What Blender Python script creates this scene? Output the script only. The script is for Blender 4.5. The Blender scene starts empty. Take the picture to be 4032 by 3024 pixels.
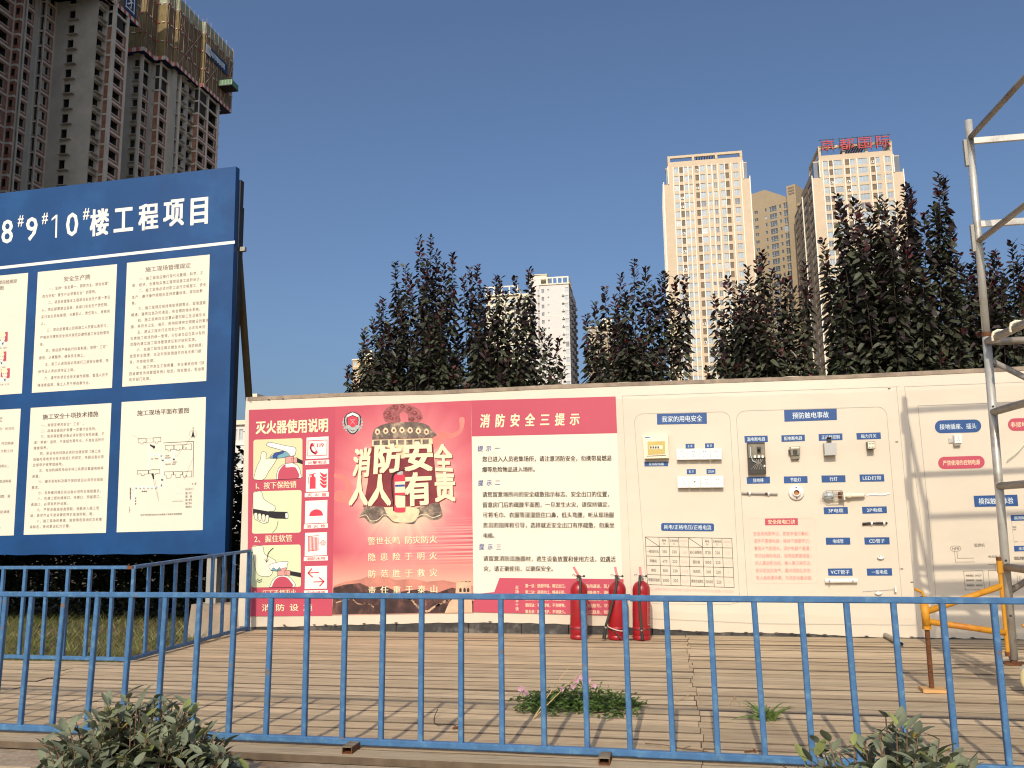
import bpy, math, random
import numpy as np
from mathutils import Vector, Matrix
R_ = math.radians
scene = bpy.context.scene
COL = scene.collection
random.seed(7)
rng = np.random.default_rng(7)

# ---------------------------------------------------------------- camera
CAMH = 0.95                                   # metres above the deck
F_PX, CX, CY = 3340.0, 2016.0, 1512.0         # focal length and centre for a frame 4032 wide
_up = Vector((-296, -21012, F_PX)).normalized()
_X = Vector((16300, -760, -F_PX)); _X = (_X - _up * _X.dot(_up)).normalized()
_Y = _up.cross(_X)
ROT = Matrix((_X, _Y, _up))                   # camera axes (right, down, forward) -> world
cam_d = bpy.data.cameras.new('camera')
cam = bpy.data.objects.new('camera', cam_d); COL.objects.link(cam)
_r, _d, _f = ROT @ Vector((1, 0, 0)), ROT @ Vector((0, 1, 0)), ROT @ Vector((0, 0, 1))
_m = Matrix((_r, -_d, -_f)).transposed().to_4x4(); _m.translation = (0, 0, CAMH)
cam.matrix_world = _m
cam_d.sensor_width = 36.0; cam_d.lens = 36.0 * F_PX / 4032.0
cam_d.clip_start = 0.05; cam_d.clip_end = 9000
scene.camera = cam

# ---------------------------------------------------------------- light
SUN_EL, SUN_AZ = 33.8, 0.0                    # the sun stands behind the camera
world = bpy.data.worlds.new('World'); scene.world = world; world.use_nodes = True
_nt = world.node_tree; _nt.nodes.clear()
_o = _nt.nodes.new('ShaderNodeOutputWorld'); _b = _nt.nodes.new('ShaderNodeBackground')
_s = _nt.nodes.new('ShaderNodeTexSky'); _s.sky_type = 'NISHITA'; _s.sun_disc = False
_s.sun_elevation = R_(SUN_EL); _s.sun_rotation = R_(180.0)
_s.air_density = 1.0; _s.dust_density = 6.5; _s.ozone_density = 5.0; _s.altitude = 400
_b.inputs['Strength'].default_value = 0.132
_nt.links.new(_s.outputs[0], _b.inputs[0]); _nt.links.new(_b.outputs[0], _o.inputs[0])
sun_d = bpy.data.lights.new('sun', 'SUN'); sun_d.energy = 3.25; sun_d.angle = R_(0.55); sun_d.color = (1.0, 0.87, 0.69)
sun = bpy.data.objects.new('sun', sun_d); COL.objects.link(sun)
SUN_DIR = Vector((0.0, math.cos(R_(SUN_EL)), -math.sin(R_(SUN_EL))))
sun.rotation_euler = SUN_DIR.to_track_quat('-Z', 'Y').to_euler(); sun.location = (0, -20, 30)
vs = scene.view_settings
vs.view_transform = 'Standard'; vs.look = 'None'; vs.exposure = 0.0; vs.gamma = 1.0; vs.use_curve_mapping = False
scene.render.engine = 'CYCLES'
scene.cycles.max_bounces = 6; scene.cycles.diffuse_bounces = 3; scene.cycles.glossy_bounces = 3
scene.cycles.transparent_max_bounces = 8
scene.cycles.use_denoising = True
scene.cycles.pixel_filter_type = 'BLACKMAN_HARRIS'; scene.cycles.filter_width = 1.15

# ---------------------------------------------------------------- measuring helpers
def ray(px, py): return ROT @ Vector((px - CX, py - CY, F_PX))
def onz(px, py, z=0.0):
    d = ray(px, py); p = d * ((z - CAMH) / d.z); p.z += CAMH; return p
def ony(px, py, y):
    d = ray(px, py); p = d * (y / d.y); p.z += CAMH; return p
def onvert(px, py, P, U):                     # ray meets the vertical plane through P along U
    n = Vector((U.y, -U.x, 0)); d = ray(px, py); p = d * (n.dot(Vector((P.x, P.y, 0))) / n.dot(d)); p.z += CAMH; return p
def atdist(px, py, D):
    d = ray(px, py); p = d * (D / math.hypot(d.x, d.y)); p.z += CAMH; return p

# ---------------------------------------------------------------- materials
MATS = {}
def _node(nt, t, **kw):
    n = nt.nodes.new(t)
    for k, v in kw.items(): setattr(n, k, v)
    return n
def mat(name, col, rough=0.7, var=0.0, scale=6.0, bump=0.0, bscale=40.0, metal=0.0, spec=0.35, stretch=None, col2=None, blotch=None, trans=0.0, attr=False, rust=0.0):
    """noise-mottled surface: var = lightness spread, col2 = second tone with mask size `blotch`"""
    m = bpy.data.materials.new(name); m.use_nodes = True; nt = m.node_tree; MATS[name] = m
    p = nt.nodes['Principled BSDF']; L = nt.links.new
    p.inputs['Roughness'].default_value = rough; p.inputs['Metallic'].default_value = metal
    p.inputs['Specular IOR Level'].default_value = spec
    tc = _node(nt, 'ShaderNodeTexCoord'); geo = _node(nt, 'ShaderNodeNewGeometry')
    mp = _node(nt, 'ShaderNodeMapping'); L(geo.outputs['Position'], mp.inputs[0])
    if stretch: mp.inputs['Scale'].default_value = stretch
    src = None
    if attr:
        a = _node(nt, 'ShaderNodeAttribute', attribute_name='tint'); src = a.outputs['Color']
    else:
        rgb = _node(nt, 'ShaderNodeRGB'); rgb.outputs[0].default_value = (*col, 1); src = rgb.outputs[0]
    if col2:
        n2 = _node(nt, 'ShaderNodeTexNoise'); n2.inputs['Scale'].default_value = blotch or 3.0
        n2.inputs['Detail'].default_value = 6; n2.inputs['Roughness'].default_value = 0.65; L(mp.outputs[0], n2.inputs['Vector'])
        cr = _node(nt, 'ShaderNodeValToRGB'); cr.color_ramp.elements[0].position = 0.50; cr.color_ramp.elements[1].position = 0.70
        L(n2.outputs['Fac'], cr.inputs[0])
        mx = _node(nt, 'ShaderNodeMix', data_type='RGBA'); L(cr.outputs[0], mx.inputs['Factor'])
        L(src, mx.inputs[6]); mx.inputs[7].default_value = (*col2, 1); src = mx.outputs[2]
    if rust:                                   # small flaked spots down to primer and rust
        n3 = _node(nt, 'ShaderNodeTexNoise'); n3.inputs['Scale'].default_value = 16; n3.inputs['Detail'].default_value = 7; n3.inputs['Roughness'].default_value = 0.7; L(mp.outputs[0], n3.inputs['Vector'])
        c3_ = _node(nt, 'ShaderNodeValToRGB'); c3_.color_ramp.elements[0].position = rust; c3_.color_ramp.elements[1].position = rust + 0.035; L(n3.outputs['Fac'], c3_.inputs[0])
        m3 = _node(nt, 'ShaderNodeMix', data_type='RGBA'); L(c3_.outputs[0], m3.inputs['Factor']); L(src, m3.inputs[6]); m3.inputs[7].default_value = (0.17, 0.115, 0.075, 1); src = m3.outputs[2]
    if var:
        n1 = _node(nt, 'ShaderNodeTexNoise'); n1.inputs['Scale'].default_value = scale; n1.inputs['Detail'].default_value = 8
        n1.inputs['Roughness'].default_value = 0.6; L(mp.outputs[0], n1.inputs['Vector'])
        mr = _node(nt, 'ShaderNodeMapRange'); mr.inputs[1].default_value = 0.25; mr.inputs[2].default_value = 0.75
        mr.inputs[3].default_value = 1 - var; mr.inputs[4].default_value = 1 + var; L(n1.outputs['Fac'], mr.inputs[0])
        ml = _node(nt, 'ShaderNodeMix', data_type='RGBA', blend_type='MULTIPLY'); ml.inputs['Factor'].default_value = 1
        L(src, ml.inputs[6]); L(mr.outputs[0], ml.inputs[7]); src = ml.outputs[2]
    L(src, p.inputs['Base Color'])
    if bump:
        nb = _node(nt, 'ShaderNodeTexNoise'); nb.inputs['Scale'].default_value = bscale; nb.inputs['Detail'].default_value = 5
        L(mp.outputs[0], nb.inputs['Vector'])
        bp = _node(nt, 'ShaderNodeBump'); bp.inputs['Strength'].default_value = bump; bp.inputs['Distance'].default_value = 0.02
        L(nb.outputs['Fac'], bp.inputs['Height']); L(bp.outputs[0], p.inputs['Normal'])
    if trans:
        tr = _node(nt, 'ShaderNodeBsdfTranslucent'); L(src, tr.inputs[0])
        ms = _node(nt, 'ShaderNodeMixShader'); ms.inputs[0].default_value = trans
        out = nt.nodes['Material Output']; L(p.outputs[0], ms.inputs[1]); L(tr.outputs[0], ms.inputs[2]); L(ms.outputs[0], out.inputs[0])
    return m

mat('deck_wood', (0.36, 0.27, 0.185), 0.85, 0.30, 5.0, 0.35, 30, stretch=(1.0, 16, 14), attr=True, col2=(0.27, 0.205, 0.135), blotch=2.0)
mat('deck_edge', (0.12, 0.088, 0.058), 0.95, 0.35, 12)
mat('deck_under', (0.05, 0.04, 0.03), 0.9, 0.3)
mat('kerb', (0.36, 0.29, 0.21), 0.9, 0.3, 4, 0.4, 25, col2=(0.22, 0.13, 0.07), blotch=3)
mat('soil', (0.12, 0.09, 0.06), 0.95, 0.4, 3, 0.6, 12, col2=(0.10, 0.11, 0.045), blotch=1.2)
mat('grass', (0.13, 0.15, 0.04), 0.7, 0.4, 2.0, attr=True, trans=0.25)
mat('vinyl', (0.63, 0.56, 0.45), 0.42, 0.06, 1.6, 0.28, 1.8, spec=0.3, stretch=(1, 1, 1.6))
mat('sheet_white', (0.735, 0.675, 0.555), 0.5, 0.03, 2.0, 0.06, 3)
mat('skirting', (0.045, 0.042, 0.04), 0.7, 0.5, 12, 0.4, 20, col2=(0.16, 0.14, 0.12), blotch=7)
mat('batten', (0.30, 0.24, 0.18), 0.85, 0.4, 8, col2=(0.14, 0.11, 0.09), blotch=3)
mat('board_blue', (0.008, 0.056, 0.178), 0.42, 0.18, 1.6, 0.30, 2.4, spec=0.35, col2=(0.013, 0.080, 0.225), blotch=1.3)
mat('steel_dark', (0.03, 0.031, 0.033), 0.6, 0.3, 8)
mat('steel_grey', (0.34, 0.33, 0.29), 0.6, 0.15, 8)
mat('brace_brown', (0.13, 0.085, 0.03), 0.75, 0.3, 6)
mat('concrete_footing', (0.30, 0.25, 0.19), 0.9, 0.22, 5, 0.5, 18, col2=(0.36, 0.26, 0.18), blotch=3)
mat('rail_blue', (0.050, 0.140, 0.290), 0.55, 0.20, 14, 0.12, 40, spec=0.35, col2=(0.095, 0.215, 0.345), blotch=26, rust=0.635)
mat('rail_worn', (0.20, 0.17, 0.12), 0.8, 0.4, 30, 0.4, 60, col2=(0.13, 0.06, 0.03), blotch=25)
mat('rust', (0.14, 0.055, 0.022), 0.9, 0.35, 20, 0.5, 60)
mat('black_hole', (0.008, 0.008, 0.008), 0.95)
# print inks
mat('ink_dark', (0.055, 0.045, 0.035), 0.6)
mat('ink_grey', (0.19, 0.17, 0.145), 0.6)
mat('ink_line', (0.36, 0.34, 0.30), 0.6)
mat('ink_blue', (0.028, 0.07, 0.28), 0.5)
mat('label_blue', (0.020, 0.075, 0.235), 0.42, 0.10, 7, spec=0.4)
mat('ink_white', (0.80, 0.77, 0.70), 0.5)
mat('ink_pale', (0.62, 0.70, 0.72), 0.5)
mat('ink_rose', (0.72, 0.30, 0.27), 0.6)
mat('ink_rose_pale', (0.76, 0.50, 0.43), 0.6)
mat('print_red', (0.465, 0.072, 0.112), 0.45, 0.06, 2.0, 0.08, 2.5, spec=0.3)
mat('print_red_deep', (0.60, 0.05, 0.085), 0.45, 0.06, 2.0, spec=0.3)
mat('ink_cream', (0.82, 0.70, 0.46), 0.5)
mat('ink_cream_deep', (0.30, 0.05, 0.05), 0.5)
mat('print_tan', (0.62, 0.60, 0.36), 0.5, 0.05, 2)
mat('print_green', (0.60, 0.66, 0.42), 0.5, 0.05, 2)
mat('print_skin', (0.80, 0.74, 0.56), 0.5)
mat('print_teal', (0.16, 0.34, 0.42), 0.5)
mat('print_black', (0.018, 0.016, 0.018), 0.5)
mat('print_maroon', (0.20, 0.028, 0.035), 0.55, 0.35, 9)
mat('print_loop', (0.34, 0.10, 0.10), 0.55, 0.5, 26, col2=(0.12, 0.03, 0.035), blotch=22)
mat('print_bell', (0.13, 0.095, 0.078), 0.55, 0.5, 20, col2=(0.52, 0.41, 0.28), blotch=9)
mat('print_bell_light', (0.72, 0.59, 0.36), 0.55, 0.22, 16, col2=(0.50, 0.38, 0.24), blotch=14)
mat('print_hills', (0.05, 0.024, 0.022), 0.6, 0.6, 12, col2=(0.20, 0.09, 0.07), blotch=9)
mat('print_hills_far', (0.50, 0.20, 0.15), 0.6, 0.25, 8)
mat('print_stone', (0.62, 0.40, 0.26), 0.6, 0.25, 14)
mat('print_pale_blue', (0.60, 0.68, 0.66), 0.5)
mat('print_silver', (0.40, 0.42, 0.40), 0.5, 0.3, 30)
mat('print_ribbon', (0.72, 0.20, 0.17), 0.5, 0.22, 4)
# fittings
mat('plastic_white', (0.80, 0.78, 0.72), 0.35, 0.02, 5)
mat('plastic_ivory', (0.74, 0.68, 0.52), 0.4, 0.05, 9)
mat('plastic_grey', (0.44, 0.44, 0.42), 0.45, 0.05, 9)
mat('plastic_dark', (0.045, 0.042, 0.038), 0.35, 0.2, 12)
mat('window_amber', (0.52, 0.40, 0.12), 0.15, 0.15, 12, spec=0.6)
mat('copper', (0.45, 0.20, 0.09), 0.4, 0.1, metal=0.8)
mat('cable_black', (0.025, 0.024, 0.022), 0.5, 0.15)
mat('smoke_clear', (0.20, 0.18, 0.13), 0.2, 0.35, 40, spec=0.6)
mat('ext_red', (0.31, 0.009, 0.016), 0.36, 0.14, 14, spec=0.5, col2=(0.27, 0.022, 0.024), blotch=9)
mat('ext_lever', (0.62, 0.05, 0.06), 0.4, 0.06, 8)
mat('hose_black', (0.045, 0.042, 0.034), 0.55, 0.15, 20)
mat('chrome', (0.55, 0.54, 0.50), 0.3, 0.1, metal=0.9)
mat('galv', (0.52, 0.51, 0.46), 0.40, 0.12, 9, 0.0, 40, metal=0.35, spec=0.5, col2=(0.28, 0.24, 0.19), blotch=5)
mat('galv_dull', (0.36, 0.33, 0.28), 0.55, 0.12, 9, 0.0, 40, metal=0.25, col2=(0.24, 0.19, 0.14), blotch=5)
mat('yellow_paint', (0.56, 0.26, 0.022), 0.5, 0.14, 9, 0.15, 40, col2=(0.40, 0.13, 0.02), blotch=7)
mat('wheel_cream', (0.66, 0.58, 0.32), 0.5, 0.12, 9)
mat('plate_pine', (0.52, 0.30, 0.12), 0.7, 0.2, 9)
# buildings
mat('conc_raw', (0.44, 0.41, 0.345), 0.9, 0.16, 0.25, 0.2, 2, col2=(0.36, 0.335, 0.285), blotch=0.12)
mat('conc_pale', (0.58, 0.53, 0.44), 0.9, 0.14, 0.4)
mat('conc_in_shade', (0.045, 0.04, 0.036), 0.95, 0.2, 0.5)  # raw concrete interiors, their unlit darkness put into the colour
mat('brick', (0.30, 0.14, 0.095), 0.9, 0.32, 1.4, col2=(0.34, 0.20, 0.13), blotch=0.35)
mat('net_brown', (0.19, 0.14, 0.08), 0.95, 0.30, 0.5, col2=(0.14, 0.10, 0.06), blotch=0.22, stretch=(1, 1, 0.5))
mat('net_sunlit', (0.215, 0.165, 0.075), 0.95, 0.25, 0.7)  # the brown net again, with a sunlit tint put into its colour
mat('net_pale', (0.30, 0.33, 0.24), 0.95, 0.25, 0.7)
mat('banner_blue', (0.020, 0.048, 0.13), 0.7, 0.1)
mat('board_navy', (0.012, 0.022, 0.075), 0.8, 0.1)
mat('pole_bare', (0.42, 0.30, 0.22), 0.7, 0.2, 1)
mat('stripe_red', (0.50, 0.11, 0.08), 0.7); mat('stripe_white', (0.66, 0.60, 0.52), 0.7)
mat('plat_green', (0.10, 0.26, 0.15), 0.7, 0.2, 1)
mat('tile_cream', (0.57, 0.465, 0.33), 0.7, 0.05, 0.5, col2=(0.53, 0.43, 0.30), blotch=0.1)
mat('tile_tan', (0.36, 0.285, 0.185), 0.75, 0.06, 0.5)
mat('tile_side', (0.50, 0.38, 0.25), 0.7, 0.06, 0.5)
mat('rib_white', (0.80, 0.76, 0.66), 0.6)
mat('louver', (0.19, 0.145, 0.105), 0.8, 0.25, 3)
mat('plaster_white', (0.66, 0.63, 0.60), 0.75, 0.04, 0.4)
mat('plaster_cream', (0.72, 0.66, 0.50), 0.75, 0.04, 0.4)
mat('plaster_orange', (0.60, 0.42, 0.22), 0.75, 0.05, 0.4)
mat('win_frame', (0.62, 0.60, 0.55), 0.5)
def glassmat(name, col, rough, spec):
    m = mat(name, col, rough, 0.35, 0.18, spec=spec); return m
glassmat('pane_blue', (0.27, 0.34, 0.39), 0.08, 0.9)
glassmat('pane_dark', (0.10, 0.12, 0.135), 0.08, 0.8)
glassmat('pane_pale', (0.40, 0.46, 0.48), 0.15, 0.8)
mat('letter_red', (0.42, 0.035, 0.045), 0.5)
# plants
mat('leaf_plum', (0.028, 0.020, 0.020), 0.48, 0.5, 9, spec=0.30, attr=True, trans=0.10)
mat('leaf_shrub', (0.11, 0.14, 0.075), 0.5, 0.22, 14, spec=0.35, attr=True, trans=0.12)
mat('leaf_hedge', (0.030, 0.042, 0.018), 0.55, 0.4, 6, spec=0.3, attr=True, trans=0.15)
mat('leaf_weed', (0.10, 0.17, 0.035), 0.55, 0.3, 14, attr=True, trans=0.25)
mat('stem_brown', (0.17, 0.105, 0.07), 0.85, 0.3, 20)
mat('stem_plum', (0.045, 0.03, 0.026), 0.8, 0.3, 20)
mat('bark', (0.10, 0.085, 0.07), 0.9, 0.35, 14, 0.5, 30)
mat('straw', (0.50, 0.36, 0.18), 0.8, 0.2, 20)
mat('petal_pink', (0.70, 0.42, 0.52), 0.6, 0.1, 20, trans=0.3)

# bell poster: printed radial glow and motion stripes, laid out in the poster's own uv
def bell_print():
    m = bpy.data.materials.new('print_glow'); MATS['print_glow'] = m; m.use_nodes = True; nt = m.node_tree; L = nt.links.new
    p = nt.nodes['Principled BSDF']; p.inputs['Roughness'].default_value = 0.45; p.inputs['Specular IOR Level'].default_value = 0.3
    uv = _node(nt, 'ShaderNodeUVMap'); uv.uv_map = 'UVMap'
    mp = _node(nt, 'ShaderNodeMapping'); mp.inputs['Location'].default_value = (-0.50 * 1.0, -0.59 * 1.35, 0); mp.inputs['Scale'].default_value = (1.0, 1.35, 1)
    L(uv.outputs[0], mp.inputs[0])
    ln = _node(nt, 'ShaderNodeVectorMath', operation='LENGTH'); L(mp.outputs[0], ln.inputs[0])
    gr = _node(nt, 'ShaderNodeTexGradient', gradient_type='RADIAL'); L(mp.outputs[0], gr.inputs[0])
    sn = _node(nt, 'ShaderNodeTexNoise'); sn.noise_dimensions = '1D'; sn.inputs['Scale'].default_value = 26; L(gr.outputs['Fac'], sn.inputs['W'])
    ad = _node(nt, 'ShaderNodeMath', operation='MULTIPLY_ADD'); L(sn.outputs['Fac'], ad.inputs[0]); ad.inputs[1].default_value = 0.13; L(ln.outputs['Value'], ad.inputs[2])
    cr = _node(nt, 'ShaderNodeValToRGB'); e = cr.color_ramp.elements
    e[0].position = 0.17; e[0].color = (0.80, 0.66, 0.42, 1); e[1].position = 0.68; e[1].color = (0.50, 0.085, 0.12, 1)
    q = e.new(0.31); q.color = (0.76, 0.45, 0.34, 1); q = e.new(0.45); q.color = (0.64, 0.20, 0.21, 1)
    L(ad.outputs[0], cr.inputs[0])
    sx = _node(nt, 'ShaderNodeSeparateXYZ'); L(uv.outputs[0], sx.inputs[0])
    n1 = _node(nt, 'ShaderNodeTexNoise'); n1.noise_dimensions = '1D'; n1.inputs['Scale'].default_value = 95; n1.inputs['Detail'].default_value = 1; L(sx.outputs['Y'], n1.inputs['W'])
    def ramp(src, a, b):
        r = _node(nt, 'ShaderNodeMapRange'); r.inputs[1].default_value = a; r.inputs[2].default_value = b; L(src, r.inputs[0]); return r.outputs[0]
    def mul(a, b):
        r = _node(nt, 'ShaderNodeMath', operation='MULTIPLY'); L(a, r.inputs[0])
        if isinstance(b, float): r.inputs[1].default_value = b
        else: L(b, r.inputs[1])
        return r.outputs[0]
    st = ramp(n1.outputs['Fac'], 0.47, 0.57)
    band = mul(ramp(sx.outputs['Y'], 0.20, 0.27), ramp(sx.outputs['Y'], 0.46, 0.36))
    side = ramp(sx.outputs['X'], 0.45, 0.95)
    k = mul(mul(mul(st, band), side), 0.75)
    mx = _node(nt, 'ShaderNodeMix', data_type='RGBA'); L(k, mx.inputs['Factor']); L(cr.outputs[0], mx.inputs[6]); mx.inputs[7].default_value = (0.80, 0.45, 0.36, 1)
    low = ramp(sx.outputs['Y'], 0.30, 0.16)
    m2 = _node(nt, 'ShaderNodeMix', data_type='RGBA'); L(mul(low, 0.7), m2.inputs['Factor']); L(mx.outputs[2], m2.inputs[6]); m2.inputs[7].default_value = (0.74, 0.45, 0.32, 1)
    L(m2.outputs[2], p.inputs['Base Color'])
bell_print()

# ---------------------------------------------------------------- mesh collector
class MB:
    def __init__(s): s.v = []; s.f = []; s.m = []; s.names = []; s.t = None; s.smooth = False; s.uv = None
    def mi(s, name):
        if name not in s.names: s.names.append(name)
        return s.names.index(name)
    def face(s, pts, m):
        b = len(s.v); s.v.extend([tuple(p) for p in pts]); s.f.append(tuple(range(b, b + len(pts)))); s.m.append(s.mi(m))
    def raw(s, vs_, fs, m):
        b = len(s.v); s.v.extend([tuple(p) for p in vs_]); k = s.mi(m)
        for f in fs: s.f.append(tuple(i + b for i in f)); s.m.append(k)
    def hexa(s, p, m):                         # 8 corners: bottom loop 0-3, top loop 4-7
        s.raw(p, [(0, 3, 2, 1), (4, 5, 6, 7), (0, 1, 5, 4), (1, 2, 6, 5), (2, 3, 7, 6), (3, 0, 4, 7)], m)
    def box(s, x0, x1, y0, y1, z0, z1, m):
        s.hexa([(x0, y0, z0), (x1, y0, z0), (x1, y1, z0), (x0, y1, z0), (x0, y0, z1), (x1, y0, z1), (x1, y1, z1), (x0, y1, z1)], m)
    def obox(s, O, U, N, u0, u1, n0, n1, z0, z1, m):   # box in a facade frame: U along, N outward
        P = lambda u, n, z: (O.x + U.x * u + N.x * n, O.y + U.y * u + N.y * n, z)
        s.hexa([P(u0, n1, z0), P(u1, n1, z0), P(u1, n0, z0), P(u0, n0, z0), P(u0, n1, z1), P(u1, n1, z1), P(u1, n0, z1), P(u0, n0, z1)], m)
    def beam(s, a, b, w, h, m, up=Vector((0, 0, 1)), bev=0.0):
        a, b = Vector(a), Vector(b); d = (b - a).normalized()
        sd = d.cross(up)
        if sd.length < 1e-4: sd = d.cross(Vector((0, 1, 0)))
        sd.normalize(); uu = sd.cross(d).normalized()
        c = bev if bev else 0
        if not c: prof = [(-w/2, -h/2), (w/2, -h/2), (w/2, h/2), (-w/2, h/2)]
        else: prof = [(-w/2 + c, -h/2), (w/2 - c, -h/2), (w/2, -h/2 + c), (w/2, h/2 - c), (w/2 - c, h/2), (-w/2 + c, h/2), (-w/2, h/2 - c), (-w/2, -h/2 + c)]
        n = len(prof)
        vs_ = [a + sd * x + uu * y for x, y in prof] + [b + sd * x + uu * y for x, y in prof]
        s.raw(vs_, [(i, (i + 1) % n, n + (i + 1) % n, n + i) for i in range(n)] + [tuple(reversed(range(n))), tuple(range(n, 2 * n))], m)
    def tube(s, pts, r, m, n=10, caps=True):
        pts = [Vector(p) for p in pts]; rs = r if isinstance(r, (list, tuple)) else [r] * len(pts)
        rings = []; pu = None
        for i, p in enumerate(pts):
            d = (pts[min(i + 1, len(pts) - 1)] - pts[max(i - 1, 0)]).normalized()
            if pu is None: pu = d.orthogonal().normalized()
            u = (pu - d * pu.dot(d)).normalized(); w = d.cross(u); pu = u
            rings.append([p + (u * math.cos(2 * math.pi * k / n) + w * math.sin(2 * math.pi * k / n)) * rs[i] for k in range(n)])
        vs_ = [q for g in rings for q in g]; fs = []
        for i in range(len(pts) - 1):
            for k in range(n): fs.append((i * n + k, i * n + (k + 1) % n, (i + 1) * n + (k + 1) % n, (i + 1) * n + k))
        if caps: fs.append(tuple(reversed(range(n)))); fs.append(tuple(range((len(pts) - 1) * n, len(pts) * n)))
        s.raw(vs_, fs, m)
    def lathe(s, o, prof, m, n=24, ax=Vector((0, 0, 1))):
        o = Vector(o); ax = Vector(ax).normalized(); u = ax.orthogonal().normalized(); w = ax.cross(u); vs_ = []; fs = []
        for r, h in prof:
            for k in range(n):
                a = 2 * math.pi * k / n; vs_.append(o + ax * h + (u * math.cos(a) + w * math.sin(a)) * r)
        for i in range(len(prof) - 1):
            for k in range(n): fs.append((i * n + k, i * n + (k + 1) % n, (i + 1) * n + (k + 1) % n, (i + 1) * n + k))
        s.raw(vs_, fs, m)
    def build(s, name, parent=None, smooth=False, loc=None):
        if not s.v: return None
        me = bpy.data.meshes.new(name)
        off = np.array(loc if loc is not None else (WLOC(parent) if parent else (0, 0, 0)), float)
        co = np.array(s.v, float) - off
        me.from_pydata(co.tolist(), [], s.f)
        for n in s.names: me.materials.append(MATS[n])
        me.polygons.foreach_set('material_index', s.m)
        if smooth: me.polygons.foreach_set('use_smooth', [True] * len(s.f))
        if s.t is not None:
            ca = me.color_attributes.new('tint', 'FLOAT_COLOR', 'CORNER')
            cols = np.repeat(np.array(s.t, float), [len(f) for f in s.f], axis=0)
            ca.data.foreach_set('color', np.c_[cols, np.ones(len(cols))].ravel())
        if s.uv is not None:
            ul = me.uv_layers.new(name='UVMap'); ul.data.foreach_set('uv', np.array(s.uv, float).ravel())
        me.update()
        o = bpy.data.objects.new(name, me); COL.objects.link(o)
        if parent: o.parent = parent
        if loc is not None:
            pl = WLOC(parent) if parent else (0, 0, 0); o.location = [loc[i] - pl[i] for i in range(3)]
        return o
def WLOC(o):
    p = Vector((0, 0, 0))
    while o: p = p + o.location; o = o.parent
    return p
def tag(o, label=None, cat=None, group=None, kind=None):
    if label: o['label'] = label
    if cat: o['category'] = cat
    if group: o['group'] = group
    if kind: o['kind'] = kind
    return o
def thing(name, label, cat, loc=(0, 0, 0), group=None):
    o = bpy.data.objects.new(name, None); COL.objects.link(o); o.location = loc; o.empty_display_size = 0.1
    return tag(o, label, cat, group)
def copy_thing(src, loc, label=None):
    def cp(o, parent):
        c = o.copy(); COL.objects.link(c); c.parent = parent
        for ch in list(o.children): cp(ch, c)
        return c
    r = cp(src, None); r.location = loc
    if label: r['label'] = label
    return r

# ---------------------------------------------------------------- lettering
GL = {}
def glyphs(chars, w):
    """meshes of single characters in em units, straight from the built-in font, w = extra weight"""
    miss = [c for c in dict.fromkeys(chars) if (c, w) not in GL and c not in ' \u3000']
    for c in miss:
        cu = bpy.data.curves.new('glyph', 'FONT'); cu.body = c; cu.size = 1; cu.resolution_u = 2
        o = bpy.data.objects.new('glyph', cu); me = bpy.data.meshes.new_from_object(o)
        n = len(me.vertices); co = np.zeros(n * 3); me.vertices.foreach_get('co', co); co = co.reshape(-1, 3)[:, :2]
        fs = [tuple(p.vertices) for p in me.polygons]
        cjk = ord(c) > 0x2000
        if n == 0: co = np.zeros((0, 2)); adv = 1.0
        elif cjk: adv = 1.0
        else: adv = co[:, 0].max() + 0.06
        GL[(c, w)] = (co, fs, adv)
        bpy.data.objects.remove(o); bpy.data.meshes.remove(me); bpy.data.curves.remove(cu)
    return GL
def adv(c, w):
    if c == '\u3000': return 1.0
    if c == ' ': return 0.5
    return GL[(c, w)][2]
def bil(q, u, v):                              # q: TL TR BR BL in photo pixels
    a = (q[0][0] + (q[1][0] - q[0][0]) * u, q[0][1] + (q[1][1] - q[0][1]) * u)
    b = (q[3][0] + (q[2][0] - q[3][0]) * u, q[3][1] + (q[2][1] - q[3][1]) * u)
    return a[0] + (b[0] - a[0]) * v, a[1] + (b[1] - a[1]) * v
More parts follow.
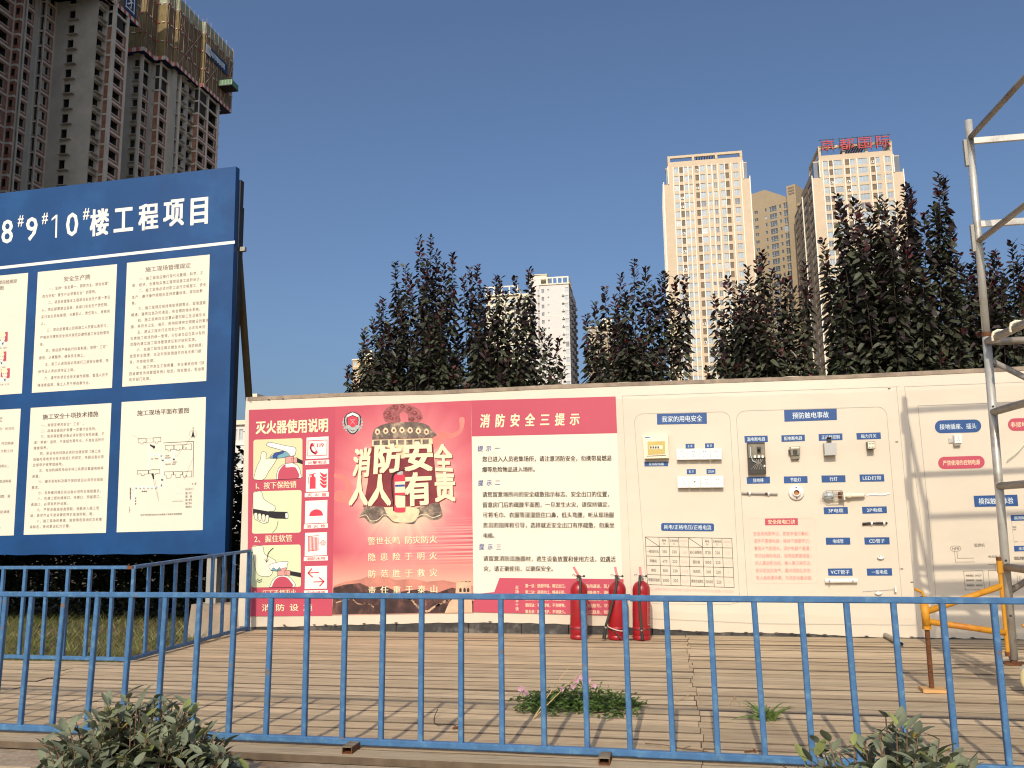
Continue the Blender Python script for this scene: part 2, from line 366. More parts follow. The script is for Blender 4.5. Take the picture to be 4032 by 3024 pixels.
class Plane:
    """a flat printed sheet standing at depth y; layers of print lie 0.8 mm apart in front of it"""
    def __init__(s, y): s.y = y
    def P(s, px, py, layer=0): return ony(px, py, s.y - 0.0008 * layer)
    def poly(s, mb, pts, m, layer=1): mb.face([s.P(x, y, layer) for x, y in pts], m)
    def line(s, mb, pts, w, m, layer=2, close=False):
        pts = list(pts) + ([pts[0]] if close else [])
        for (x0, y0), (x1, y1) in zip(pts, pts[1:]):
            dx, dy = x1 - x0, y1 - y0; l = math.hypot(dx, dy) or 1; ex, ey = dx / l * w * .35, dy / l * w * .35; nx, ny = -dy / l * w / 2, dx / l * w / 2
            mb.face([s.P(x, y, layer) for x, y in ((x0 - ex + nx, y0 - ey + ny), (x1 + ex + nx, y1 + ey + ny), (x1 + ex - nx, y1 + ey - ny), (x0 - ex - nx, y0 - ey - ny))], m)
    def glyph(s, mb, c, w, m, layer, f):
        if c in ' \u3000': return
        co, fs, _ = GL[(c, w)]
        if len(co) == 0: return
        sh = [(0, 0)] if w < .009 else [(-w * .8, 0), (w * .8, 0)] if w < .03 else [(-w, -w * .7), (w, -w * .7), (w, w * .7), (-w, w * .7), (0, 0)]
        for k, (dx, dy) in enumerate(sh): mb.raw([s.P(*f(x + dx, y + dy), layer + k * .12) for x, y in co], fs, m)
    def text(s, mb, t, q, m, w=0.012, layer=3):    # one line stretched to fill the box q
        glyphs(t, w); W = sum(adv(c, w) for c in t); x0 = 0.0
        for c in t:
            a = adv(c, w); off = x0
            s.glyph(mb, c, w, m, layer, lambda gx, gy: bil(q, (off + gx) / W, (0.86 - gy) / 0.94 if ord(c) > 0x2000 else (0.80 - gy) / 0.86))
            x0 += a
    def para(s, mb, lines, q, ncols, m, w=0.012, layer=3, fill=1.0):
        rows = len(lines)
        for r, t in enumerate(lines):
            glyphs(t, w); x0 = 0.0
            for c in t:
                off = x0
                def f(gx, gy): return bil(q, (off + 0.06 + gx * 0.88) / ncols, (r + 0.5 + fill * (0.38 - gy)) / rows)
                s.glyph(mb, c, w, m, layer, f); x0 += adv(c, w)
def crop(ox, oy, sc): return lambda x, y: (ox + x * sc, oy + y * sc)
def quad(c, *p): return [c(x, y) for x, y in p]
def rrect(q, r, n=5):                          # rounded quad; r = corner share of width, height
    out = []
    for k, (u, v) in enumerate(((0, 0), (1, 0), (1, 1), (0, 1))):
        cu = r[0] if u == 0 else 1 - r[0]; cv = r[1] if v == 0 else 1 - r[1]
        a0 = math.pi + k * math.pi / 2
        for i in range(n + 1):
            a = a0 + i / n * math.pi / 2
            out.append(bil(q, cu + r[0] * math.cos(a), cv + r[1] * math.sin(a)))
    return out
def curve(pts, n=8):                           # Catmull-Rom through 2-D points
    out = []
    for i in range(len(pts) - 1):
        p0, p1, p2, p3 = pts[max(i - 1, 0)], pts[i], pts[i + 1], pts[min(i + 2, len(pts) - 1)]
        for k in range(n):
            t = k / n
            out.append(tuple(0.5 * ((2 * p1[j]) + (-p0[j] + p2[j]) * t + (2 * p0[j] - 5 * p1[j] + 4 * p2[j] - p3[j]) * t * t + (-p0[j] + 3 * p1[j] - 3 * p2[j] + p3[j]) * t ** 3) for j in range(len(p1))))
    return out + [tuple(pts[-1])]

# ================================================================ ground
def ground_z(x, y):
    t = min(max((y - 3.3) / 1.4, 0), 1); t = t * t * (3 - 2 * t)
    return -0.42 + 0.27 * t
def build_ground():
    mb = MB()
    xs = [-4000, -800, -200, -60, -25] + [-14 + i * 0.7 for i in range(41)] + [25, 60, 200, 800, 4000]
    ys = [-2000, -400, -60, -12, -3] + [0 + i * 0.4 for i in range(36)] + [18, 30, 80, 200, 800, 6000]
    idx = {}
    vs_ = []
    for j, y in enumerate(ys):
        for i, x in enumerate(xs):
            idx[i, j] = len(vs_); near = abs(x) < 14 and -3 < y < 14
            vs_.append((x, y, ground_z(x, y) + (random.uniform(-.012, .012) if near else -0.02)))
    fs = [(idx[i, j], idx[i + 1, j], idx[i + 1, j + 1], idx[i, j + 1]) for j in range(len(ys) - 1) for i in range(len(xs) - 1)]
    mb.raw(vs_, fs, 'soil')
    tag(mb.build('ground', smooth=True), kind='structure')
build_ground()

# ================================================================ deck of weathered planks
def build_deck():
    mb = MB(); mb.t = []
    sA = [onz(2705, 2505), onz(2770, 2985)]
    sB = [onz(345, 2618), onz(120, 2690)]
    def seam(s, y): return s[0].x + (s[1].x - s[0].x) * (y - s[0].y) / (s[1].y - s[0].y)
    y = 3.44; rows = 0
    side_x = -3.93
    while y < 7.15:
        w = random.uniform(0.098, 0.116); gap = random.choice([0.006, 0.008, 0.010, 0.014])
        xl = -9.0 if y < 5.36 else side_x + random.uniform(-0.10, 0.05)
        cuts = [xl]
        if y < 5.36: cuts += [-6.6 + random.uniform(-.03, .03), seam(sB, min(y, 5.3)) + random.uniform(-.05, .05)]
        cuts += [seam(sA, y) + random.choice([-.012, -.004, .0, .004, .012]), 2.95 + random.uniform(-.03, .03), 6.2]
        for a, b in zip(cuts, cuts[1:]):
            z = random.uniform(-0.003, 0.003); dy = random.uniform(-.004, .004); tl = random.uniform(-.003, .003)
            br = random.uniform(0.76, 1.10); gr = random.uniform(0, 0.45)
            c = np.array((0.565, 0.43, 0.27)) * br; c = c * (1 - gr) + np.array((0.49, 0.405, 0.285)) * br * gr
            b2 = b - random.uniform(0.002, 0.006)
            n0 = len(mb.f)
            segs = max(1, int((b2 - a) / 0.8)); ph = random.uniform(0, 6.28); am = random.uniform(0, .003)
            X = [a + (b2 - a) * i / segs for i in range(segs + 1)]
            e = 0.003
            prof = [(0, -0.028), (0, -e), (e, 0), (w - e, 0), (w, -e), (w, -0.028)]
            vs_ = []
            for i, x in enumerate(X):
                wv = math.sin(x * 1.7 + ph) * am
                for k, (py_, pz) in enumerate(prof):
                    vs_.append((x, y + py_ + dy * i / segs + wv, z + pz + tl * (py_ / w - .5) + wv * .8))
            fs = [(i * 6 + k, i * 6 + k + 1, (i + 1) * 6 + k + 1, (i + 1) * 6 + k) for i in range(segs) for k in range(5)]
            fs += [(5, 4, 3, 2, 1, 0), tuple(segs * 6 + k for k in range(6))]
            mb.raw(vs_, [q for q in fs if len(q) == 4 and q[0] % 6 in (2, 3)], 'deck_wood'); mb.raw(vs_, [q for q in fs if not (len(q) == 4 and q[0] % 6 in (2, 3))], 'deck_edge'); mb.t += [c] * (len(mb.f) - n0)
        y += w + gap; rows += 1
    # joists and packing under the boards
    n0 = len(mb.f)
    mb.box(-9, 6.2, 3.50, 5.30, -0.30, -0.035, 'deck_under'); mb.box(side_x + .02, 6.2, 5.30, 7.14, -0.30, -0.035, 'deck_under')
    mb.t += [(0.05, 0.04, 0.03)] * (len(mb.f) - n0)
    tag(mb.build('deck'), kind='structure')
    # rough kerb carrying the front edge
    kb = MB(); x = -9.0
    while x < 6.2:
        l = random.uniform(1.1, 1.7); zt = -0.032 + random.uniform(-.004, .004)
        kb.hexa([(x, 3.20, -.6), (x + l - .006, 3.20, -.6), (x + l - .006, 3.475, -.6), (x, 3.475, -.6),
                 (x, 3.215, zt - .006), (x + l - .006, 3.215, zt), (x + l - .006, 3.475, zt), (x, 3.475, zt - .004)], 'kerb'); x += l
    tag(kb.build('kerb'), kind='structure')
build_deck()

# ================================================================ hoarding with printed vinyl
YW = 7.20
WP = Plane(YW)
c950 = crop(950, 1530, .5846); c1800 = crop(1800, 1530, .5848); c3 = crop(2450, 1580, .4820); c4 = crop(2900, 1580, .4822)
cR1 = crop(3432, 1400, .4823); cR2 = crop(3432, 2150, .5268); cR3 = crop(3400, 2150, .2857); cR4 = crop(3780, 1550, .4818)
cD1 = crop(1100, 2350, .5425); cD2 = crop(2200, 2200, .5425)
wall = thing('hoarding', 'long white vinyl display wall printed with fire posters and electrical safety panels', 'hoarding', (0, YW, 0))
def wall_panel():
    mb = MB()
    top = [(968, 1566), (1120, 1558), (1400, 1546), (1640, 1541), (1900, 1533), (2080, 1521), (2400, 1508), (2750, 1496), (3100, 1484), (3432, 1472), (3700, 1460), (4032, 1443)]
    bot = [(969, 2468), (1100, 2469), (1371, 2461), (1773, 2452), (2022, 2453), (2247, 2459), (2319, 2463), (2580, 2477), (2797, 2490), (3014, 2493), (3176, 2496), (3393, 2509), (3600, 2511), (3800, 2514), (3959, 2517)]
    T = [WP.P(*p) for p in top]; B = [WP.P(*p) for p in bot]
    T.append(Vector((6.0, YW, T[-1].z))); B.append(Vector((6.0, YW, B[-1].z)))
    def at(L, x): return float(np.interp(x, [p.x for p in L], [p.z for p in L]))
    n = 150; x0 = T[0].x; vs_ = []; rows = 14
    for i in range(n + 1):
        x = x0 + (6.0 - x0) * i / n
        zt = at(T, x) + 0.004 * math.sin(x * 9) + 0.003 * math.sin(x * 23 + 1); zb = at(B, x) + 0.003 * math.sin(x * 31)
        for j in range(rows + 1):
            t = j / rows; vs_.append((x, YW + (0.012 if j in (0, rows) else 0.0), zb + (zt - zb) * t))
    k = rows + 1
    fs = [(i * k + j, (i + 1) * k + j, (i + 1) * k + j + 1, i * k + j + 1) for i in range(n) for j in range(rows)]
    mb.raw(vs_, fs, 'vinyl')
    # return edge at the near end, and the back
    zt, zb = at(T, x0), at(B, x0)
    mb.face([(x0, YW, zb), (x0, YW + .09, zb), (x0, YW + .09, zt), (x0, YW, zt)], 'vinyl')
    mb.face([(x0, YW + .09, 0), (6, YW + .09, 0), (6, YW + .09, 2.06), (x0, YW + .09, 2.06)], 'steel_dark')
    mb.build('vinyl_sheet', wall)
    sk = MB(); x = -4.03
    while x < 6:
        l = random.uniform(.35, .9); sk.box(x, x + l - .006, YW + .018, YW + .05, -.10, .19 + random.uniform(-.01, .01), 'skirting'); x += l
    sk.build('skirting', wall)
    bt = MB(); x = -4.03
    while x < 6:
        l = random.uniform(.5, 1.6); z = at(T, x); z2 = at(T, min(x + l, 6)); e = random.uniform(.001, .007)
        bt.hexa([(x, YW + .004, z - .03), (x + l, YW + .004, z2 - .03), (x + l, YW + .07, z2 - .03), (x, YW + .07, z - .03),
                 (x, YW + .004, z + e), (x + l, YW + .004, z2 + e * .6), (x + l, YW + .07, z2 + e), (x, YW + .07, z + e)], 'batten'); x += l
    bt.build('top_batten', wall)
    # staples and torn tabs along the lower hem
    tb = MB()
    for px, py in [(1120, 2462), (1238, 2461), (1282, 2461), (1320, 2461), (1434, 2456), (1500, 2452), (1560, 2453), (1930, 2449), (2610, 2480), (2677, 2482), (2745, 2488), (2880, 2491), (2937, 2491), (2997, 2492), (3058, 2493), (3118, 2495), (3184, 2497), (3248, 2500), (3412, 2506), (3506, 2508), (3590, 2509), (3755, 2512), (3830, 2512)]:
        p = WP.P(px, py, 2)
        tb.face([p + Vector((-.020, 0, .003)), p + Vector((0, -.004, .007)), p + Vector((.020, 0, .002)), p + Vector((0, -.004, -.006))], 'skirting')
    for px, py in [(985, 1580), (1058, 1573), (1114, 1570), (960, 1700), (955, 1800), (950, 1905), (945, 2020), (944, 2130), (3500, 1530), (3530, 1740), (3550, 2240), (3590, 2292)]:
        p = WP.P(px, py, 2); tb.face([p + Vector((-.010, 0, .003)), p + Vector((.010, 0, .004)), p + Vector((.012, -.004, -.001)), p + Vector((-.006, -.004, -.003))], 'skirting')
    tb.build('staples', wall)
wall_panel()

def sheet_part(plane, parent, name, q, m, layer=1, uv=False, label=None):
    mb = MB(); n = 8; vs_ = [plane.P(*bil(q, i / n, j / n), layer) for j in range(n + 1) for i in range(n + 1)]
    fs = [(j * (n + 1) + i, (j + 1) * (n + 1) + i, (j + 1) * (n + 1) + i + 1, j * (n + 1) + i + 1) for j in range(n) for i in range(n)]
    mb.raw(vs_, fs, m)
    if uv: mb.uv = [((k % (n + 1)) / n, 1 - (k // (n + 1)) / n) for f in fs for k in f]
    o = mb.build(name, parent)
    if label: o['label'] = label
    return o

# ---- poster 1: how to use a fire extinguisher
def poster_use():
    q = [(980, 1614), (1321, 1601), (1308, 2424), (973, 2427)]
    o = sheet_part(WP, wall, 'poster', q, 'print_red', 2, label='red poster with three step drawings and five pictogram squares')
    t = MB()
    WP.text(t, '灭火器使用说明', quad(c950, (97, 220), (588, 198), (588, 290), (97, 306)), 'ink_cream', .035, 6)
    for s, p in (('1、按下保险销', ((90, 632), (372, 620), (372, 668), (90, 678))), ('2、握住软管', ((87, 990), (345, 982), (345, 1030), (87, 1038))), ('3、压下手柄灭火', ((85, 1360), (370, 1350), (370, 1396), (85, 1405)))):
        WP.text(t, s, quad(c950, *p), 'ink_cream', .022, 6)
    WP.text(t, '消 防 设 施', quad(c950, (137, 1452), (480, 1447), (480, 1496), (137, 1500)), 'ink_cream', .02, 6)
    pic = MB()
    sq = [((440, 330), (588, 322), (587, 468), (437, 475)), ((437, 547), (585, 540), (583, 692), (435, 697)), ((432, 757), (580, 750), (578, 903), (428, 910)), ((430, 972), (578, 967), (577, 1122), (427, 1128)), ((430, 1197), (578, 1193), (577, 1347), (427, 1350))]
    bar = [((432, 485), (592, 478), (592, 508), (430, 515)), ((428, 703), (590, 697), (590, 727), (427, 732)), ((423, 915), (583, 908), (583, 937), (421, 945)), ((422, 1133), (583, 1127), (583, 1157), (421, 1162)), ((422, 1360), (583, 1357), (583, 1388), (421, 1393))]
    for s in sq + bar: WP.poly(pic, quad(c950, *s), 'ink_white', 4)
    for s, b in zip(('火警电话', '灭 火 器', '消 火 栓', '消防水带', '安全通道'), bar):
        bq = quad(c950, *b); WP.text(t, s, [bil(bq, .1, .14), bil(bq, .9, .14), bil(bq, .9, .88), bil(bq, .1, .88)], 'print_red_deep', .014, 6)
    def S(k): qq = quad(c950, *sq[k]); return lambda u, v: bil(qq, u, v)
    def P(k, pts, m='print_red_deep', layer=5): f = S(k); WP.poly(pic, [f(u, v) for u, v in pts], m, layer)
    def LN(k, pts, w, m='print_red_deep', layer=5, close=False): f = S(k); WP.line(pic, [f(u, v) for u, v in pts], w, m, layer, close)
    LN(0, [(.07, .16), (.93, .16), (.93, .86), (.07, .86)], 2.6, close=True)
    f0 = S(0); WP.text(t, '119', [f0(.43, .27), f0(.80, .27), f0(.80, .49), f0(.43, .49)], 'print_red_deep', .02, 6)
    LN(0, curve([(.22, .34), (.19, .5), (.27, .66), (.40, .76)]), 7); P(0, [(.19, .28), (.31, .26), (.34, .42), (.24, .44)]); P(0, [(.34, .70), (.46, .62), (.52, .73), (.42, .83)])
    LN(0, curve([(.37, .30), (.34, .42), (.42, .56), (.52, .66)]), 1.6)
    P(1, [(.17, .40), (.20, .32), (.40, .32), (.44, .40), (.44, .86), (.17, .86)]); P(1, [(.26, .22), (.36, .22), (.36, .33), (.26, .33)]); LN(1, [(.12, .24), (.42, .18)], 3); LN(1, curve([(.25, .26), (.12, .34), (.12, .62)]), 2)
    for v in (.22, .38, .54, .70): P(1, curve([(.94, v - .03), (.84, v + .02), (.74, v - .03), (.62, v - .08), (.70, v + .06), (.82, v + .15), (.94, v + .10)], 4))
    P(2, [(.19, .68)] + [(.50 - .31 * math.cos(a), .66 - .27 * math.sin(a)) for a in np.linspace(0, math.pi, 16)] + [(.81, .68)])
    for i in range(8):
        u = .16 + i * .062; LN(3, [(u, .16 + .01 * i), (u, .80 - .005 * i)], 3)
    LN(3, [(.13, .16), (.62, .13)], 2); LN(3, [(.13, .80), (.62, .76)], 2)
    LN(3, [(.60, .46), (.74, .46)], 2); LN(3, [(.82 + .1 * math.cos(a), .46 + .1 * math.sin(a)) for a in np.linspace(0, 6.283, 14)], 2); LN(3, [(.72, .46), (.92, .46)], 2); LN(3, [(.82, .36), (.82, .56)], 2)
    LN(4, [(.14, .30), (.62, .28)], 4); LN(4, [(.30, .12), (.14, .30), (.34, .48)], 5); LN(4, [(.40, .70), (.86, .69)], 4); LN(4, [(.66, .52), (.86, .69), (.68, .88)], 5)
    # step drawings
    pan = [((82, 345), (412, 333), (412, 605), (80, 615)), ((80, 693), (407, 683), (402, 970), (72, 978)), ((70, 1058), (400, 1050), (402, 1335), (70, 1340))]
    for k, p in enumerate(pan): WP.poly(pic, rrect(quad(c950, *p), (.05, .055)), 'print_tan' if k == 0 else 'print_green', 4)
    def A(pts, m, layer=5, ol=True, n=6, w=1.5):
        cv = curve(pts + [pts[0]], n)[:-1] if n > 1 else pts
        pp = [c950(*p) for p in cv]; WP.poly(pic, pp, m, layer)
        if ol: WP.line(pic, pp, w, 'print_black', layer + .5, True)
    A([(82, 612), (95, 560), (110, 515), (128, 478), (136, 432), (152, 425), (168, 436), (166, 468), (180, 472), (212, 440), (240, 448), (240, 470), (212, 520), (186, 556), (150, 612)], 'print_skin')
    A([(172, 372), (196, 362), (300, 385), (364, 398), (360, 448), (330, 455), (300, 424), (180, 388)], 'ink_white', 6, n=3)
    A([(190, 470), (225, 440), (300, 420), (330, 455), (240, 470)], 'print_teal', 5.5, n=2); A([(212, 466), (222, 436), (252, 428), (282, 420), (280, 434), (246, 448), (234, 470)], 'ink_blue', 7, n=4)
    A([(298, 460), (352, 452), (352, 500), (296, 505)], 'ink_rose', 6, n=1); A([(340, 470), (376, 465), (376, 500), (342, 500)], 'ink_rose', 6.2, n=1); A([(376, 468), (411, 485), (411, 508), (376, 496)], 'print_black', 6, n=1)
    A([(236, 612), (240, 570), (258, 530), (300, 505), (350, 503), (388, 530), (398, 570), (396, 603)], 'ink_white', 5.6, n=4); A([(246, 610), (252, 560), (280, 520), (300, 512), (300, 530), (350, 528), (372, 540), (384, 604)], 'print_red', 6, False, 4)
    A([(80, 700), (132, 692), (150, 740), (190, 770), (228, 796), (222, 824), (190, 826), (190, 860), (170, 902), (140, 905), (90, 870), (80, 800)], 'print_skin', n=4)
    A([(80, 810), (180, 828), (310, 832), (312, 876), (230, 874), (80, 842)], 'print_black', 6, n=1); A([(296, 840), (312, 838), (314, 870), (298, 872)], 'ink_white', 7, n=3)
    for i in range(4): A([(88 + i * 26, 838 + i * 5), (106 + i * 26, 838 + i * 5), (110 + i * 24, 870 + i * 8), (100 + i * 24, 886 + i * 6), (88 + i * 26, 868 + i * 6)], 'print_skin', 7, n=3)
    WP.line(pic, [c950(*p) for p in curve([(210, 972), (236, 940), (248, 892)])], 1.5, 'print_black', 6)
    A([(72, 1066), (142, 1060), (156, 1112), (200, 1140), (232, 1160), (226, 1180), (196, 1186), (212, 1226), (196, 1260), (150, 1266), (110, 1250), (92, 1200), (80, 1120)], 'print_skin', n=4)
    WP.line(pic, [c950(*p) for p in curve([(215, 1074), (182, 1110), (170, 1168)])], 3, 'print_black', 7); WP.line(pic, [c950(*p) for p in ((158, 1150), (170, 1170), (184, 1152))], 2, 'print_black', 7)
    A([(186, 1190), (230, 1172), (312, 1164), (308, 1186), (296, 1226), (200, 1226)], 'ink_white', 6, n=2); A([(200, 1226), (215, 1206), (240, 1222), (258, 1204), (270, 1224), (240, 1228)], 'print_teal', 7, n=1)
    A([(246, 1220), (302, 1205), (302, 1256), (244, 1262)], 'ink_rose', 6.5, n=1); A([(292, 1228), (330, 1224), (330, 1258), (294, 1256)], 'ink_rose', 6.7, n=1); A([(330, 1230), (400, 1242), (400, 1270), (330, 1256)], 'print_black', 6.5, n=1)
    A([(190, 1337), (212, 1290), (250, 1262), (304, 1260), (344, 1290), (356, 1336)], 'ink_white', 5.6, n=4); A([(204, 1337), (226, 1290), (260, 1268), (300, 1270), (330, 1296), (342, 1336)], 'print_red', 6, False, 4)
    for y in (1283, 1296): WP.line(pic, [c950(*p) for p in curve([(108, y), (122, y + 10), (138, y)])], 2.4, 'print_black', 6)
    pic.build('printed_drawings', o); t.build('printed_text', o)
poster_use()

# ---- poster 2: the bell
def poster_bell():
    q = [(1321, 1601), (1856, 1577), (1865, 2413), (1308, 2422)]
    o = sheet_part(WP, wall, 'poster', q, 'print_glow', 2, uv=True, label='pink poster with an old bell, big cream characters and hills')
    pic = MB(); t = MB()
    def A(pts, m, layer=5, n=5):
        cv = curve(pts + [pts[0]], n)[:-1] if n > 1 else pts
        WP.poly(pic, [c950(*p) for p in cv], m, layer)
    # far and near hills with the ridge wall
    A([(622, 1330), (700, 1300), (800, 1285), (860, 1262), (960, 1258), (1040, 1290), (1150, 1280), (1250, 1300), (1360, 1290), (1560, 1330), (1562, 1420), (620, 1420)], 'print_hills_far', 3, 1)
    A([(620, 1342), (700, 1320), (800, 1310), (880, 1345), (960, 1330), (1060, 1370), (1200, 1350), (1320, 1375), (1420, 1340), (1562, 1380), (1564, 1508), (612, 1522)], 'print_hills', 4, 1)
    for pts, w in (([(640, 1440), (700, 1425), (740, 1415), (772, 1440), (800, 1452), (850, 1448), (890, 1470)], 9), ([(1100, 1405), (1150, 1425), (1190, 1470), (1250, 1500), (1300, 1470), (1360, 1440), (1400, 1420)], 14), ([(1400, 1420), (1460, 1400), (1562, 1420)], 16)):
        WP.line(pic, [c950(*p) for p in curve(pts)], w * .5846, 'print_stone', 5)
    A([(1450, 1300), (1545, 1296), (1548, 1330), (1556, 1508), (1370, 1510), (1400, 1440), (1440, 1400)], 'print_stone', 5, 1)
    for u in (1455, 1480, 1505, 1530): A([(u, 1292), (u + 14, 1291), (u + 14, 1304), (u, 1305)], 'print_stone', 5, 1)
    for u in (1468, 1496, 1520): A([(u, 1370), (u, 1350), (u + 8, 1340), (u + 16, 1350), (u + 16, 1370)], 'print_hills', 6, 1)
    # ribbons
    A([(1290, 330), (1360, 285), (1420, 300), (1470, 270), (1468, 200), (1500, 196), (1502, 240), (1480, 300), (1410, 340), (1360, 350), (1300, 410)], 'print_ribbon', 3, 4)
    A([(628, 570), (700, 585), (740, 640), (740, 700), (760, 770), (690, 770), (628, 750), (640, 690), (700, 680), (690, 620), (628, 600)], 'print_ribbon', 3, 4)
    # bell: crown loop, shoulder, body, scalloped mouth
    A([(955, 170), (975, 135), (1030, 108), (1090, 104), (1150, 118), (1195, 140), (1222, 180), (1215, 210), (1180, 228), (1130, 226), (1120, 170), (1085, 158), (1065, 175), (1070, 225), (1010, 235), (965, 215)], 'print_loop', 4, 4)
    for x, y, q in ((985, 165, 22), (1010, 200, 18), (1040, 130, 20), (1085, 122, 18), (1130, 138, 20), (1165, 165, 22), (1195, 195, 18), (1150, 205, 18), (975, 195, 14)):
        A([(x - q, y), (x, y - q * .7), (x + q, y - q * .1), (x + q * .3, y + q * .7)], 'print_maroon', 4.5, 4); A([(x - q * .6, y - 3), (x, y - q * .5), (x + q * .5, y - 2), (x, y + q * .2)], 'print_loop', 5, 4)
    A([(882, 342), (886, 300), (905, 268), (960, 240), (1040, 228), (1180, 226), (1250, 244), (1280, 276), (1290, 330)], 'print_bell', 4, 3)
    A([(880, 342), (1290, 330), (1300, 480), (1318, 700), (1340, 790), (820, 800), (850, 640), (872, 460)], 'print_maroon', 4, 1)
    A([(1040, 392), (1110, 388), (1105, 470), (1045, 470)], 'print_bell_light', 4.4, 1)
    A([(882, 345), (1288, 334), (1290, 372), (1180, 392), (1000, 398), (878, 388)], 'print_bell_light', 5, 1)
    for i in range(7):
        x = 915 + i * 55; y = 292 - 12 * math.sin(i / 6 * 3.14)
        A([(x, y + 22), (x - 16, y + 2), (x - 4, y - 22), (x + 14, y - 16), (x + 20, y + 8)], 'print_bell_light', 5, 4); A([(x + 2, y + 10), (x - 6, y), (x + 4, y - 10), (x + 10, y + 2)], 'print_maroon', 6, 4)
        A([(x - 24, 350 - i * 1.2), (x + 18, 348 - i * 1.2), (x + 18, 380 - i), (x - 24, 382 - i)], 'print_bell', 6, 1)
    A([(795, 872), (830, 800), (880, 792), (1020, 800), (1160, 806), (1300, 770), (1335, 780), (1355, 852), (1330, 880), (1280, 885), (1230, 862), (1190, 876), (1160, 912), (1090, 905), (1030, 905), (985, 870), (960, 862), (920, 900), (870, 910), (830, 870)], 'print_bell', 5, 4)
    A([(960, 800), (1180, 806), (1190, 860), (1150, 900), (1040, 898), (990, 860)], 'print_bell_light', 6, 4)
    WP.line(pic, [c950(*p) for p in curve([(800, 862), (840, 852), (872, 890), (920, 884), (960, 850), (1000, 862), (1030, 893), (1090, 893), (1150, 898), (1190, 860), (1240, 846), (1290, 868), (1345, 850)])], 3, 'ink_cream', 7)
    # emblem: laurel, shield, red centre, ribbon
    for sgn in (-1, 1):
        for i in range(9):
            a = math.radians(-60 + i * 18); x = 750 + sgn * 62 * math.cos(a); y = 232 + 62 * math.sin(a)
            A([(x - 8, y + 9), (x + sgn * 3, y - 11), (x + 8, y + 5)], 'print_silver', 4, 3)
    A([(750, 155), (790, 170), (808, 200), (800, 250), (780, 290), (750, 308), (720, 290), (698, 250), (692, 205), (710, 172)], 'print_black', 5, 3)
    A([(750, 160), (785, 174), (801, 202), (794, 248), (776, 284), (750, 301), (724, 284), (705, 248), (699, 206), (715, 176)], 'print_silver', 5.4, 3)
    A([(750, 172), (778, 184), (790, 206), (784, 246), (768, 276), (750, 288), (732, 276), (714, 246), (708, 208), (722, 184)], 'print_black', 5.8, 3)
    A([(716, 196), (750, 184), (784, 196), (784, 240), (752, 262), (716, 242)], 'print_red_deep', 6.2, 1)
    A([(712, 178), (750, 162), (788, 178), (784, 192), (750, 178), (716, 192)], 'ink_white', 6.6, 1)
    A([(700, 250), (726, 246), (750, 262), (776, 246), (800, 250), (790, 270), (764, 276), (750, 284), (736, 276), (708, 270)], 'print_silver', 6.6, 3)
    WP.line(pic, [c950(736, 208), c950(766, 240)], 1.6, 'print_silver', 6.8); WP.line(pic, [c950(764, 206), c950(736, 240)], 1.6, 'print_silver', 6.8); WP.line(pic, [c950(740, 214), c950(750, 206), c950(760, 214)], 1.4, 'print_silver', 6.8)
    # big lettering with its deep shadow
    big = [('消', ((760, 405), (882, 395), (866, 590), (745, 590))), ('防', ((890, 380), (1082, 365), (1082, 555), (880, 572))), ('安', ((1088, 360), (1292, 352), (1300, 552), (1090, 552))), ('全', ((1295, 378), (1412, 372), (1430, 560), (1302, 556))),
           ('人', ((728, 590), (868, 585), (850, 785), (722, 785))), ('人', ((860, 580), (1010, 575), (1008, 785), (850, 790))), ('有', ((1090, 568), (1285, 560), (1290, 775), (1095, 790))), ('责', ((1300, 565), (1440, 560), (1448, 755), (1300, 760)))]
    for c, p in big:
        qq = quad(c950, *p)
        for k, (dx, dy) in enumerate(((5 * .6, 6 * .6), (2, 2))): WP.text(t, c, [(x + dx, y + dy) for x, y in qq], 'print_maroon', .035, 8 + k * .5)
        WP.text(t, c, qq, 'ink_cream', .038, 9.2)
    # printed extinguisher standing in front of the letters
    A([(1030, 590), (1040, 576), (1090, 574), (1104, 590), (1106, 826), (1092, 834), (1040, 834), (1030, 826)], 'print_red_deep', 10, 1)
    A([(1034, 628), (1103, 624), (1103, 700), (1035, 702)], 'ink_cream', 10.5, 1); A([(1036, 720), (1104, 718), (1104, 800), (1048, 802), (1038, 780)], 'ink_cream', 10.5, 1); A([(1036, 648), (1102, 645), (1102, 660), (1036, 662)], 'ink_blue', 11, 1)
    A([(1052, 560), (1086, 556), (1088, 578), (1052, 580)], 'print_silver', 10.5, 2)
    WP.line(pic, [c950(*p) for p in curve([(1060, 556), (1030, 568), (1014, 610), (1016, 700), (1026, 760), (1026, 822)])], 4.2, 'print_black', 11); WP.line(pic, [c950(1048, 566), c950(1096, 545)], 3, 'print_black', 11); WP.line(pic, [c950(1030, 716), c950(1106, 720)], 2.4, 'print_black', 11.4)
    for s, p in (('警世长鸣 防灾防火', ((850, 1000), (1320, 986), (1320, 1040), (850, 1054))), ('隐 患 险 于 明 火', ((852, 1108), (1320, 1098), (1320, 1150), (852, 1162))), ('防 范 胜 于 救 灾', ((853, 1222), (1322, 1210), (1322, 1265), (853, 1274))), ('责 任 重 于 泰 山', ((853, 1332), (1325, 1322), (1325, 1374), (853, 1384)))):
        WP.text(t, s, quad(c950, *p), 'ink_cream', .02, 8)
    pic.build('printed_picture', o); t.build('printed_text', o)
poster_bell()

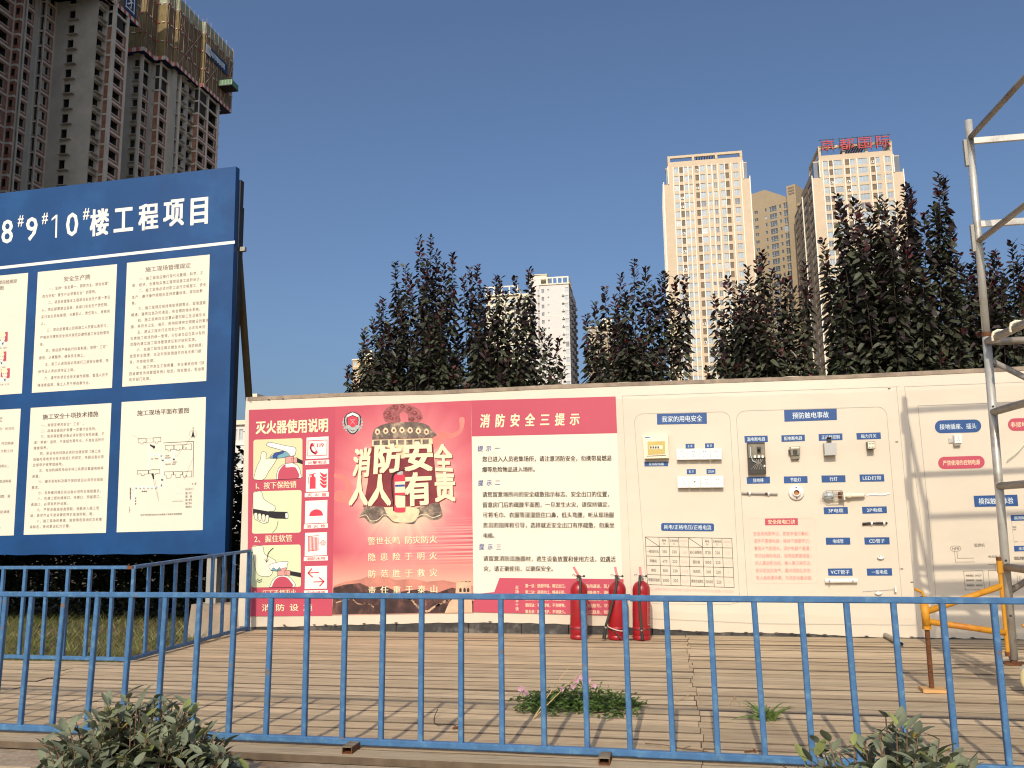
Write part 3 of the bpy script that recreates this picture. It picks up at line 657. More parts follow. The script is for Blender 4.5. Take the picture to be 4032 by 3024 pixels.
# ---- poster 3: three reminders
def poster_tips():
    q = quad(c1800, (95, 80), (1067, 53), (1122, 1530), (110, 1505))
    o = sheet_part(WP, wall, 'poster', q, 'sheet_white', 2, label='white poster with pink header and footer and lines of dark text')
    pic = MB(); t = MB()
    WP.poly(pic, quad(c1800, (95, 80), (1067, 53), (1077, 300), (99, 322)), 'print_red', 4)
    WP.poly(pic, quad(c1800, (110, 1385), (250, 1370), (285, 1275), (1120, 1283), (1122, 1530), (110, 1505)), 'print_red', 4)
    WP.text(t, '消 防 安 全 三 提 示', quad(c1800, (158, 172), (828, 163), (824, 244), (152, 262)), 'ink_cream', .03, 6)
    for s, p in (('提 示 一', ((138, 384), (290, 381), (288, 420), (136, 423))), ('提 示 二', ((141, 616), (292, 613), (290, 651), (139, 656))), ('提 示 三', ((148, 1043), (299, 1046), (297, 1086), (146, 1086)))):
        WP.text(t, s, quad(c1800, *p), 'ink_blue', .022, 6)
    for s, p in (('您已进入人员密集场所，请注意消防安全，勿携带易燃易', ((168, 456), (1042, 449), (1042, 487), (168, 493))), ('爆等危险物品进入场所。', ((168, 526), (545, 524), (545, 560), (168, 563))),
                 ('请您留意场所内的安全疏散指示标志、安全出口的位置，', ((168, 694), (1045, 691), (1045, 729), (168, 731))), ('留意房门后的疏散平面图，一旦发生火灾，请保持镇定，', ((170, 764), (1048, 762), (1048, 798), (170, 801))),
                 ('可将毛巾、衣服等浸湿捂住口鼻，低头弯腰，听从现场服', ((172, 832), (1057, 832), (1057, 869), (172, 869))), ('务员的指挥和引导，选择就近安全出口有序疏散，勿乘坐', ((173, 901), (1060, 901), (1060, 940), (173, 938))), ('电梯。', ((174, 971), (272, 971), (272, 1008), (174, 1008))),
                 ('请留意消防设施器材，逃生设备放置和使用方法，如遇活', ((175, 1126), (1068, 1129), (1068, 1169), (175, 1161))), ('灾，请正确使用，以确保安全。', ((177, 1194), (668, 1194), (668, 1231), (177, 1231)))):
        WP.text(t, s, quad(c1800, *p), 'ink_dark', .028, 6)
    for i, c in enumerate('火场逃生十诀'): y = 1324 + i * 29; WP.text(t, c, quad(c1800, (391, y), (415, y), (415, y + 26), (391, y + 26)), 'ink_cream', .02, 6)
    Lc = ['第一诀：熟悉环境，暗记出口。', '第二诀：通道出口，畅通无阻。', '第三诀：保持镇静，快速撤离。', '第四诀：不入险地，不贪财物。', '第五诀：简易防护，不可缺少。']
    Rc = ['第六诀：善用通道，莫入电梯。', '第七诀：缓降逃生，滑绳自救。', '第八诀：大火袭来，固守待援。', '第九诀：发出信号，寻求救援。', '第十诀：火已烧身，切勿惊跑。']
    for i in range(5):
        y = 1314 + i * 43.5
        WP.text(t, Lc[i], quad(c1800, (458, y), (742, y + 2), (742, y + 28), (458, y + 26)), 'ink_cream', .02, 6)
        WP.text(t, Rc[i], quad(c1800, (768, y + 3), (1106, y + 4), (1108, y + 30), (768, y + 29)), 'ink_cream', .02, 6)
    pic.build('printed_header', o); t.build('printed_text', o)
poster_tips()

# ---- printed lines of the electrical panels
def wall_lines():
    ln = MB(); t = MB()
    def L(c, pts, w=2.0, m='ink_line', close=False): WP.line(ln, [c(*p) for p in pts], w, m, 2, close)
    L(c1800, [(1113, 50), (1180, 1535)], 1.1); L(crop(0, 0, 1), [(2450, 1559), (3540, 1522)], 1.0); L(crop(0, 0, 1), [(3530, 1525), (3612, 2459)], 1.6); L(crop(0, 0, 1), [(3561, 1522), (3660, 2330)], 1.4)
    L(crop(0, 0, 1), [(2490, 2432), (3000, 2455), (3612, 2461)], 1.2); L(crop(0, 0, 1), [(3561, 1522), (4032, 1504)], 1.0)
    def arch(c, x0, y0, x1, y1, xb0, xb1, yb, r, w):
        pts = [(xb0, yb), (x0, y0 + r)] + [(x0 + r - r * math.cos(a), y0 + r - r * math.sin(a)) for a in np.linspace(0, 1.5708, 7)] + [(x1 - r + r * math.sin(a), y1 + r - r * math.cos(a)) for a in np.linspace(0, 1.5708, 7)] + [(x1, y1 + r), (xb1, yb)]
        L(c, pts, w)
    arch(c3, 100, 102, 882, 86, 205, 960, 1640, 70, 1.6); arch(c4, 0, 78, 1228, 46, 90, 1350, 1600, 75, 1.7)
    L(c3, [(205, 1640), (300, 1655), (880, 1660), (960, 1640)], 1.4)
    L(cR1, [(378, 410), (1244, 378)], 2.2); L(cR1, [(378, 410), (500, 1659)], 2.2); L(crop(0, 0, 1), [(3672, 2190), (3685, 2350)], 2.0)
    # rating table
    def T(u, v): return c3(*bil(((188, 1108), (895, 1120), (915, 1522), (207, 1497)), u, v))
    us = [0, .158, .272, .385, .497, .657, .770, .885, 1.0]; vs_ = [0, .195, .40, .595, .79, 1.0]
    for u in us: WP.line(ln, [T(u, 0), T(u, 1)], 1.8, 'ink_dark', 2)
    for v in vs_: WP.line(ln, [T(0, v), T(1, v)], 1.8, 'ink_dark', 2)
    WP.line(ln, [T(0, 0), T(.158, .195)], 1.8, 'ink_dark', 2); WP.line(ln, [T(.497, 0), T(.657, .195)], 1.8, 'ink_dark', 2)
    def cell(i, j, s, m='ink_grey', k=.72, h=.40, w=.02, dv=0):
        u0, u1 = us[i], us[i + 1]; v0, v1 = vs_[j], vs_[j + 1]; cu = (u0 + u1) / 2; cv = (v0 + v1) / 2 + dv * (v1 - v0); a = (u1 - u0) * k / 2; b = (v1 - v0) * h / 2
        WP.text(t, s, [T(cu - a, cv - b), T(cu + a, cv - b), T(cu + a, cv + b), T(cu - a, cv + b)], m, w, 3)
    for i, s, u in ((1, '耗电', '（W）'), (2, '正格电压', '（V）'), (3, '正格电压', '（A）'), (5, '耗电', '（W）'), (6, '正格电压', '（V）'), (7, '正格电压', '（A）')):
        m = 'ink_rose_pale' if i in (3, 7) else 'ink_grey'
        cell(i, 0, s, m, .45 if len(s) == 2 else .88, .26, .02, -.16); cell(i, 0, u, m, .42, .26, .01, .18)
    rows = [('一般钻孔机', '350', '220', '1.59', '岩心钻探机', '1720', '220', '7.8'), ('研磨机', '670', '220', '3.04', '圆形锯', '1050', '220', '4.77'), ('锤钻', '800', '220', '3.63', '热风机', '200', '220', '5'), ('调整切割机', '2000', '220', '2.09', '携带式电焊机', '15400', '220', '70')]
    for j, r in enumerate(rows):
        for i, s in enumerate(r):
            k = min(.88, .175 * len(s)) if i in (0, 4) else min(.85, .165 * len(s))
            cell(i, j + 1, s, 'ink_rose_pale' if i in (3, 7) else 'ink_grey', k, .36 if i not in (0, 4) else .33, .02)
    WP.text(t, '电动工具是根据制作公司或者产品型号不同使用电压及电流有着一定的区别', quad(c3, (200, 1518), (915, 1542), (915, 1566), (200, 1543)), 'ink_rose_pale', .012, 3)
    # rhyme box
    WP.line(ln, [c4(*p) for p in [bil(((97, 953), (640, 953), (668, 1488), (125, 1488)), u, v) for u, v in rrect(((0, 0), (1, 0), (1, 1), (0, 1)), (.07, .07))]], 1.3, 'ink_rose_pale', 2, True)
    V = ['安全用电要牢记，家家幸福万事利；', '湿手不要摸电器，保持干燥要牢记；', '雷雨天气拔插头，保护电器不遗漏；', '晾衣线绳和电线，保持距离莫搭连；', '闲人莫进配电间，害人害己祸无边；', '告诉朋友别淘气，莫对线路乱射击；', '有人触电莫手牵，伤员脱电最关键。']
    for i, s in enumerate(V):
        y = 1063 + i * 60.3; x = 136 + i * 3.8; WP.text(t, s, quad(c4, (x, y), (x + 480, y), (x + 480, y + 34), (x, y + 34)), 'ink_rose', .010, 3)
    # wiring diagram of the last panel
    def LR(pts, w=1.6, m='ink_grey', close=False): WP.line(ln, [cR3(*p) for p in pts], w, m, 2, close)
    LR(rrect(((1198, 0), (1340, 0), (1340, 70), (1198, 70)), (.25, .5)), 1.4, 'ink_grey', True)
    LR([(1255, 70), (1268, 222), (1530, 218)], 1.8); LR([(1288, 70), (1296, 168), (1518, 166)], 1.8); LR([(1716, 252), (1850, 250)]); LR([(1812, 252), (1816, 332)])
    LR([(1380, 345), (1645, 338), (1668, 600), (1404, 606)], 1.6, close=True); LR([(1720, 338), (1860, 334)]); LR([(1720, 338), (1738, 560)]); LR([(2118, 405), (2128, 560)]); LR([(2152, 415), (2164, 560)])
    WP.text(t, 'NFB', quad(cR3, (1220, 14), (1322, 12), (1324, 54), (1222, 56)), 'ink_grey', .01, 3)
    WP.text(t, '弧焊机', quad(cR1, (836, 1534), (924, 1532), (924, 1562), (836, 1564)), 'ink_grey', .01, 3)
    WP.text(t, '电击防止器', quad(cR3, (1716, 128), (1940, 126), (1940, 162), (1716, 162)), 'ink_grey', .02, 3)
    WP.text(t, '弧焊机', quad(cR3, (2072, 145), (2290, 145), (2290, 195), (2072, 190)), 'ink_grey', .03, 3)
    for s, y in (('安全电压：25V以下', 392), ('起动时间：0.009秒', 458), ('迟动时间：1秒以内', 527)): WP.text(t, s, quad(cR3, (1410 + (y - 392) * .08, y), (1630 + (y - 392) * .08, y), (1630 + (y - 392) * .08, y + 28), (1410 + (y - 392) * .08, y + 28)), 'ink_grey', .03, 3)
    WP.text(t, '电压', quad(cR4, (430, 1082), (462, 1082), (462, 1098), (430, 1098)), 'ink_grey', .02, 3); WP.text(t, '80V', quad(cR4, (436, 1103), (460, 1103), (460, 1117), (436, 1117)), 'ink_grey', .02, 3); WP.text(t, '25V', quad(cR4, (446, 1202), (472, 1202), (472, 1216), (446, 1216)), 'ink_grey', .02, 3)
    WP.line(ln, [cR4(486, 1210), cR4(640, 1206)], 1.4, 'ink_rose', 2); WP.line(ln, [cR4(420, 1040), cR4(445, 1240)], 1.2, 'ink_line', 2)
    ln.build('printed_lines', wall); t.build('printed_text', wall)
wall_lines()

# ---- caption plates printed on the hoarding
def plate(c, s, q, m='label_blue', ink='ink_pale', inset=(.10, .16), w=.014, rr=None):
    qq = quad(c, *q); mb = MB(); WP.poly(mb, rrect(qq, rr) if rr else qq, m, 3); o = mb.build('caption_plate', wall)
    if s:
        t = MB(); a, b = inset; WP.text(t, s, [bil(qq, a, b), bil(qq, 1 - a, b), bil(qq, 1 - a, 1 - b), bil(qq, a, 1 - b)], ink, w, 4); t.build('printed_text', o)
    return o
plate(c3, '我家的用电安全', ((283, 103), (690, 93), (692, 183), (285, 190)), inset=(.09, .22))
plate(c3, '耗电/正格电压/正格电流', ((318, 994), (750, 998), (750, 1063), (318, 1058)), rr=(.04, .22), inset=(.05, .20))
plate(c3, '主 卧', ((517, 348), (590, 346), (591, 384), (518, 386)), inset=(.22, .24)); plate(c3, '厨 房', ((676, 344), (749, 342), (750, 380), (677, 384)), inset=(.22, .24))
plate(c3, '客 厅', ((527, 555), (601, 554), (602, 594), (528, 596)), inset=(.22, .24)); plate(c3, '卫生间', ((688, 553), (761, 552), (762, 592), (689, 594)), inset=(.14, .24))
plate(c3, '家用配电箱', ((180, 494), (374, 492), (375, 530), (182, 532)), inset=(.18, .18))
plate(c4, '预防触电事故', ((388, 72), (818, 60), (820, 152), (392, 166)), inset=(.15, .22))
for s, p in (('漏电断电器', ((64, 284), (254, 280), (256, 332), (68, 338))), ('配电断电器', ((366, 278), (557, 272), (559, 324), (368, 331))), ('正反转控制', ((670, 268), (864, 262), (866, 316), (673, 323))), ('磁力开关', ((978, 260), (1176, 254), (1180, 306), (983, 313))),
             ('接地棒', ((82, 620), (272, 615), (274, 670), (86, 674))), ('节能灯', ((386, 614), (579, 611), (581, 666), (388, 670))), ('行灯', ((693, 606), (888, 604), (891, 660), (696, 663))), ('LED灯带', ((1004, 598), (1204, 596), (1208, 654), (1008, 657))),
             ('3P电缆', ((711, 866), (907, 863), (911, 918), (715, 922))), ('2P电缆', ((1024, 862), (1226, 858), (1229, 913), (1029, 918))), ('电线管', ((728, 1114), (927, 1113), (930, 1170), (732, 1171))), ('CD管子', ((1043, 1112), (1248, 1110), (1251, 1168), (1047, 1170))),
             ('VCT管子', ((746, 1366), (945, 1364), (949, 1424), (750, 1424))), ('一般电缆', ((1063, 1366), (1268, 1363), (1272, 1423), (1068, 1424)))):
    n = len(s); plate(c4, s, p, inset=({2: .33, 3: .27, 4: .18, 5: .11}.get(n, .18), .20))
plate(c4, '安全用电口诀', ((232, 958), (500, 955), (502, 1010), (234, 1012)), m='print_red', ink='ink_cream', inset=(.08, .16))
plate(cR1, '接地插座、插头', ((515, 530), (893, 520), (897, 625), (518, 635)), rr=(.14, .5), inset=(.10, .28))
plate(cR1, '严禁使用的控制电源', ((541, 828), (920, 817), (926, 918), (545, 928)), m='print_red', ink='ink_cream', rr=(.13, .5), inset=(.10, .29))
plate(cR4, '非接地插座、插头', ((390, 203), (790, 192), (794, 297), (394, 304)), m='print_red', ink='ink_cream', rr=(.13, .5), inset=(.05, .28))
plate(cR4, '模拟触电体验', ((111, 835), (468, 825), (476, 918), (120, 926)), inset=(.10, .22))
plate(cR4, '观测输出', ((414, 993), (590, 988), (594, 1034), (418, 1040)), inset=(.14, .2)); plate(cR4, '无负荷', ((441, 1245), (600, 1240), (604, 1284), (445, 1290)), inset=(.22, .2))

# ================================================================ project notice board on the lawn
YS = 7.75
SP = Plane(YS)
s7 = crop(0, 700, .4521); s14 = crop(0, 1400, .4521); s5 = crop(480, 1640, .2773)
board = thing('notice_board', 'tall blue project notice board carrying white rule sheets, on concrete footings', 'notice board', (-6, YS, -.15))
def notice_board():
    tr = SP.P(929, 655); br = SP.P(885, 2180); tl0 = SP.P(0, 761); bl0 = SP.P(0, 2184)
    xl = -9.3; sl = (tr.z - tl0.z) / (tr.x - tl0.x); zl = tr.z + sl * (xl - tr.x); zbl = br.z
    mb = MB(); n = 40; vs_ = []
    for i in range(n + 1):
        t = i / n; xt = xl + (tr.x - xl) * t; xb = xl + (br.x - xl) * t
        for j in range(21):
            u = j / 20; a = Vector((xb, YS, zbl + .004 * math.sin(xb * 14))); b = Vector((xt, YS, zl + (tr.z - zl) * t)); vs_.append(a.lerp(b, u))
    mb.raw(vs_, [(i * 21 + j, (i + 1) * 21 + j, (i + 1) * 21 + j + 1, i * 21 + j + 1) for i in range(n) for j in range(20)], 'board_blue')
    e = Vector((0.004, .07, 0)); mb.face([br, br + e, tr + e, tr], 'board_blue')
    mb.face([Vector((xl, YS + .005, zbl)), Vector((tr.x, YS + .005, zbl)), Vector((tr.x, YS + .005, zbl)) + Vector((0, .06, 0)), Vector((xl, YS + .065, zbl))], 'board_blue')
    sheet = mb.build('board_sheet', board)
    ti = MB()
    for c, b in (('8', (7, 52, 865, 958, .10)), ('#', (71, 94, 848, 892, .12)), ('9', (103, 149, 855, 947, .10)), ('#', (166, 190, 838, 882, .12)), ('1', (201, 231, 845, 936, .10)), ('0', (261, 309, 837, 930, .10)), ('#', (328, 353, 820, 865, .12)), ('楼', (355, 430, 822, 928, .11)), ('工', (449, 526, 818, 912, .11)), ('程', (546, 625, 801, 905, .11)), ('项', (644, 726, 785, 891, .11)), ('目', (751, 820, 778, 884, .11))):
        w = .032 if ord(c) > 0x2000 else .012; glyphs(c, w); co, fs, _ = GL[(c, w)]; x0, y0 = co.min(0); x1, y1 = co.max(0); dx = (b[1] - b[0]) * b[4] / 2
        if c == '1':
            SP.poly(ti, [(214, 847), (220, 845), (217, 935), (208, 936)] if False else [(219.5, 846), (226, 845), (224, 935.5), (217, 936)], 'ink_white', 2); SP.poly(ti, [(219.5, 846), (219.2, 857), (203, 869), (203.4, 861)], 'ink_white', 2.2); continue
        q = [(b[0], b[2] + dx), (b[1], b[2] - dx), (b[1] - 2, b[3] - dx), (b[0] - 2, b[3] + dx)]
        for kk, (ax_, ay_) in enumerate(((-w, -w * .6), (w, -w * .6), (w, w * .6), (-w, w * .6), (0, 0))): ti.raw([SP.P(*bil(q, (x + ax_ - x0 + w) / (x1 - x0 + 2 * w), (y1 + w * .6 - y - ay_) / (y1 - y0 + 1.2 * w)), 2 + kk * .12) for x, y in co], fs, 'ink_white')
    SP.poly(ti, [s7(-30, 775), s7(2045, 547), s7(2044, 573), s7(-30, 800)], 'ink_white', 2)
    ti.build('title_lettering', sheet)
    def notice(q, label):
        return sheet_part(SP, board, 'notice_sheet', q, 'sheet_white', 2, label=label)
    # upper right
    o = notice([(500, 1035), (826, 1002), (812, 1500), (481, 1523)], 'white sheet of site management rules'); t = MB()
    SP.text(t, '施工现场管理规定', quad(s7, (1265, 778), (1662, 738), (1662, 784), (1265, 822)), 'ink_grey', .012, 4)
    SP.para(t, ['　　一、施工现场应推行现代化管理，科学、文', '明、经济、合理地实施工程项目施工组织设计。', '　　二、施工现场必须对职工进行文明施工、安全', '生产、遵守操作规程和坚持质量标准、规范的教', '育。', '　　三、施工现场应保持场容场貌整洁、现场道路', '畅通、建筑垃圾及时清运，有合理的排水系统。', '　　四、施工现场应当设置必要的职工生活娱乐设', '施，并符合卫生、通风、照明和精神文明建设的要求。', '　　五、建设工程实行总包和分包的，由总包单位', '负责施工现场的统一管理，分包单位应在其分包的', '范围内建立施工现场管理责任制并组织实施。', '　　六、在施工现场应建立健全治安、消防制度，', '发现安全隐患，应及时采取措施并向有关部门报', '告，并协助处理。', '　　七、施工中发生工程质量、安全事故应按《陕', '西省建筑市场管理条例》规定，报告建设、劳动等', '有关部门处理。'],
            [(521, 1090), (803, 1061), (793, 1488), (506, 1507)], 21.2, 'ink_grey', .008, 4, .62)
    t.build('printed_text', o)
    # upper middle
    o = notice([(149, 1071), (461, 1040), (441, 1527), (125, 1547)], 'white sheet of safe production rules'); t = MB()
    SP.text(t, '安全生产牌', quad(s7, (553, 860), (787, 838), (787, 884), (553, 904)), 'ink_grey', .012, 4)
    SP.para(t, ['　　一、坚持“安全第一、预防为主、综合治理”', '的方针和“管生产必须管安全”的原则。', '　　二、项目经理是本工程项目安全生产第一责任', '人，项目部要建立各级、各部门安全生产责任制，', '实行安全目标管理，分解到人、责任到人、考核到', '人。', '　　三、项目部管理人员和施工人员要认真学习，', '严格执行建筑安全技术规范及建筑施工安全检查标', '准。', '　　四、项目部严格执行检查制度，按照“三定”', '原则，认真整改，确保安全施工。', '　　五、新工人进场前必须进行三级安全教育，特', '种作业人员必须持证上岗。', '　　六、遵守各项安全技术操作规程，管理人员不', '得违章指挥，施工人员不得违章作业。'],
            [(168, 1127), (436, 1100), (425, 1516), (146, 1531)], 22, 'ink_grey', .008, 4, .52)
    t.build('printed_text', o)
    # upper left: organisation chart with helmeted portraits
    o = notice([(-230, 1108), (111, 1074), (86, 1549), (-258, 1573)], 'white sheet of the project department with small helmeted portraits'); t = MB(); pc = MB()
    SP.text(t, '工程项目经理部', quad(s7, (-80, 902), (148, 880), (148, 915), (-80, 938)), 'ink_grey', .012, 4)
    SP.text(t, '组织机构图', quad(s7, (-140, 955), (33, 940), (33, 974), (-140, 990)), 'ink_grey', .012, 4)
    for (ox, oy) in ((30, 1345), (18, 1515), (48, 1662)):
        def K(pts): return [s7(ox + x, oy + y) for x, y in pts]
        SP.poly(pc, K([(-40, 6), (38, -4), (36, 78), (4, 92), (-42, 70)]), 'print_red', 3)
        SP.poly(pc, K([(-52, 118), (-46, 88), (-24, 76), (0, 74), (20, 86), (28, 116)]), 'print_pale_blue', 3.4)
        SP.poly(pc, K([(-30, 30), (12, 26), (14, 60), (2, 82), (-14, 84), (-28, 62)]), 'print_skin', 3.8)
        SP.poly(pc, K([(-40, 34), (-34, 8), (-12, -8), (10, -2), (22, 30), (-8, 28)]), 'ink_cream', 4.2)
        for x in (-22, -2): SP.poly(pc, K([(x, 42), (x + 10, 41), (x + 10, 45), (x, 46)]), 'print_black', 4.6)
        SP.poly(pc, K([(-18, 66), (2, 65), (0, 69), (-16, 70)]), 'ink_rose', 4.6); SP.poly(pc, K([(-14, 82), (-6, 96), (2, 82), (-2, 108), (-10, 108)]), 'print_black', 4.6)
        SP.text(t, '施工员：王 军' if oy > 1600 else '质检员：张军', K([(-62, 134), (30, 128), (30, 142), (-62, 148)]), 'ink_grey', .02, 4)
    t.build('printed_text', o); pc.build('portraits', o)
    # lower right: site plan
    o = notice([(479, 1583), (811, 1563), (798, 2087), (459, 2096)], 'white sheet with the site layout plan'); t = MB(); pc = MB()
    SP.text(t, '施工现场平面布置图', quad(s14, (1193, 478), (1650, 452), (1650, 500), (1193, 526)), 'ink_dark', .012, 4)
    def LN(pts, w=4, m='ink_dark', close=False, layer=4): SP.line(pc, [s5(*p) for p in pts], w * .2773, m, layer, close)
    def PG(pts, m, layer=3): SP.poly(pc, [s5(*p) for p in pts], m, layer)
    for pts, w in (([(388, 400), (392, 745)], 24), ([(392, 545), (520, 540), (560, 560), (578, 620), (572, 900), (560, 980), (500, 1004), (180, 1010), (150, 1040), (150, 1200)], 30), ([(578, 618), (740, 612), (752, 480)], 28)): LN(pts, w, 'print_pale_blue', False, 3)
    for b in ([(230, 315), (342, 308), (342, 370), (302, 372), (300, 388), (270, 390), (268, 374), (230, 374)], [(444, 302), (552, 296), (552, 354), (512, 356), (512, 376), (480, 378), (478, 360), (444, 362)], [(614, 412), (735, 404), (735, 465), (690, 468), (690, 488), (656, 490), (654, 470), (614, 472)], [(742, 405), (860, 400), (860, 462), (815, 464), (814, 484), (780, 486), (778, 468), (742, 468)], [(868, 400), (985, 385), (988, 470), (920, 474), (915, 440), (900, 444), (898, 474), (868, 466)],
              [(218, 766), (374, 764), (376, 815), (320, 818), (316, 836), (275, 838), (272, 810), (220, 820)], [(380, 768), (440, 752), (536, 750), (538, 805), (480, 808), (478, 828), (450, 830), (446, 808), (382, 812)], [(600, 786), (728, 782), (728, 826), (700, 828), (694, 874), (630, 876), (626, 830), (602, 832)], [(735, 784), (860, 778), (860, 822), (828, 826), (828, 866), (766, 868), (764, 828), (735, 828)], [(866, 786), (990, 772), (990, 858), (920, 858), (914, 828), (906, 862), (876, 862), (864, 828)]): LN(b, 5, 'ink_dark', True)
    LN([(592, 374), (1018, 352), (1010, 860)], 7); LN([(350, 310), (440, 306), (440, 366), (352, 370)], 2.5, 'ink_line', True)
    PG([(402, 392), (440, 412), (468, 414), (470, 440), (452, 462), (436, 440), (400, 416)], 'print_black', 4); PG([(414, 822), (446, 808), (454, 838), (458, 888), (440, 894), (430, 846)], 'print_black', 4)
    LN([(446, 905), (524, 1205)], 3, 'ink_grey'); LN([(470, 900), (520, 1170)], 3, 'ink_grey'); LN([(142, 262), (400, 402)], 3, 'ink_line'); LN([(1008, 590), (880, 900)], 3, 'ink_line'); LN([(975, 300), (780, 570)], 2.5, 'ink_line')
    LN([(1010 + 52 * math.cos(a), 248 + 52 * math.sin(a)) for a in np.linspace(0, 6.283, 22)], 2.4, 'ink_grey'); PG([(1010, 190), (1036, 300), (1010, 284), (984, 300)], 'print_black', 4)
    SP.text(t, '北', quad(s5, (1000, 148), (1024, 148), (1024, 182), (1000, 182)), 'ink_grey', .02, 4)
    for x, y in ((418, 596), (466, 590), (490, 590), (612, 580), (640, 580), (666, 578), (620, 550), (648, 548), (618, 672), (644, 670), (668, 668), (714, 668), (738, 666), (724, 640), (750, 638)): LN([(x, y), (x + 24, y), (x + 24, y + 16), (x, y + 16)], 2.2, 'ink_grey', True); PG([(x + 5, y + 6), (x + 20, y + 5), (x + 20, y + 10), (x + 5, y + 11)], 'ink_dark', 4)
    for x in (202, 258, 312, 370, 426, 480): PG([(x - 5, 1012), (x + 6, 1012), (x + 6, 1032), (x - 5, 1032)], 'ink_dark', 4)
    for i in range(9): PG([(112, 1012 + i * 19), (130, 1010 + i * 19), (128, 1024 + i * 19), (110, 1026 + i * 19)], 'ink_dark', 4)
    for i in range(3): PG([(190, 1150 + i * 40), (204, 1150 + i * 40), (200, 1172 + i * 40), (188, 1172 + i * 40)], 'ink_dark', 4)
    LN([(102, 1330), (132, 1328)], 6, 'ink_rose'); LN([(108, 1280), (108, 1364)], 4, 'ink_dark'); LN([(712, 1204), (868, 1202)], 3.5, 'ink_dark'); LN([(740, 1188), (866, 1184)], 2.2, 'ink_line'); PG([(776, 1086), (856, 1080), (856, 1092), (776, 1098)], 'print_pale_blue', 4)
    SP.text(t, '休息区', quad(s5, (280, 1052), (358, 1052), (358, 1072), (280, 1072)), 'ink_dark', .03, 4)
    for s, y in (('办公区大门', 1014), ('施工大门', 1072), ('围　墙', 1120), ('施工用电', 1168), ('施工用水', 1216), ('消防用水', 1265)): SP.text(t, s, quad(s5, (900, y), (1016 if len(s) > 4 else 994, y - 4), (1016 if len(s) > 4 else 994, y + 30), (900, y + 34)), 'ink_grey', .016, 4)
    SP.text(t, '水 源', quad(s5, (990, 940), (1058, 936), (1058, 968), (990, 972)), 'ink_grey', .02, 4)
    SP.text(t, '辰宇世纪城7#8#9#10#楼施工现场平面规划图', quad(s5, (264, 1384), (852, 1368), (852, 1396), (264, 1412)), 'ink_grey', .014, 4)
    pc.build('printed_plan', o); t.build('printed_text', o)
    # lower middle
    o = notice([(121, 1606), (439, 1587), (417, 2098), (93, 2106)], 'white sheet of ten technical safety measures'); t = MB()
    SP.text(t, '施工安全十项技术措施', quad(s14, (370, 512), (858, 482), (858, 530), (370, 558)), 'ink_dark', .012, 4)
    SP.para(t, ['　　一、按规定使用安全“三宝”。', '　　二、机械设备防护装置一定要齐全有效。', '　　三、塔吊等起重设备必须有限位保险装置，不', '准“带病”运转，不准超负荷作业，不准在运转中', '维修保养。', '　　四、架设电线线路必须符合建设部《施工现', '场临时用电安全技术规范》的规定，电器设备必须', '全部保护接零或接地。', '　　五、电动机械和电动手持工具要设置漏电掉闸', '装置。', '　　六、脚手架材料及脚手架的搭设必须符合规程', '要求。', '　　七、各种缆风绳及其设备必须符合规程要求。', '　　八、在建工程的楼梯口、电梯口、预留洞口、', '通道口，必须有防护设施。', '　　九、严禁赤脚或穿高跟鞋、拖鞋进入施工现', '场，高空作业不准穿硬底带钉易滑的鞋、靴。', '　　十、施工现场的悬崖、陡坡等危险地区应有警', '戒标志，夜间要设红灯示警。'],
            [(137, 1665), (413, 1652), (401, 2078), (115, 2086)], 22, 'ink_grey', .008, 4, .62)
    t.build('printed_text', o)
    # lower left
    o = notice([(-270, 1628), (82, 1609), (54, 2108), (-300, 2118)], 'white sheet of fire rules, partly out of view'); t = MB()
    SP.text(t, '消防管理规定', quad(s14, (-310, 556), (22, 533), (22, 576), (-310, 600)), 'ink_dark', .012, 4)
    for s, y, x in (('预防为主、防消结合”的方针', 632, 125), ('施工现场建立消防组织，并定期演', 760, 118), ('练。加强宣传，提高广大职工对', 827, 113), ('现场内未经批准不准动用明火，', 958, 92), ('油漆、稀料、汽油、煤油等易', 1090, 98), ('仓库内不得存放易燃、易', 1222, 90), ('保持现场消防通道', 1357, 83), ('发现火情立即报警。', 1490, 25)):
        n = len(s); SP.text(t, s, quad(s14, (x - n * 27, y - 12 + n), (x, y - 12), (x, y + 15), (x - n * 27, y + 15 + n)), 'ink_grey', .008, 4)
    t.build('printed_text', o)
    # steel frame behind the sheet
    fr = MB(); x0 = tr.x
    fr.box(x0 - .03, x0 + .022, YS + .075, YS + .14, .52, 4.56, 'steel_dark')
    for z in (.70, 1.9, 3.2, 4.45): fr.box(xl, x0, YS + .02, YS + .07, z, z + .05, 'steel_dark')
    for x in (-9.0, -7.9, -6.6, -5.5): fr.box(x, x + .05, YS + .02, YS + .07, .66, 4.4, 'steel_dark')
    cl = SP.P(962, 968); fr.box(x0 + .03, x0 + .085, YS + .09, YS + .13, cl.z - .02, cl.z + .025, 'steel_grey')
    fr.build('frame', board)
    for px in (-4.70, -8.55):
        ps = MB(); ps.box(px - .055, px + .055, YS + .075, YS + .10, .12, .72, 'steel_grey'); ps.box(px - .055, px - .03, YS + .10, YS + .16, .12, 4.3, 'steel_grey'); ps.box(px + .03, px + .055, YS + .10, YS + .16, .12, 4.3, 'steel_grey')
        ps.box(px + .06, px + .12, YS + .165, YS + .23, .10, 4.3, 'steel_dark'); ps.build('post', board)
        ft = MB(); a = .06
        x1, x2 = (-4.87, -4.28) if px > -6 else (-9.0, -8.30)
        ft.hexa([(x1 - .03, YS - .06, -.5), (x2 + .03, YS - .06, -.5), (x2 + .03, YS + .62, -.5), (x1 - .03, YS + .62, -.5), (x1 + .03, YS - .03, .165), (x2 - .01, YS - .02, .165), (x2 - .02, YS + .56, .17), (x1 + .05, YS + .56, .17)], 'concrete_footing'); ft.build('footing', board)
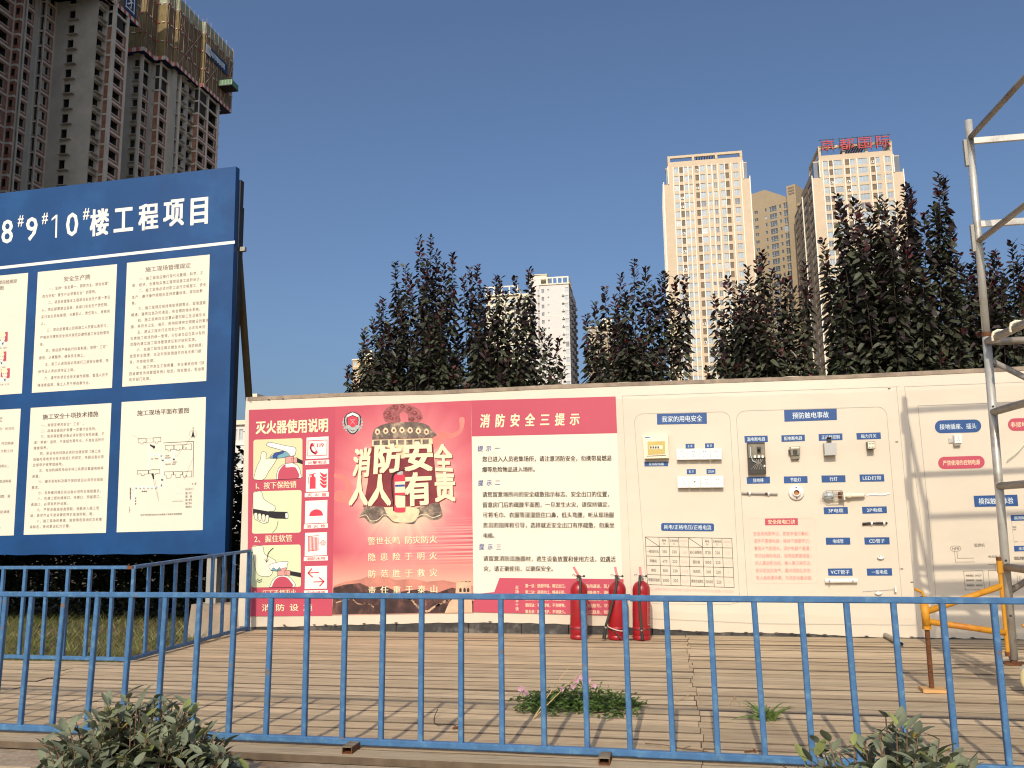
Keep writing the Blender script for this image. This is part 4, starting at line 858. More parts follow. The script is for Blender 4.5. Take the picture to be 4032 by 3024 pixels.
    for xx, zt in ((x0 - .02, 4.0), (-6.55, 4.0)):
        bz = MB(); bz.beam((xx - .02, YS + .14, zt), (xx + (.0 if xx > -5 else .30), YS + (1.0 if xx > -5 else 2.0), -.15), .055, .055, 'brace_brown'); bz.build('brace', board)
notice_board()

# ================================================================ blue railings
def onx(px, py, x):
    d = ray(px, py); p = d * (x / d.x); p.z += CAMH; return p
def rail_bar(parent, a, b, w, h, name):
    mb = MB(); mb.beam(a, b, w, h, 'rail_blue', bev=.004); return mb.build(name, parent)
def front_railing():
    Y = 3.58
    r = thing('railing', 'long blue steel railing along the front edge of the plank deck, nearest the camera', 'railing', (-1, Y, 0))
    rail_bar(r, (-5.6, Y, .628), (-.262, Y, .627), .026, .024, 'top_rail'); rail_bar(r, (-.262, Y, .623), (3.2, Y, .616), .026, .024, 'top_rail')
    rail_bar(r, (-5.6, Y, .026), (-.255, Y, .025), .028, .027, 'bottom_rail'); rail_bar(r, (-.255, Y, .023), (3.2, Y, .020), .028, .027, 'bottom_rail')
    tops = [124, 252, 384, 518, 652, 786, 925, 1068, 1211, 1360, 1510, 1661, 1816, 1972, 2133, 2297, 2460, 2623, 2795, 2969, 3153, 3332, 3517, 3709, 3911]
    lx = [124, 252, 925, 1068, 1211, 1360, 1510, 1661, 1816, 1972, 2133, 2297, 2460, 2623, 2795, 2969, 3153, 3332, 3517, 3709, 3911]
    lv = [-47, -50, -27, -22, -14, -13, -11, -5, 0, 6, 11, 16, 22, 27, 32, 43, 46, 52, 55, 58, 61]
    bars = []
    for px in tops:
        yt = 2378; a = ony(px, yt, Y); b = ony(px + float(np.interp(px, lx, lv)) * 1.02, yt + 560 + (px - 1600) * .028, Y)
        k = (b.x - a.x) / (b.z - a.z); bars.append((a.x + k * (.617 - a.z), a.x + k * (.036 - a.z)))
    dx = .143
    for i in range(1, 16): bars.append((bars[0][0] - dx * i, bars[0][1] - dx * i))
    xr = max(b[0] for b in bars)
    for i in range(1, 13): bars.append((xr + .152 * i, xr + .152 * i))
    for i, (xt, xb) in enumerate(bars):
        mb = MB(); ang = random.uniform(-.05, .05); mb.beam((xb, Y, .036), (xt, Y, .617), .022, .022, 'rail_blue', up=Vector((ang, 1, 0)), bev=.003); mb.build('baluster', r)
    for px, py in ((1383, 2958), (2388, 2990)):
        p = onz(px, py, .0); x = p.x; f = MB(); w = .022; y0, y1 = Y - .105, Y - .02; z0, z1 = .001, .030; t = .004
        f.box(x - w, x + w, y0, y1, z0, z0 + t, 'rust'); f.box(x - w, x + w, y0, y1, z1 - t, z1, 'rail_worn'); f.box(x - w, x - w + t, y0 + .0005, y1, z0 + t, z1 - t, 'rust'); f.box(x + w - t, x + w, y0 + .0005, y1, z0 + t, z1 - t, 'rust')
        f.face([(x - w, y1 - .01, z0), (x + w, y1 - .01, z0), (x + w, y1 - .01, z1), (x - w, y1 - .01, z1)], 'black_hole'); f.build('anchor_stub', r)
front_railing()
def back_railing():
    Y = 5.43
    r = thing('railing', 'short blue railing between the plank deck and the lawn in front of the notice board', 'railing', (-5, Y, 0))
    rail_bar(r, (-9.2, Y, .651), (-3.91, Y, .649), .026, .024, 'top_rail'); rail_bar(r, (-9.2, Y, .028), (-3.88, Y, .026), .026, .026, 'bottom_rail')
    px = [14, 99, 188, 269, 355, 447, 528]
    xs = [ony(p, 2250, Y).x for p in px]; d = xs[1] - xs[0]; xs += [xs[0] - d * (i + 1) for i in range(24)]
    for x in xs:
        if x < -9.1: continue
        mb = MB(); mb.beam((x, Y, .04), (x + random.uniform(-.004, .004), Y, .640), .024, .024, 'rail_blue', up=Vector((random.uniform(-.04, .04), 1, 0)), bev=.003); mb.build('baluster', r)
    e = MB(); e.box(-3.914, -3.868, Y - .0125, Y + .0125, .637, .6605, 'rust'); e.build('open_end', r)
    X = -3.90
    s = thing('railing', 'blue railing running back from the deck corner to the end of the white hoarding', 'railing', (X, 6.2, 0))
    rail_bar(s, (X + .035, Y, .651), (X, 7.12, .700), .026, .026, 'top_rail'); rail_bar(s, (X + .035, Y + .03, .026), (X, 7.12, .032), .026, .026, 'bottom_rail')
    for p in (588, 640, 693, 743, 791, 838, 882, 921):
        q = onx(p, 2230, X + .02); mb = MB(); mb.beam((q.x, q.y, .035), (q.x, q.y, .66 + .02 * (q.y - Y)), .024, .024, 'rail_blue', up=Vector((0, 1, 0)), bev=.003); mb.build('baluster', s)
    mb = MB(); mb.beam((X, 7.11, .0), (X, 7.11, .69), .038, .038, 'rail_blue', up=Vector((0, 1, 0)), bev=.004); mb.build('end_post', s)
back_railing()

# ================================================================ fittings fixed on the hoarding
def fb(mb, qq, t, m, back=.001, y=YW, taper=0.0):
    f = [ony(px, py, y - t) for px, py in qq]; b = [Vector((p.x, y - back, p.z)) for p in f]
    if taper:
        c = sum(f, Vector()) / 4; f = [p + (Vector((c.x, p.y, c.z)) - p) * taper for p in f]
    mb.hexa([f[3], f[2], b[2], b[3], f[0], f[1], b[1], b[0]], m)
def mid(qq): return WP.P(sum(p[0] for p in qq) / len(qq), sum(p[1] for p in qq) / len(qq))
def dist_box():
    q = quad(c3, (165, 275), (375, 270), (380, 463), (182, 468)); r = thing('distribution_box', 'beige distribution box with an amber door, on the hoarding', 'distribution box', mid(q))
    mb = MB(); fb(mb, q, .062, 'plastic_ivory', taper=.0); mb.build('case', r)
    d = MB(); fb(d, quad(c3, (197, 320), (357, 316), (358, 438), (201, 446)), .072, 'plastic_ivory', back=.062); 
    dd = d.build('door_frame', r); p = MB(); fb(p, quad(c3, (206, 329), (350, 325), (350, 430), (209, 437)), .074, 'window_amber', back=.0721); p.build('window', dd)
    k = MB(); fb(k, quad(c3, (222, 362), (330, 360), (330, 390), (223, 392)), .0748, 'plastic_ivory', back=.0741)
    for i in range(4): fb(k, quad(c3, (228 + i * 20, 368), (240 + i * 20, 368), (240 + i * 20, 386), (228 + i * 20, 386)), .0756, 'plastic_dark', back=.0749)
    k.build('breaker_row', dd)
    s = MB(); fb(s, quad(c3, (182, 290), (242, 283), (243, 300), (184, 308)), .0628, 'ink_white', back=.0621); fb(s, quad(c3, (184, 294), (230, 289), (231, 296), (185, 301)), .0634, 'label_blue', back=.0629); s.build('sticker', r)
dist_box()
SOCK = [('pair of flat slots over an earth triangle', 1), ('x', 1), ('x', 1), ('x', 1)]
def sockets():
    names = ['bedroom', 'kitchen', 'living room', 'bathroom']
    for row, (tl, tr, br, bl) in enumerate((((442, 389), (812, 385), (814, 473), (444, 477)), ((450, 614), (827, 611), (829, 703), (452, 706)))):
        Q = quad(c3, tl, tr, br, bl)
        for k in range(4):
            g = .004; qq = [bil(Q, k / 4 + g, 0), bil(Q, (k + 1) / 4 - g, 0), bil(Q, (k + 1) / 4 - g, 1), bil(Q, k / 4 + g, 1)]
            if row == 1 and k == 0: lab = 'white wall socket with a large three pin opening, under the first lower caption'
            elif row == 1 and k == 1: lab = 'white aerial outlet with one round hole, in the lower socket row'
            else: lab = f'white five hole wall socket, {["first", "second", "third", "fourth"][k]} from the amber box in the {"upper" if row == 0 else "lower"} row'
            r = thing('wall_socket', lab, 'socket', mid(qq), 'white wall sockets on the hoarding')
            b = MB(); fb(b, [bil(qq, .03, .03), bil(qq, .97, .03), bil(qq, .97, .97), bil(qq, .03, .97)], .042, 'plastic_grey'); b.build('back_box', r)
            f = MB(); fb(f, qq, .052, 'plastic_white', back=.042); fp = f.build('face_plate', r)
            h = MB()
            def hole(u0, v0, u1, v1): fb(h, [bil(qq, u0, v0), bil(qq, u1, v0), bil(qq, u1, v1), bil(qq, u0, v1)], .0526, 'plastic_dark', back=.0521)
            if row == 1 and k == 1:
                c = [bil(qq, .5 + .07 * math.cos(a), .48 + .07 * math.sin(a)) for a in np.linspace(0, 6.283, 13)[:-1]]; h.face([ony(x, y, YW - .0526) for x, y in c], 'plastic_dark')
            else:
                y0 = .50 if not (row == 1 and k == 0) else .42
                if not (row == 1 and k == 0): hole(.36, .25, .45, .30); hole(.54, .25, .63, .30)
                hole(.485, y0, .515, y0 + .12); hole(.38, y0 + .18, .41, y0 + .27); hole(.60, y0 + .18, .63, y0 + .27)
            h.build('pin_holes', fp)
sockets()
def breakers():
    q = quad(c4, (85, 338), (230, 335), (243, 590), (97, 592)); r = thing('earth_leakage_breaker', 'large dark breaker with clear cover and loose wires, on the hoarding', 'breaker', mid(q))
    b = MB(); fb(b, q, .05, 'plastic_dark'); b.build('base', r)
    c = MB(); fb(c, quad(c4, (93, 352), (228, 350), (236, 458), (100, 462)), .064, 'smoke_clear', back=.05); c.build('cover', r)
    k = MB(); fb(k, quad(c4, (165, 375), (200, 374), (202, 425), (168, 426)), .072, 'plastic_dark', back=.064); fb(k, quad(c4, (172, 388), (190, 388), (191, 410), (174, 410)), .082, 'black_hole', back=.072); k.build('toggle', r)
    t = MB()
    for x in (150, 182, 214): fb(t, quad(c4, (x - 8, 442), (x + 8, 442), (x + 8, 462), (x - 8, 462)), .070, 'ink_white', back=.064)
    t.build('terminals', r); w = MB()
    for i, x in enumerate((118, 140, 160, 178, 196, 214)): w.tube([ony(*c4(x, 470), YW - .054), ony(*c4(165 + i * 6, 506), YW - .060), ony(*c4(120 + i * 22, 556), YW - .054)], .0022, 'galv_dull', 5)
    w.tube([ony(*c4(112, 372), YW - .068), ony(*c4(116, 440), YW - .070), ony(*c4(134, 488), YW - .062), ony(*c4(160, 500), YW - .058)], .003, 'ink_pale', 5); w.build('wires', r)
    s = MB(); fb(s, quad(c4, (222, 520), (236, 520), (236, 534), (222, 534)), .052, 'ink_white', back=.0501); s.build('screw', r)
    q = quad(c4, (437, 370), (522, 366), (520, 438), (442, 444)); r = thing('circuit_breaker', 'small clear plastic circuit breaker with side bracket, on the hoarding', 'breaker', mid(q))
    b = MB(); fb(b, q, .045, 'smoke_clear', taper=.04); fb(b, quad(c4, (445, 444), (514, 440), (516, 470), (447, 474)), .034, 'smoke_clear'); b.build('case', r)
    k = MB(); fb(k, quad(c4, (462, 398), (494, 396), (496, 428), (464, 430)), .056, 'plastic_dark', back=.045); k.build('switch', r)
    k = MB(); fb(k, quad(c4, (425, 394), (437, 394), (438, 430), (427, 432)), .030, 'plastic_dark'); fb(k, quad(c4, (500, 480), (512, 478), (513, 490), (502, 491)), .012, 'ink_white'); fb(k, quad(c4, (446, 374), (514, 371), (514, 384), (447, 387)), .049, 'plastic_ivory', back=.045); k.build('bracket', r)
    q = quad(c4, (714, 340), (815, 336), (820, 438), (722, 442)); r = thing('reversing_switch', 'plain grey box switch with a black knob on top, on the hoarding', 'switch', mid(q))
    b = MB(); fb(b, q, .075, 'plastic_grey', taper=.02); b.build('case', r); k = MB(); fb(k, quad(c4, (746, 302), (774, 300), (776, 336), (748, 338)), .066, 'plastic_dark', back=.02); fb(k, quad(c4, (744, 294), (776, 292), (776, 304), (744, 306)), .072, 'black_hole', back=.02); k.build('knob', r)
    q = quad(c4, (1072, 333), (1128, 331), (1130, 384), (1077, 386)); r = thing('contactor', 'small cream and black contactor with two rows of terminals, on the hoarding', 'contactor', mid(q))
    b = MB(); fb(b, [bil(q, -.05, -.06), bil(q, 1.05, -.06), bil(q, 1.05, 1.10), bil(q, -.05, 1.10)], .07, 'plastic_dark'); b.build('base', r); f = MB(); fb(f, q, .082, 'plastic_ivory', back=.07); fo = f.build('front', r)
    h = MB()
    for u in (.14, .36, .58, .80):
        for v in (.2, .75): fb(h, [bil(q, u, v), bil(q, u + .11, v), bil(q, u + .11, v + .13), bil(q, u, v + .13)], .0828, 'plastic_dark', back=.0821)
    h.build('terminals', fo)
    # rod samples
    def rod(name, lab, cat, a, b, rad, m, clips, ends=None):
        A, B = ony(*c4(*a), YW - rad - .010), ony(*c4(*b), YW - rad - .010); r = thing(name, lab, cat, (A + B) / 2); mb = MB(); mb.tube([A, A.lerp(B, .5), B], rad, m, 8); mb.build('rod', r)
        for u in clips:
            c = A.lerp(B, u); cb = MB(); d = (B - A).normalized(); cb.tube([c - d * .007, c + d * .007], rad * 1.5, 'plastic_white', 10); cb.box(c.x - .005, c.x + .005, c.y, YW - .001, c.z - rad * 2.2, c.z + rad * 1.2, 'plastic_white'); cb.build('clip', r)
        if ends:
            for u0, u1 in ends: eb = MB(); eb.tube([A.lerp(B, u0), A.lerp(B, u1)], rad * 1.25, 'cable_black', 8); eb.build('sleeve', r)
        return r
    rod('earthing_rod', 'brown earthing rod sample held by two white clips, on the hoarding', 'rod', (42, 750), (336, 757), .0075, 'steel_grey', (.22, .75), ((.16, .24), (.65, .78)))
    r = rod('cable_sample', 'short blue black two core cable sample with two white clips', 'cable', (1028, 998), (1232, 994), .0075, 'cable_black', (.37, .87), ((.20, .40), (.55, .82)))
    s2 = MB(); s2.tube([ony(*c4(1090, 1000), YW - .016), ony(*c4(1030, 1010), YW - .014)], .004, 'cable_black', 6); s2.build('core', r)
    r = rod('plastic_conduit', 'white plastic conduit sample fixed level on the hoarding', 'conduit', (724, 1467), (987, 1464), .0165, 'plastic_white', ())
    s2 = MB(); s2.tube([ony(*c4(757, 1466), YW - .045), ony(*c4(756, 1490), YW - .040), ony(*c4(762, 1518), YW - .02)], .0018, 'galv_dull', 5)
    for x in (757, 951): s2.tube([ony(*c4(x, 1458), YW - .046), ony(*c4(x, 1474), YW - .046)], .003, 'cable_black', 5)
    s2.build('wire_tie', r)
    for (x, y), lab in (((1177, 1270), 'white plastic cable clip alone under a blue caption'), ((1158, 1560), 'white plastic cable clip low on the hoarding, under a dirty streak'), ((1297, 1532), 'white plastic cable clip standing upright at the end of a dirty streak')):
        c = ony(*c4(x, y), YW - .014); r = MB(); up = y == 1532
        pts = [c + Vector(((.0 if up else .020 * math.cos(a)), -.004, .020 * math.sin(a) if up else .012 * math.sin(a))) for a in np.linspace(math.pi * 1.02, math.pi * 2.02, 8)]
        if up: pts = [c + Vector((0, -.012, .022 * v)) for v in (1, .5, 0, -.5, -1)]
        r.tube(pts, .008, 'plastic_white', 8); r.box(c.x - .006, c.x + .006, c.y - .004, YW - .001, c.z - .008, c.z + .008, 'plastic_white'); o = r.build('cable_clip'); tag(o, lab, 'clip', 'cable clips left on the hoarding')
    st = MB(); cv = [c4(*p) for p in ((1030, 1556), (1080, 1552), (1140, 1549), (1200, 1546), (1285, 1538))]; WP.line(st, cv, 3.5, 'ink_line', 2); st.build('dirt_streak', wall)
    # lamp holder
    q = [c4(487, 748)]; c = WP.P(*q[0]); r = thing('lamp_holder', 'round white ceramic lamp holder with fluted rim, on the hoarding', 'lamp holder', c)
    b = MB(); n = 40; ax = Vector((0, -1, 0)); b.lathe(c + Vector((0, -.001, 0)), [(.058, 0), (.060, .012), (.050, .020), (.030, .024), (.029, .040), (.022, .042), (.020, .02)], 'plastic_white', n, ax); b.build('body', r, True)
    for i in range(18):
        a = i / 18 * 6.283
    k = MB(); k.lathe(c + Vector((0, -.018, 0)), [(.0, .0), (.019, .0), (.019, .018)], 'copper', 16, ax); k.build('socket', r); h = MB()
    for z in (.042, -.042): h.box(c.x - .005, c.x + .005, c.y - .0235, c.y - .018, c.z + z - .006, c.z + z + .006, 'plastic_dark')
    h.build('screw_holes', r)
    # hand lamp
    A, B = ony(*c4(700, 772), YW - .045), ony(*c4(866, 770), YW - .045); E = ony(*c4(1058, 765), YW - .035); r = thing('hand_lamp', 'caged hand lamp with an ivory handle, lying level on the hoarding', 'hand lamp', (A + B) / 2)
    cg = MB(); L = B - A; d = L.normalized(); rr = .042
    for i in range(8):
        a = i / 8 * 6.283; o = Vector((0, math.cos(a) * rr * .8, math.sin(a) * rr)); cg.tube([A + d * .002, A + d * .010 + o * .55, A + d * .04 + o, B + o * .95, B + d * .006 + o * .5], .0022, 'galv', 5)
    for u in (.22, .55, .95): cg.tube([A.lerp(B, u) + Vector((0, math.cos(a) * rr * .8, math.sin(a) * rr)) for a in np.linspace(0, 6.283, 17)], .0022, 'galv', 5)
    cg.tube([A - d * .003, A - d * .012 + Vector((0, 0, -.01)), A - d * .010 + Vector((0, 0, -.03)), A + d * .002 + Vector((0, 0, -.033))], .0018, 'galv', 5); cg.build('cage', r)
    g = MB(); g.lathe(A + d * .012, [(0, 0), (.016, .006), (.026, .025), (.028, .045), (.02, .06), (.017, .072)], 'pane_pale', 14, d); g.build('bulb', r, True)
    rf = MB(); rf.tube([B - d * .028, B], .034, 'rust', 12, True); rf.build('reflector', r)
    h = MB(); D = E - B; h.lathe(B, [(.0, 0), (.030, .0), (.028, .01), (.016, .018), (.016, .03), (.022, .04), (.022, .06), (.015, .066)] + [(.015 + (.004 if i % 2 else 0), .07 + i * .0065) for i in range(int((D.length - .075) / .0065))] + [(.0, D.length)], 'plastic_ivory', 14, D.normalized()); h.build('handle', r, True)
    kk = MB(); kk.box(B.x + .002, B.x + .014, B.y - .03, YW - .002, B.z - .034, B.z + .030, 'plastic_ivory'); kk.build('bracket', r)
    S0, S1 = ony(*c4(1062, 765), YW - .006), ony(*c4(1250, 752), YW - .006); mb = MB()
    N = 10
    for i in range(N):
        a, b2 = S0.lerp(S1, i / N), S0.lerp(S1, (i + 1) / N); za, zb2 = .004 * math.sin(i * .7), .004 * math.sin((i + 1) * .7)
        mb.hexa([a + Vector((0, 0, za - .008)), b2 + Vector((0, 0, zb2 - .008)), b2 + Vector((0, .004, zb2 - .008)), a + Vector((0, .004, za - .008)), a + Vector((0, 0, za + .006)), b2 + Vector((0, 0, zb2 + .006)), b2 + Vector((0, .004, zb2 + .006)), a + Vector((0, .004, za + .006))], 'ink_pale')
    tag(mb.build('light_strip'), 'flat white light strip running on from the hand lamp handle', 'light strip')
    # socket on a rail
    q = quad(cR1, (676, 648), (734, 644), (738, 712), (680, 716)); r = thing('rail_socket', 'white modular socket on a short metal rail between a blue and a red caption', 'socket', mid(q))
    b = MB(); fb(b, q, .055, 'plastic_white'); fb(b, quad(cR1, (680, 716), (730, 713), (731, 730), (682, 733)), .036, 'plastic_white'); b.build('case', r)
    k = MB(); fb(k, quad(cR1, (630, 676), (676, 674), (678, 708), (633, 712)), .012, 'galv'); fb(k, quad(cR1, (638, 682), (668, 681), (669, 702), (640, 705)), .0128, 'plastic_grey', back=.0121); k.build('mounting_rail', r)
    h = MB()
    for u, v, a, b2 in ((.44, .12, .12, .10), (.50, .36, .06, .18), (.30, .62, .07, .14), (.68, .60, .07, .14)): fb(h, [bil(q, u, v), bil(q, u + a, v), bil(q, u + a, v + b2), bil(q, u, v + b2)], .0556, 'plastic_dark', back=.0551)
    h.build('pin_holes', r)
    mb = MB(); pts = [ony(*cR1(*p), YW - .006) for p in curve([(1104, 872), (1160, 830), (1210, 780), (1260, 716), (1340, 640)], 5)]; mb.tube(pts, .0032, 'plastic_grey', 6); mb.tube([p + Vector((.006, -.004, .02)) for p in pts[:-6]], .0028, 'plastic_ivory', 6); tag(mb.build('flex_cable'), 'thin pale two core flex curving up under the red caption beside the scaffold pole', 'cable')
breakers()

# ================================================================ fire extinguishers
def extinguisher(px, lean, lab, hose, nozzle, turn, pink=False):
    base = onz(px, 2512); base.y = 6.935; base = Vector((ony(px, 2512, 6.935).x, 6.935, 0.002))
    r = thing('fire_extinguisher', lab, 'fire extinguisher', base, 'red fire extinguishers standing before the hoarding')
    tilt = Vector((lean, 0, 1)).normalized(); R = .069
    b = MB(); b.lathe(base, [(0, 0), (R - .004, 0), (R, .004), (R, .028), (R - .0025, .031), (R - .0025, .034), (R, .037), (R, .098), (R - .0015, .101), (R, .104), (R, .352), (R - .0012, .356), (R, .360), (R, .385), (R - .006, .410), (R - .020, .432), (R - .042, .446), (.020, .452), (0, .452)], 'ext_red', 36, tilt); b.build('body', r, True)
    top = base + tilt * .450
    v = MB(); v.lathe(top, [(.021, -.004), (.021, .012), (.024, .014), (.024, .022), (.014, .026), (.014, .044), (0, .044)], 'chrome', 16, tilt)
    v.box(top.x - .014, top.x + .014, top.y - .022, top.y + .03, top.z + .026, top.z + .046, 'chrome'); v.build('valve', r)
    g = MB(); g.tube([top + Vector((.014, -.004, .034)), top + Vector((.034, -.006, .036))], .004, 'chrome', 6); g.lathe(top + Vector((.040, -.004, .036)), [(0, 0), (.009, 0), (.009, .008), (0, .008)], 'plastic_dark', 12, Vector((.4, -1, 0))); g.build('pressure_gauge', r)
    lv = MB(); a = top + Vector((0, 0, .044)); e = top + Vector((turn * .045, .010, .108)); e2 = top + Vector((turn * .02, -.006, .05))
    lv.beam(a + Vector((turn * .004, -.01, .0)), e, .020, .006, 'ext_lever', up=Vector((0, -1, .3))); lv.build('lever', r)
    gr = MB(); gr.beam(a + Vector((0, -.014, -.006)), a + Vector((turn * .030 - .004, -.036, -.004)), .016, .006, 'ext_lever' if turn < -.5 else 'plastic_dark'); gr.build('grip', r)
    rg = MB(); c = top + Vector((-.040, -.008, .044)); rg.tube([c + Vector((.011 * math.cos(t), 0, .007 * math.sin(t))) for t in np.linspace(0, 6.283, 12)], .0018, 'plastic_dark', 5); rg.tube([c + Vector((.011, 0, 0)), top + Vector((0, -.012, .042))], .0016, 'chrome', 5); rg.build('safety_pin', r)
    h = MB(); pts = [base + Vector(p) for p in hose]; h.tube(curve([tuple(p) for p in pts], 5), .0105, 'hose_black', 10); ho = h.build('hose', r, True)
    n = MB(); p0, p1 = base + Vector(nozzle[0]), base + Vector(nozzle[1]); d = p1 - p0; n.tube([p0, p0.lerp(p1, .12)], .0115, 'chrome', 10); n.tube([p0.lerp(p1, .12), p0.lerp(p1, .2), p1], [.010, .0115, .0145], 'cable_black', 10); n.build('nozzle', ho)
    st = MB(); st.tube([base + tilt * .088 + Vector((math.cos(t) * (R + .002), math.sin(t) * (R + .002), .006 * math.sin(t * 1.0))) for t in np.linspace(0, 6.283, 30)], .003, 'hose_black', 6); st.build('strap', r)
    lb = MB(); vs_ = []; n2 = 7
    for i in range(n2 + 1):
        t = math.radians(-42 + i * 10)
        for z in (.115, .335): vs_.append(base + tilt * z + Vector((math.cos(t) * (R + .0006), math.sin(t) * (R + .0006), 0)))
    lb.raw(vs_, [(2 * i, 2 * i + 2, 2 * i + 3, 2 * i + 1) for i in range(n2)], 'ink_rose_pale')
    vs2 = []
    for i in range(n2 + 1):
        t = math.radians(-40 + i * 9.4)
        for z in (.119, .331): vs2.append(base + tilt * z + Vector((math.cos(t) * (R + .0010), math.sin(t) * (R + .0010), 0)))
    lb.raw(vs2, [(2 * i, 2 * i + 2, 2 * i + 3, 2 * i + 1) for i in range(n2)], 'ext_red')
    for k, z in enumerate(np.arange(.13, .32, .019)):
        t0, t1 = math.radians(-34), math.radians(-16 + (k % 3) * 6); q = [(t0, z), (t1, z), (t1, z + .010), (t0, z + .010)]
        lb.face([base + tilt * zz + Vector((math.cos(t) * (R + .0014), math.sin(t) * (R + .0014), 0)) for t, zz in q], 'ink_rose_pale')
    lb.build('instruction_label', r)
    if pink:
        s2 = MB(); s2.tube(curve([tuple(base + Vector(p)) for p in ((-.070, -.045, .105), (-.03, -.077, .092), (.03, -.076, .074), (.075, -.04, .070))], 5), .004, 'ink_rose_pale', 6); s2.tube(curve([tuple(base + Vector(p)) for p in ((-.06, -.05, .100), (.0, -.085, .06), (.06, -.11, .015), (.11, -.08, .010), (.155, -.02, .012), (.12, .02, .02))], 5), .0042, 'hose_black', 6); s2.build('loose_strap', r)
extinguisher(2279, .03, 'red fire extinguisher with its lever raised sideways, hose hanging straight beside a blue baluster', [(.004, -.020, .487), (.022, -.046, .488), (.034, -.072, .462), (.034, -.084, .40), (.032, -.083, .25), (.044, -.081, .10)], [(.045, -.081, .10), (.05, -.083, .02)], -.95)
extinguisher(2428, .045, 'red fire extinguisher with a slanting hose and a loose pink strap', [(.012, -.02, .487), (.020, -.05, .486), (.020, -.082, .45), (.010, -.088, .38), (-.030, -.090, .24), (-.074, -.080, .11)], [(-.074, -.080, .105), (-.092, -.085, .012)], -.35, True)
extinguisher(2526, .03, 'red fire extinguisher with its hose straight down the front, nearest the rating table', [(.008, -.02, .487), (.008, -.05, .486), (.006, -.080, .45), (.000, -.084, .38), (.001, -.084, .22), (.008, -.083, .085)], [(.008, -.083, .085), (.012, -.086, .008)], -.15)

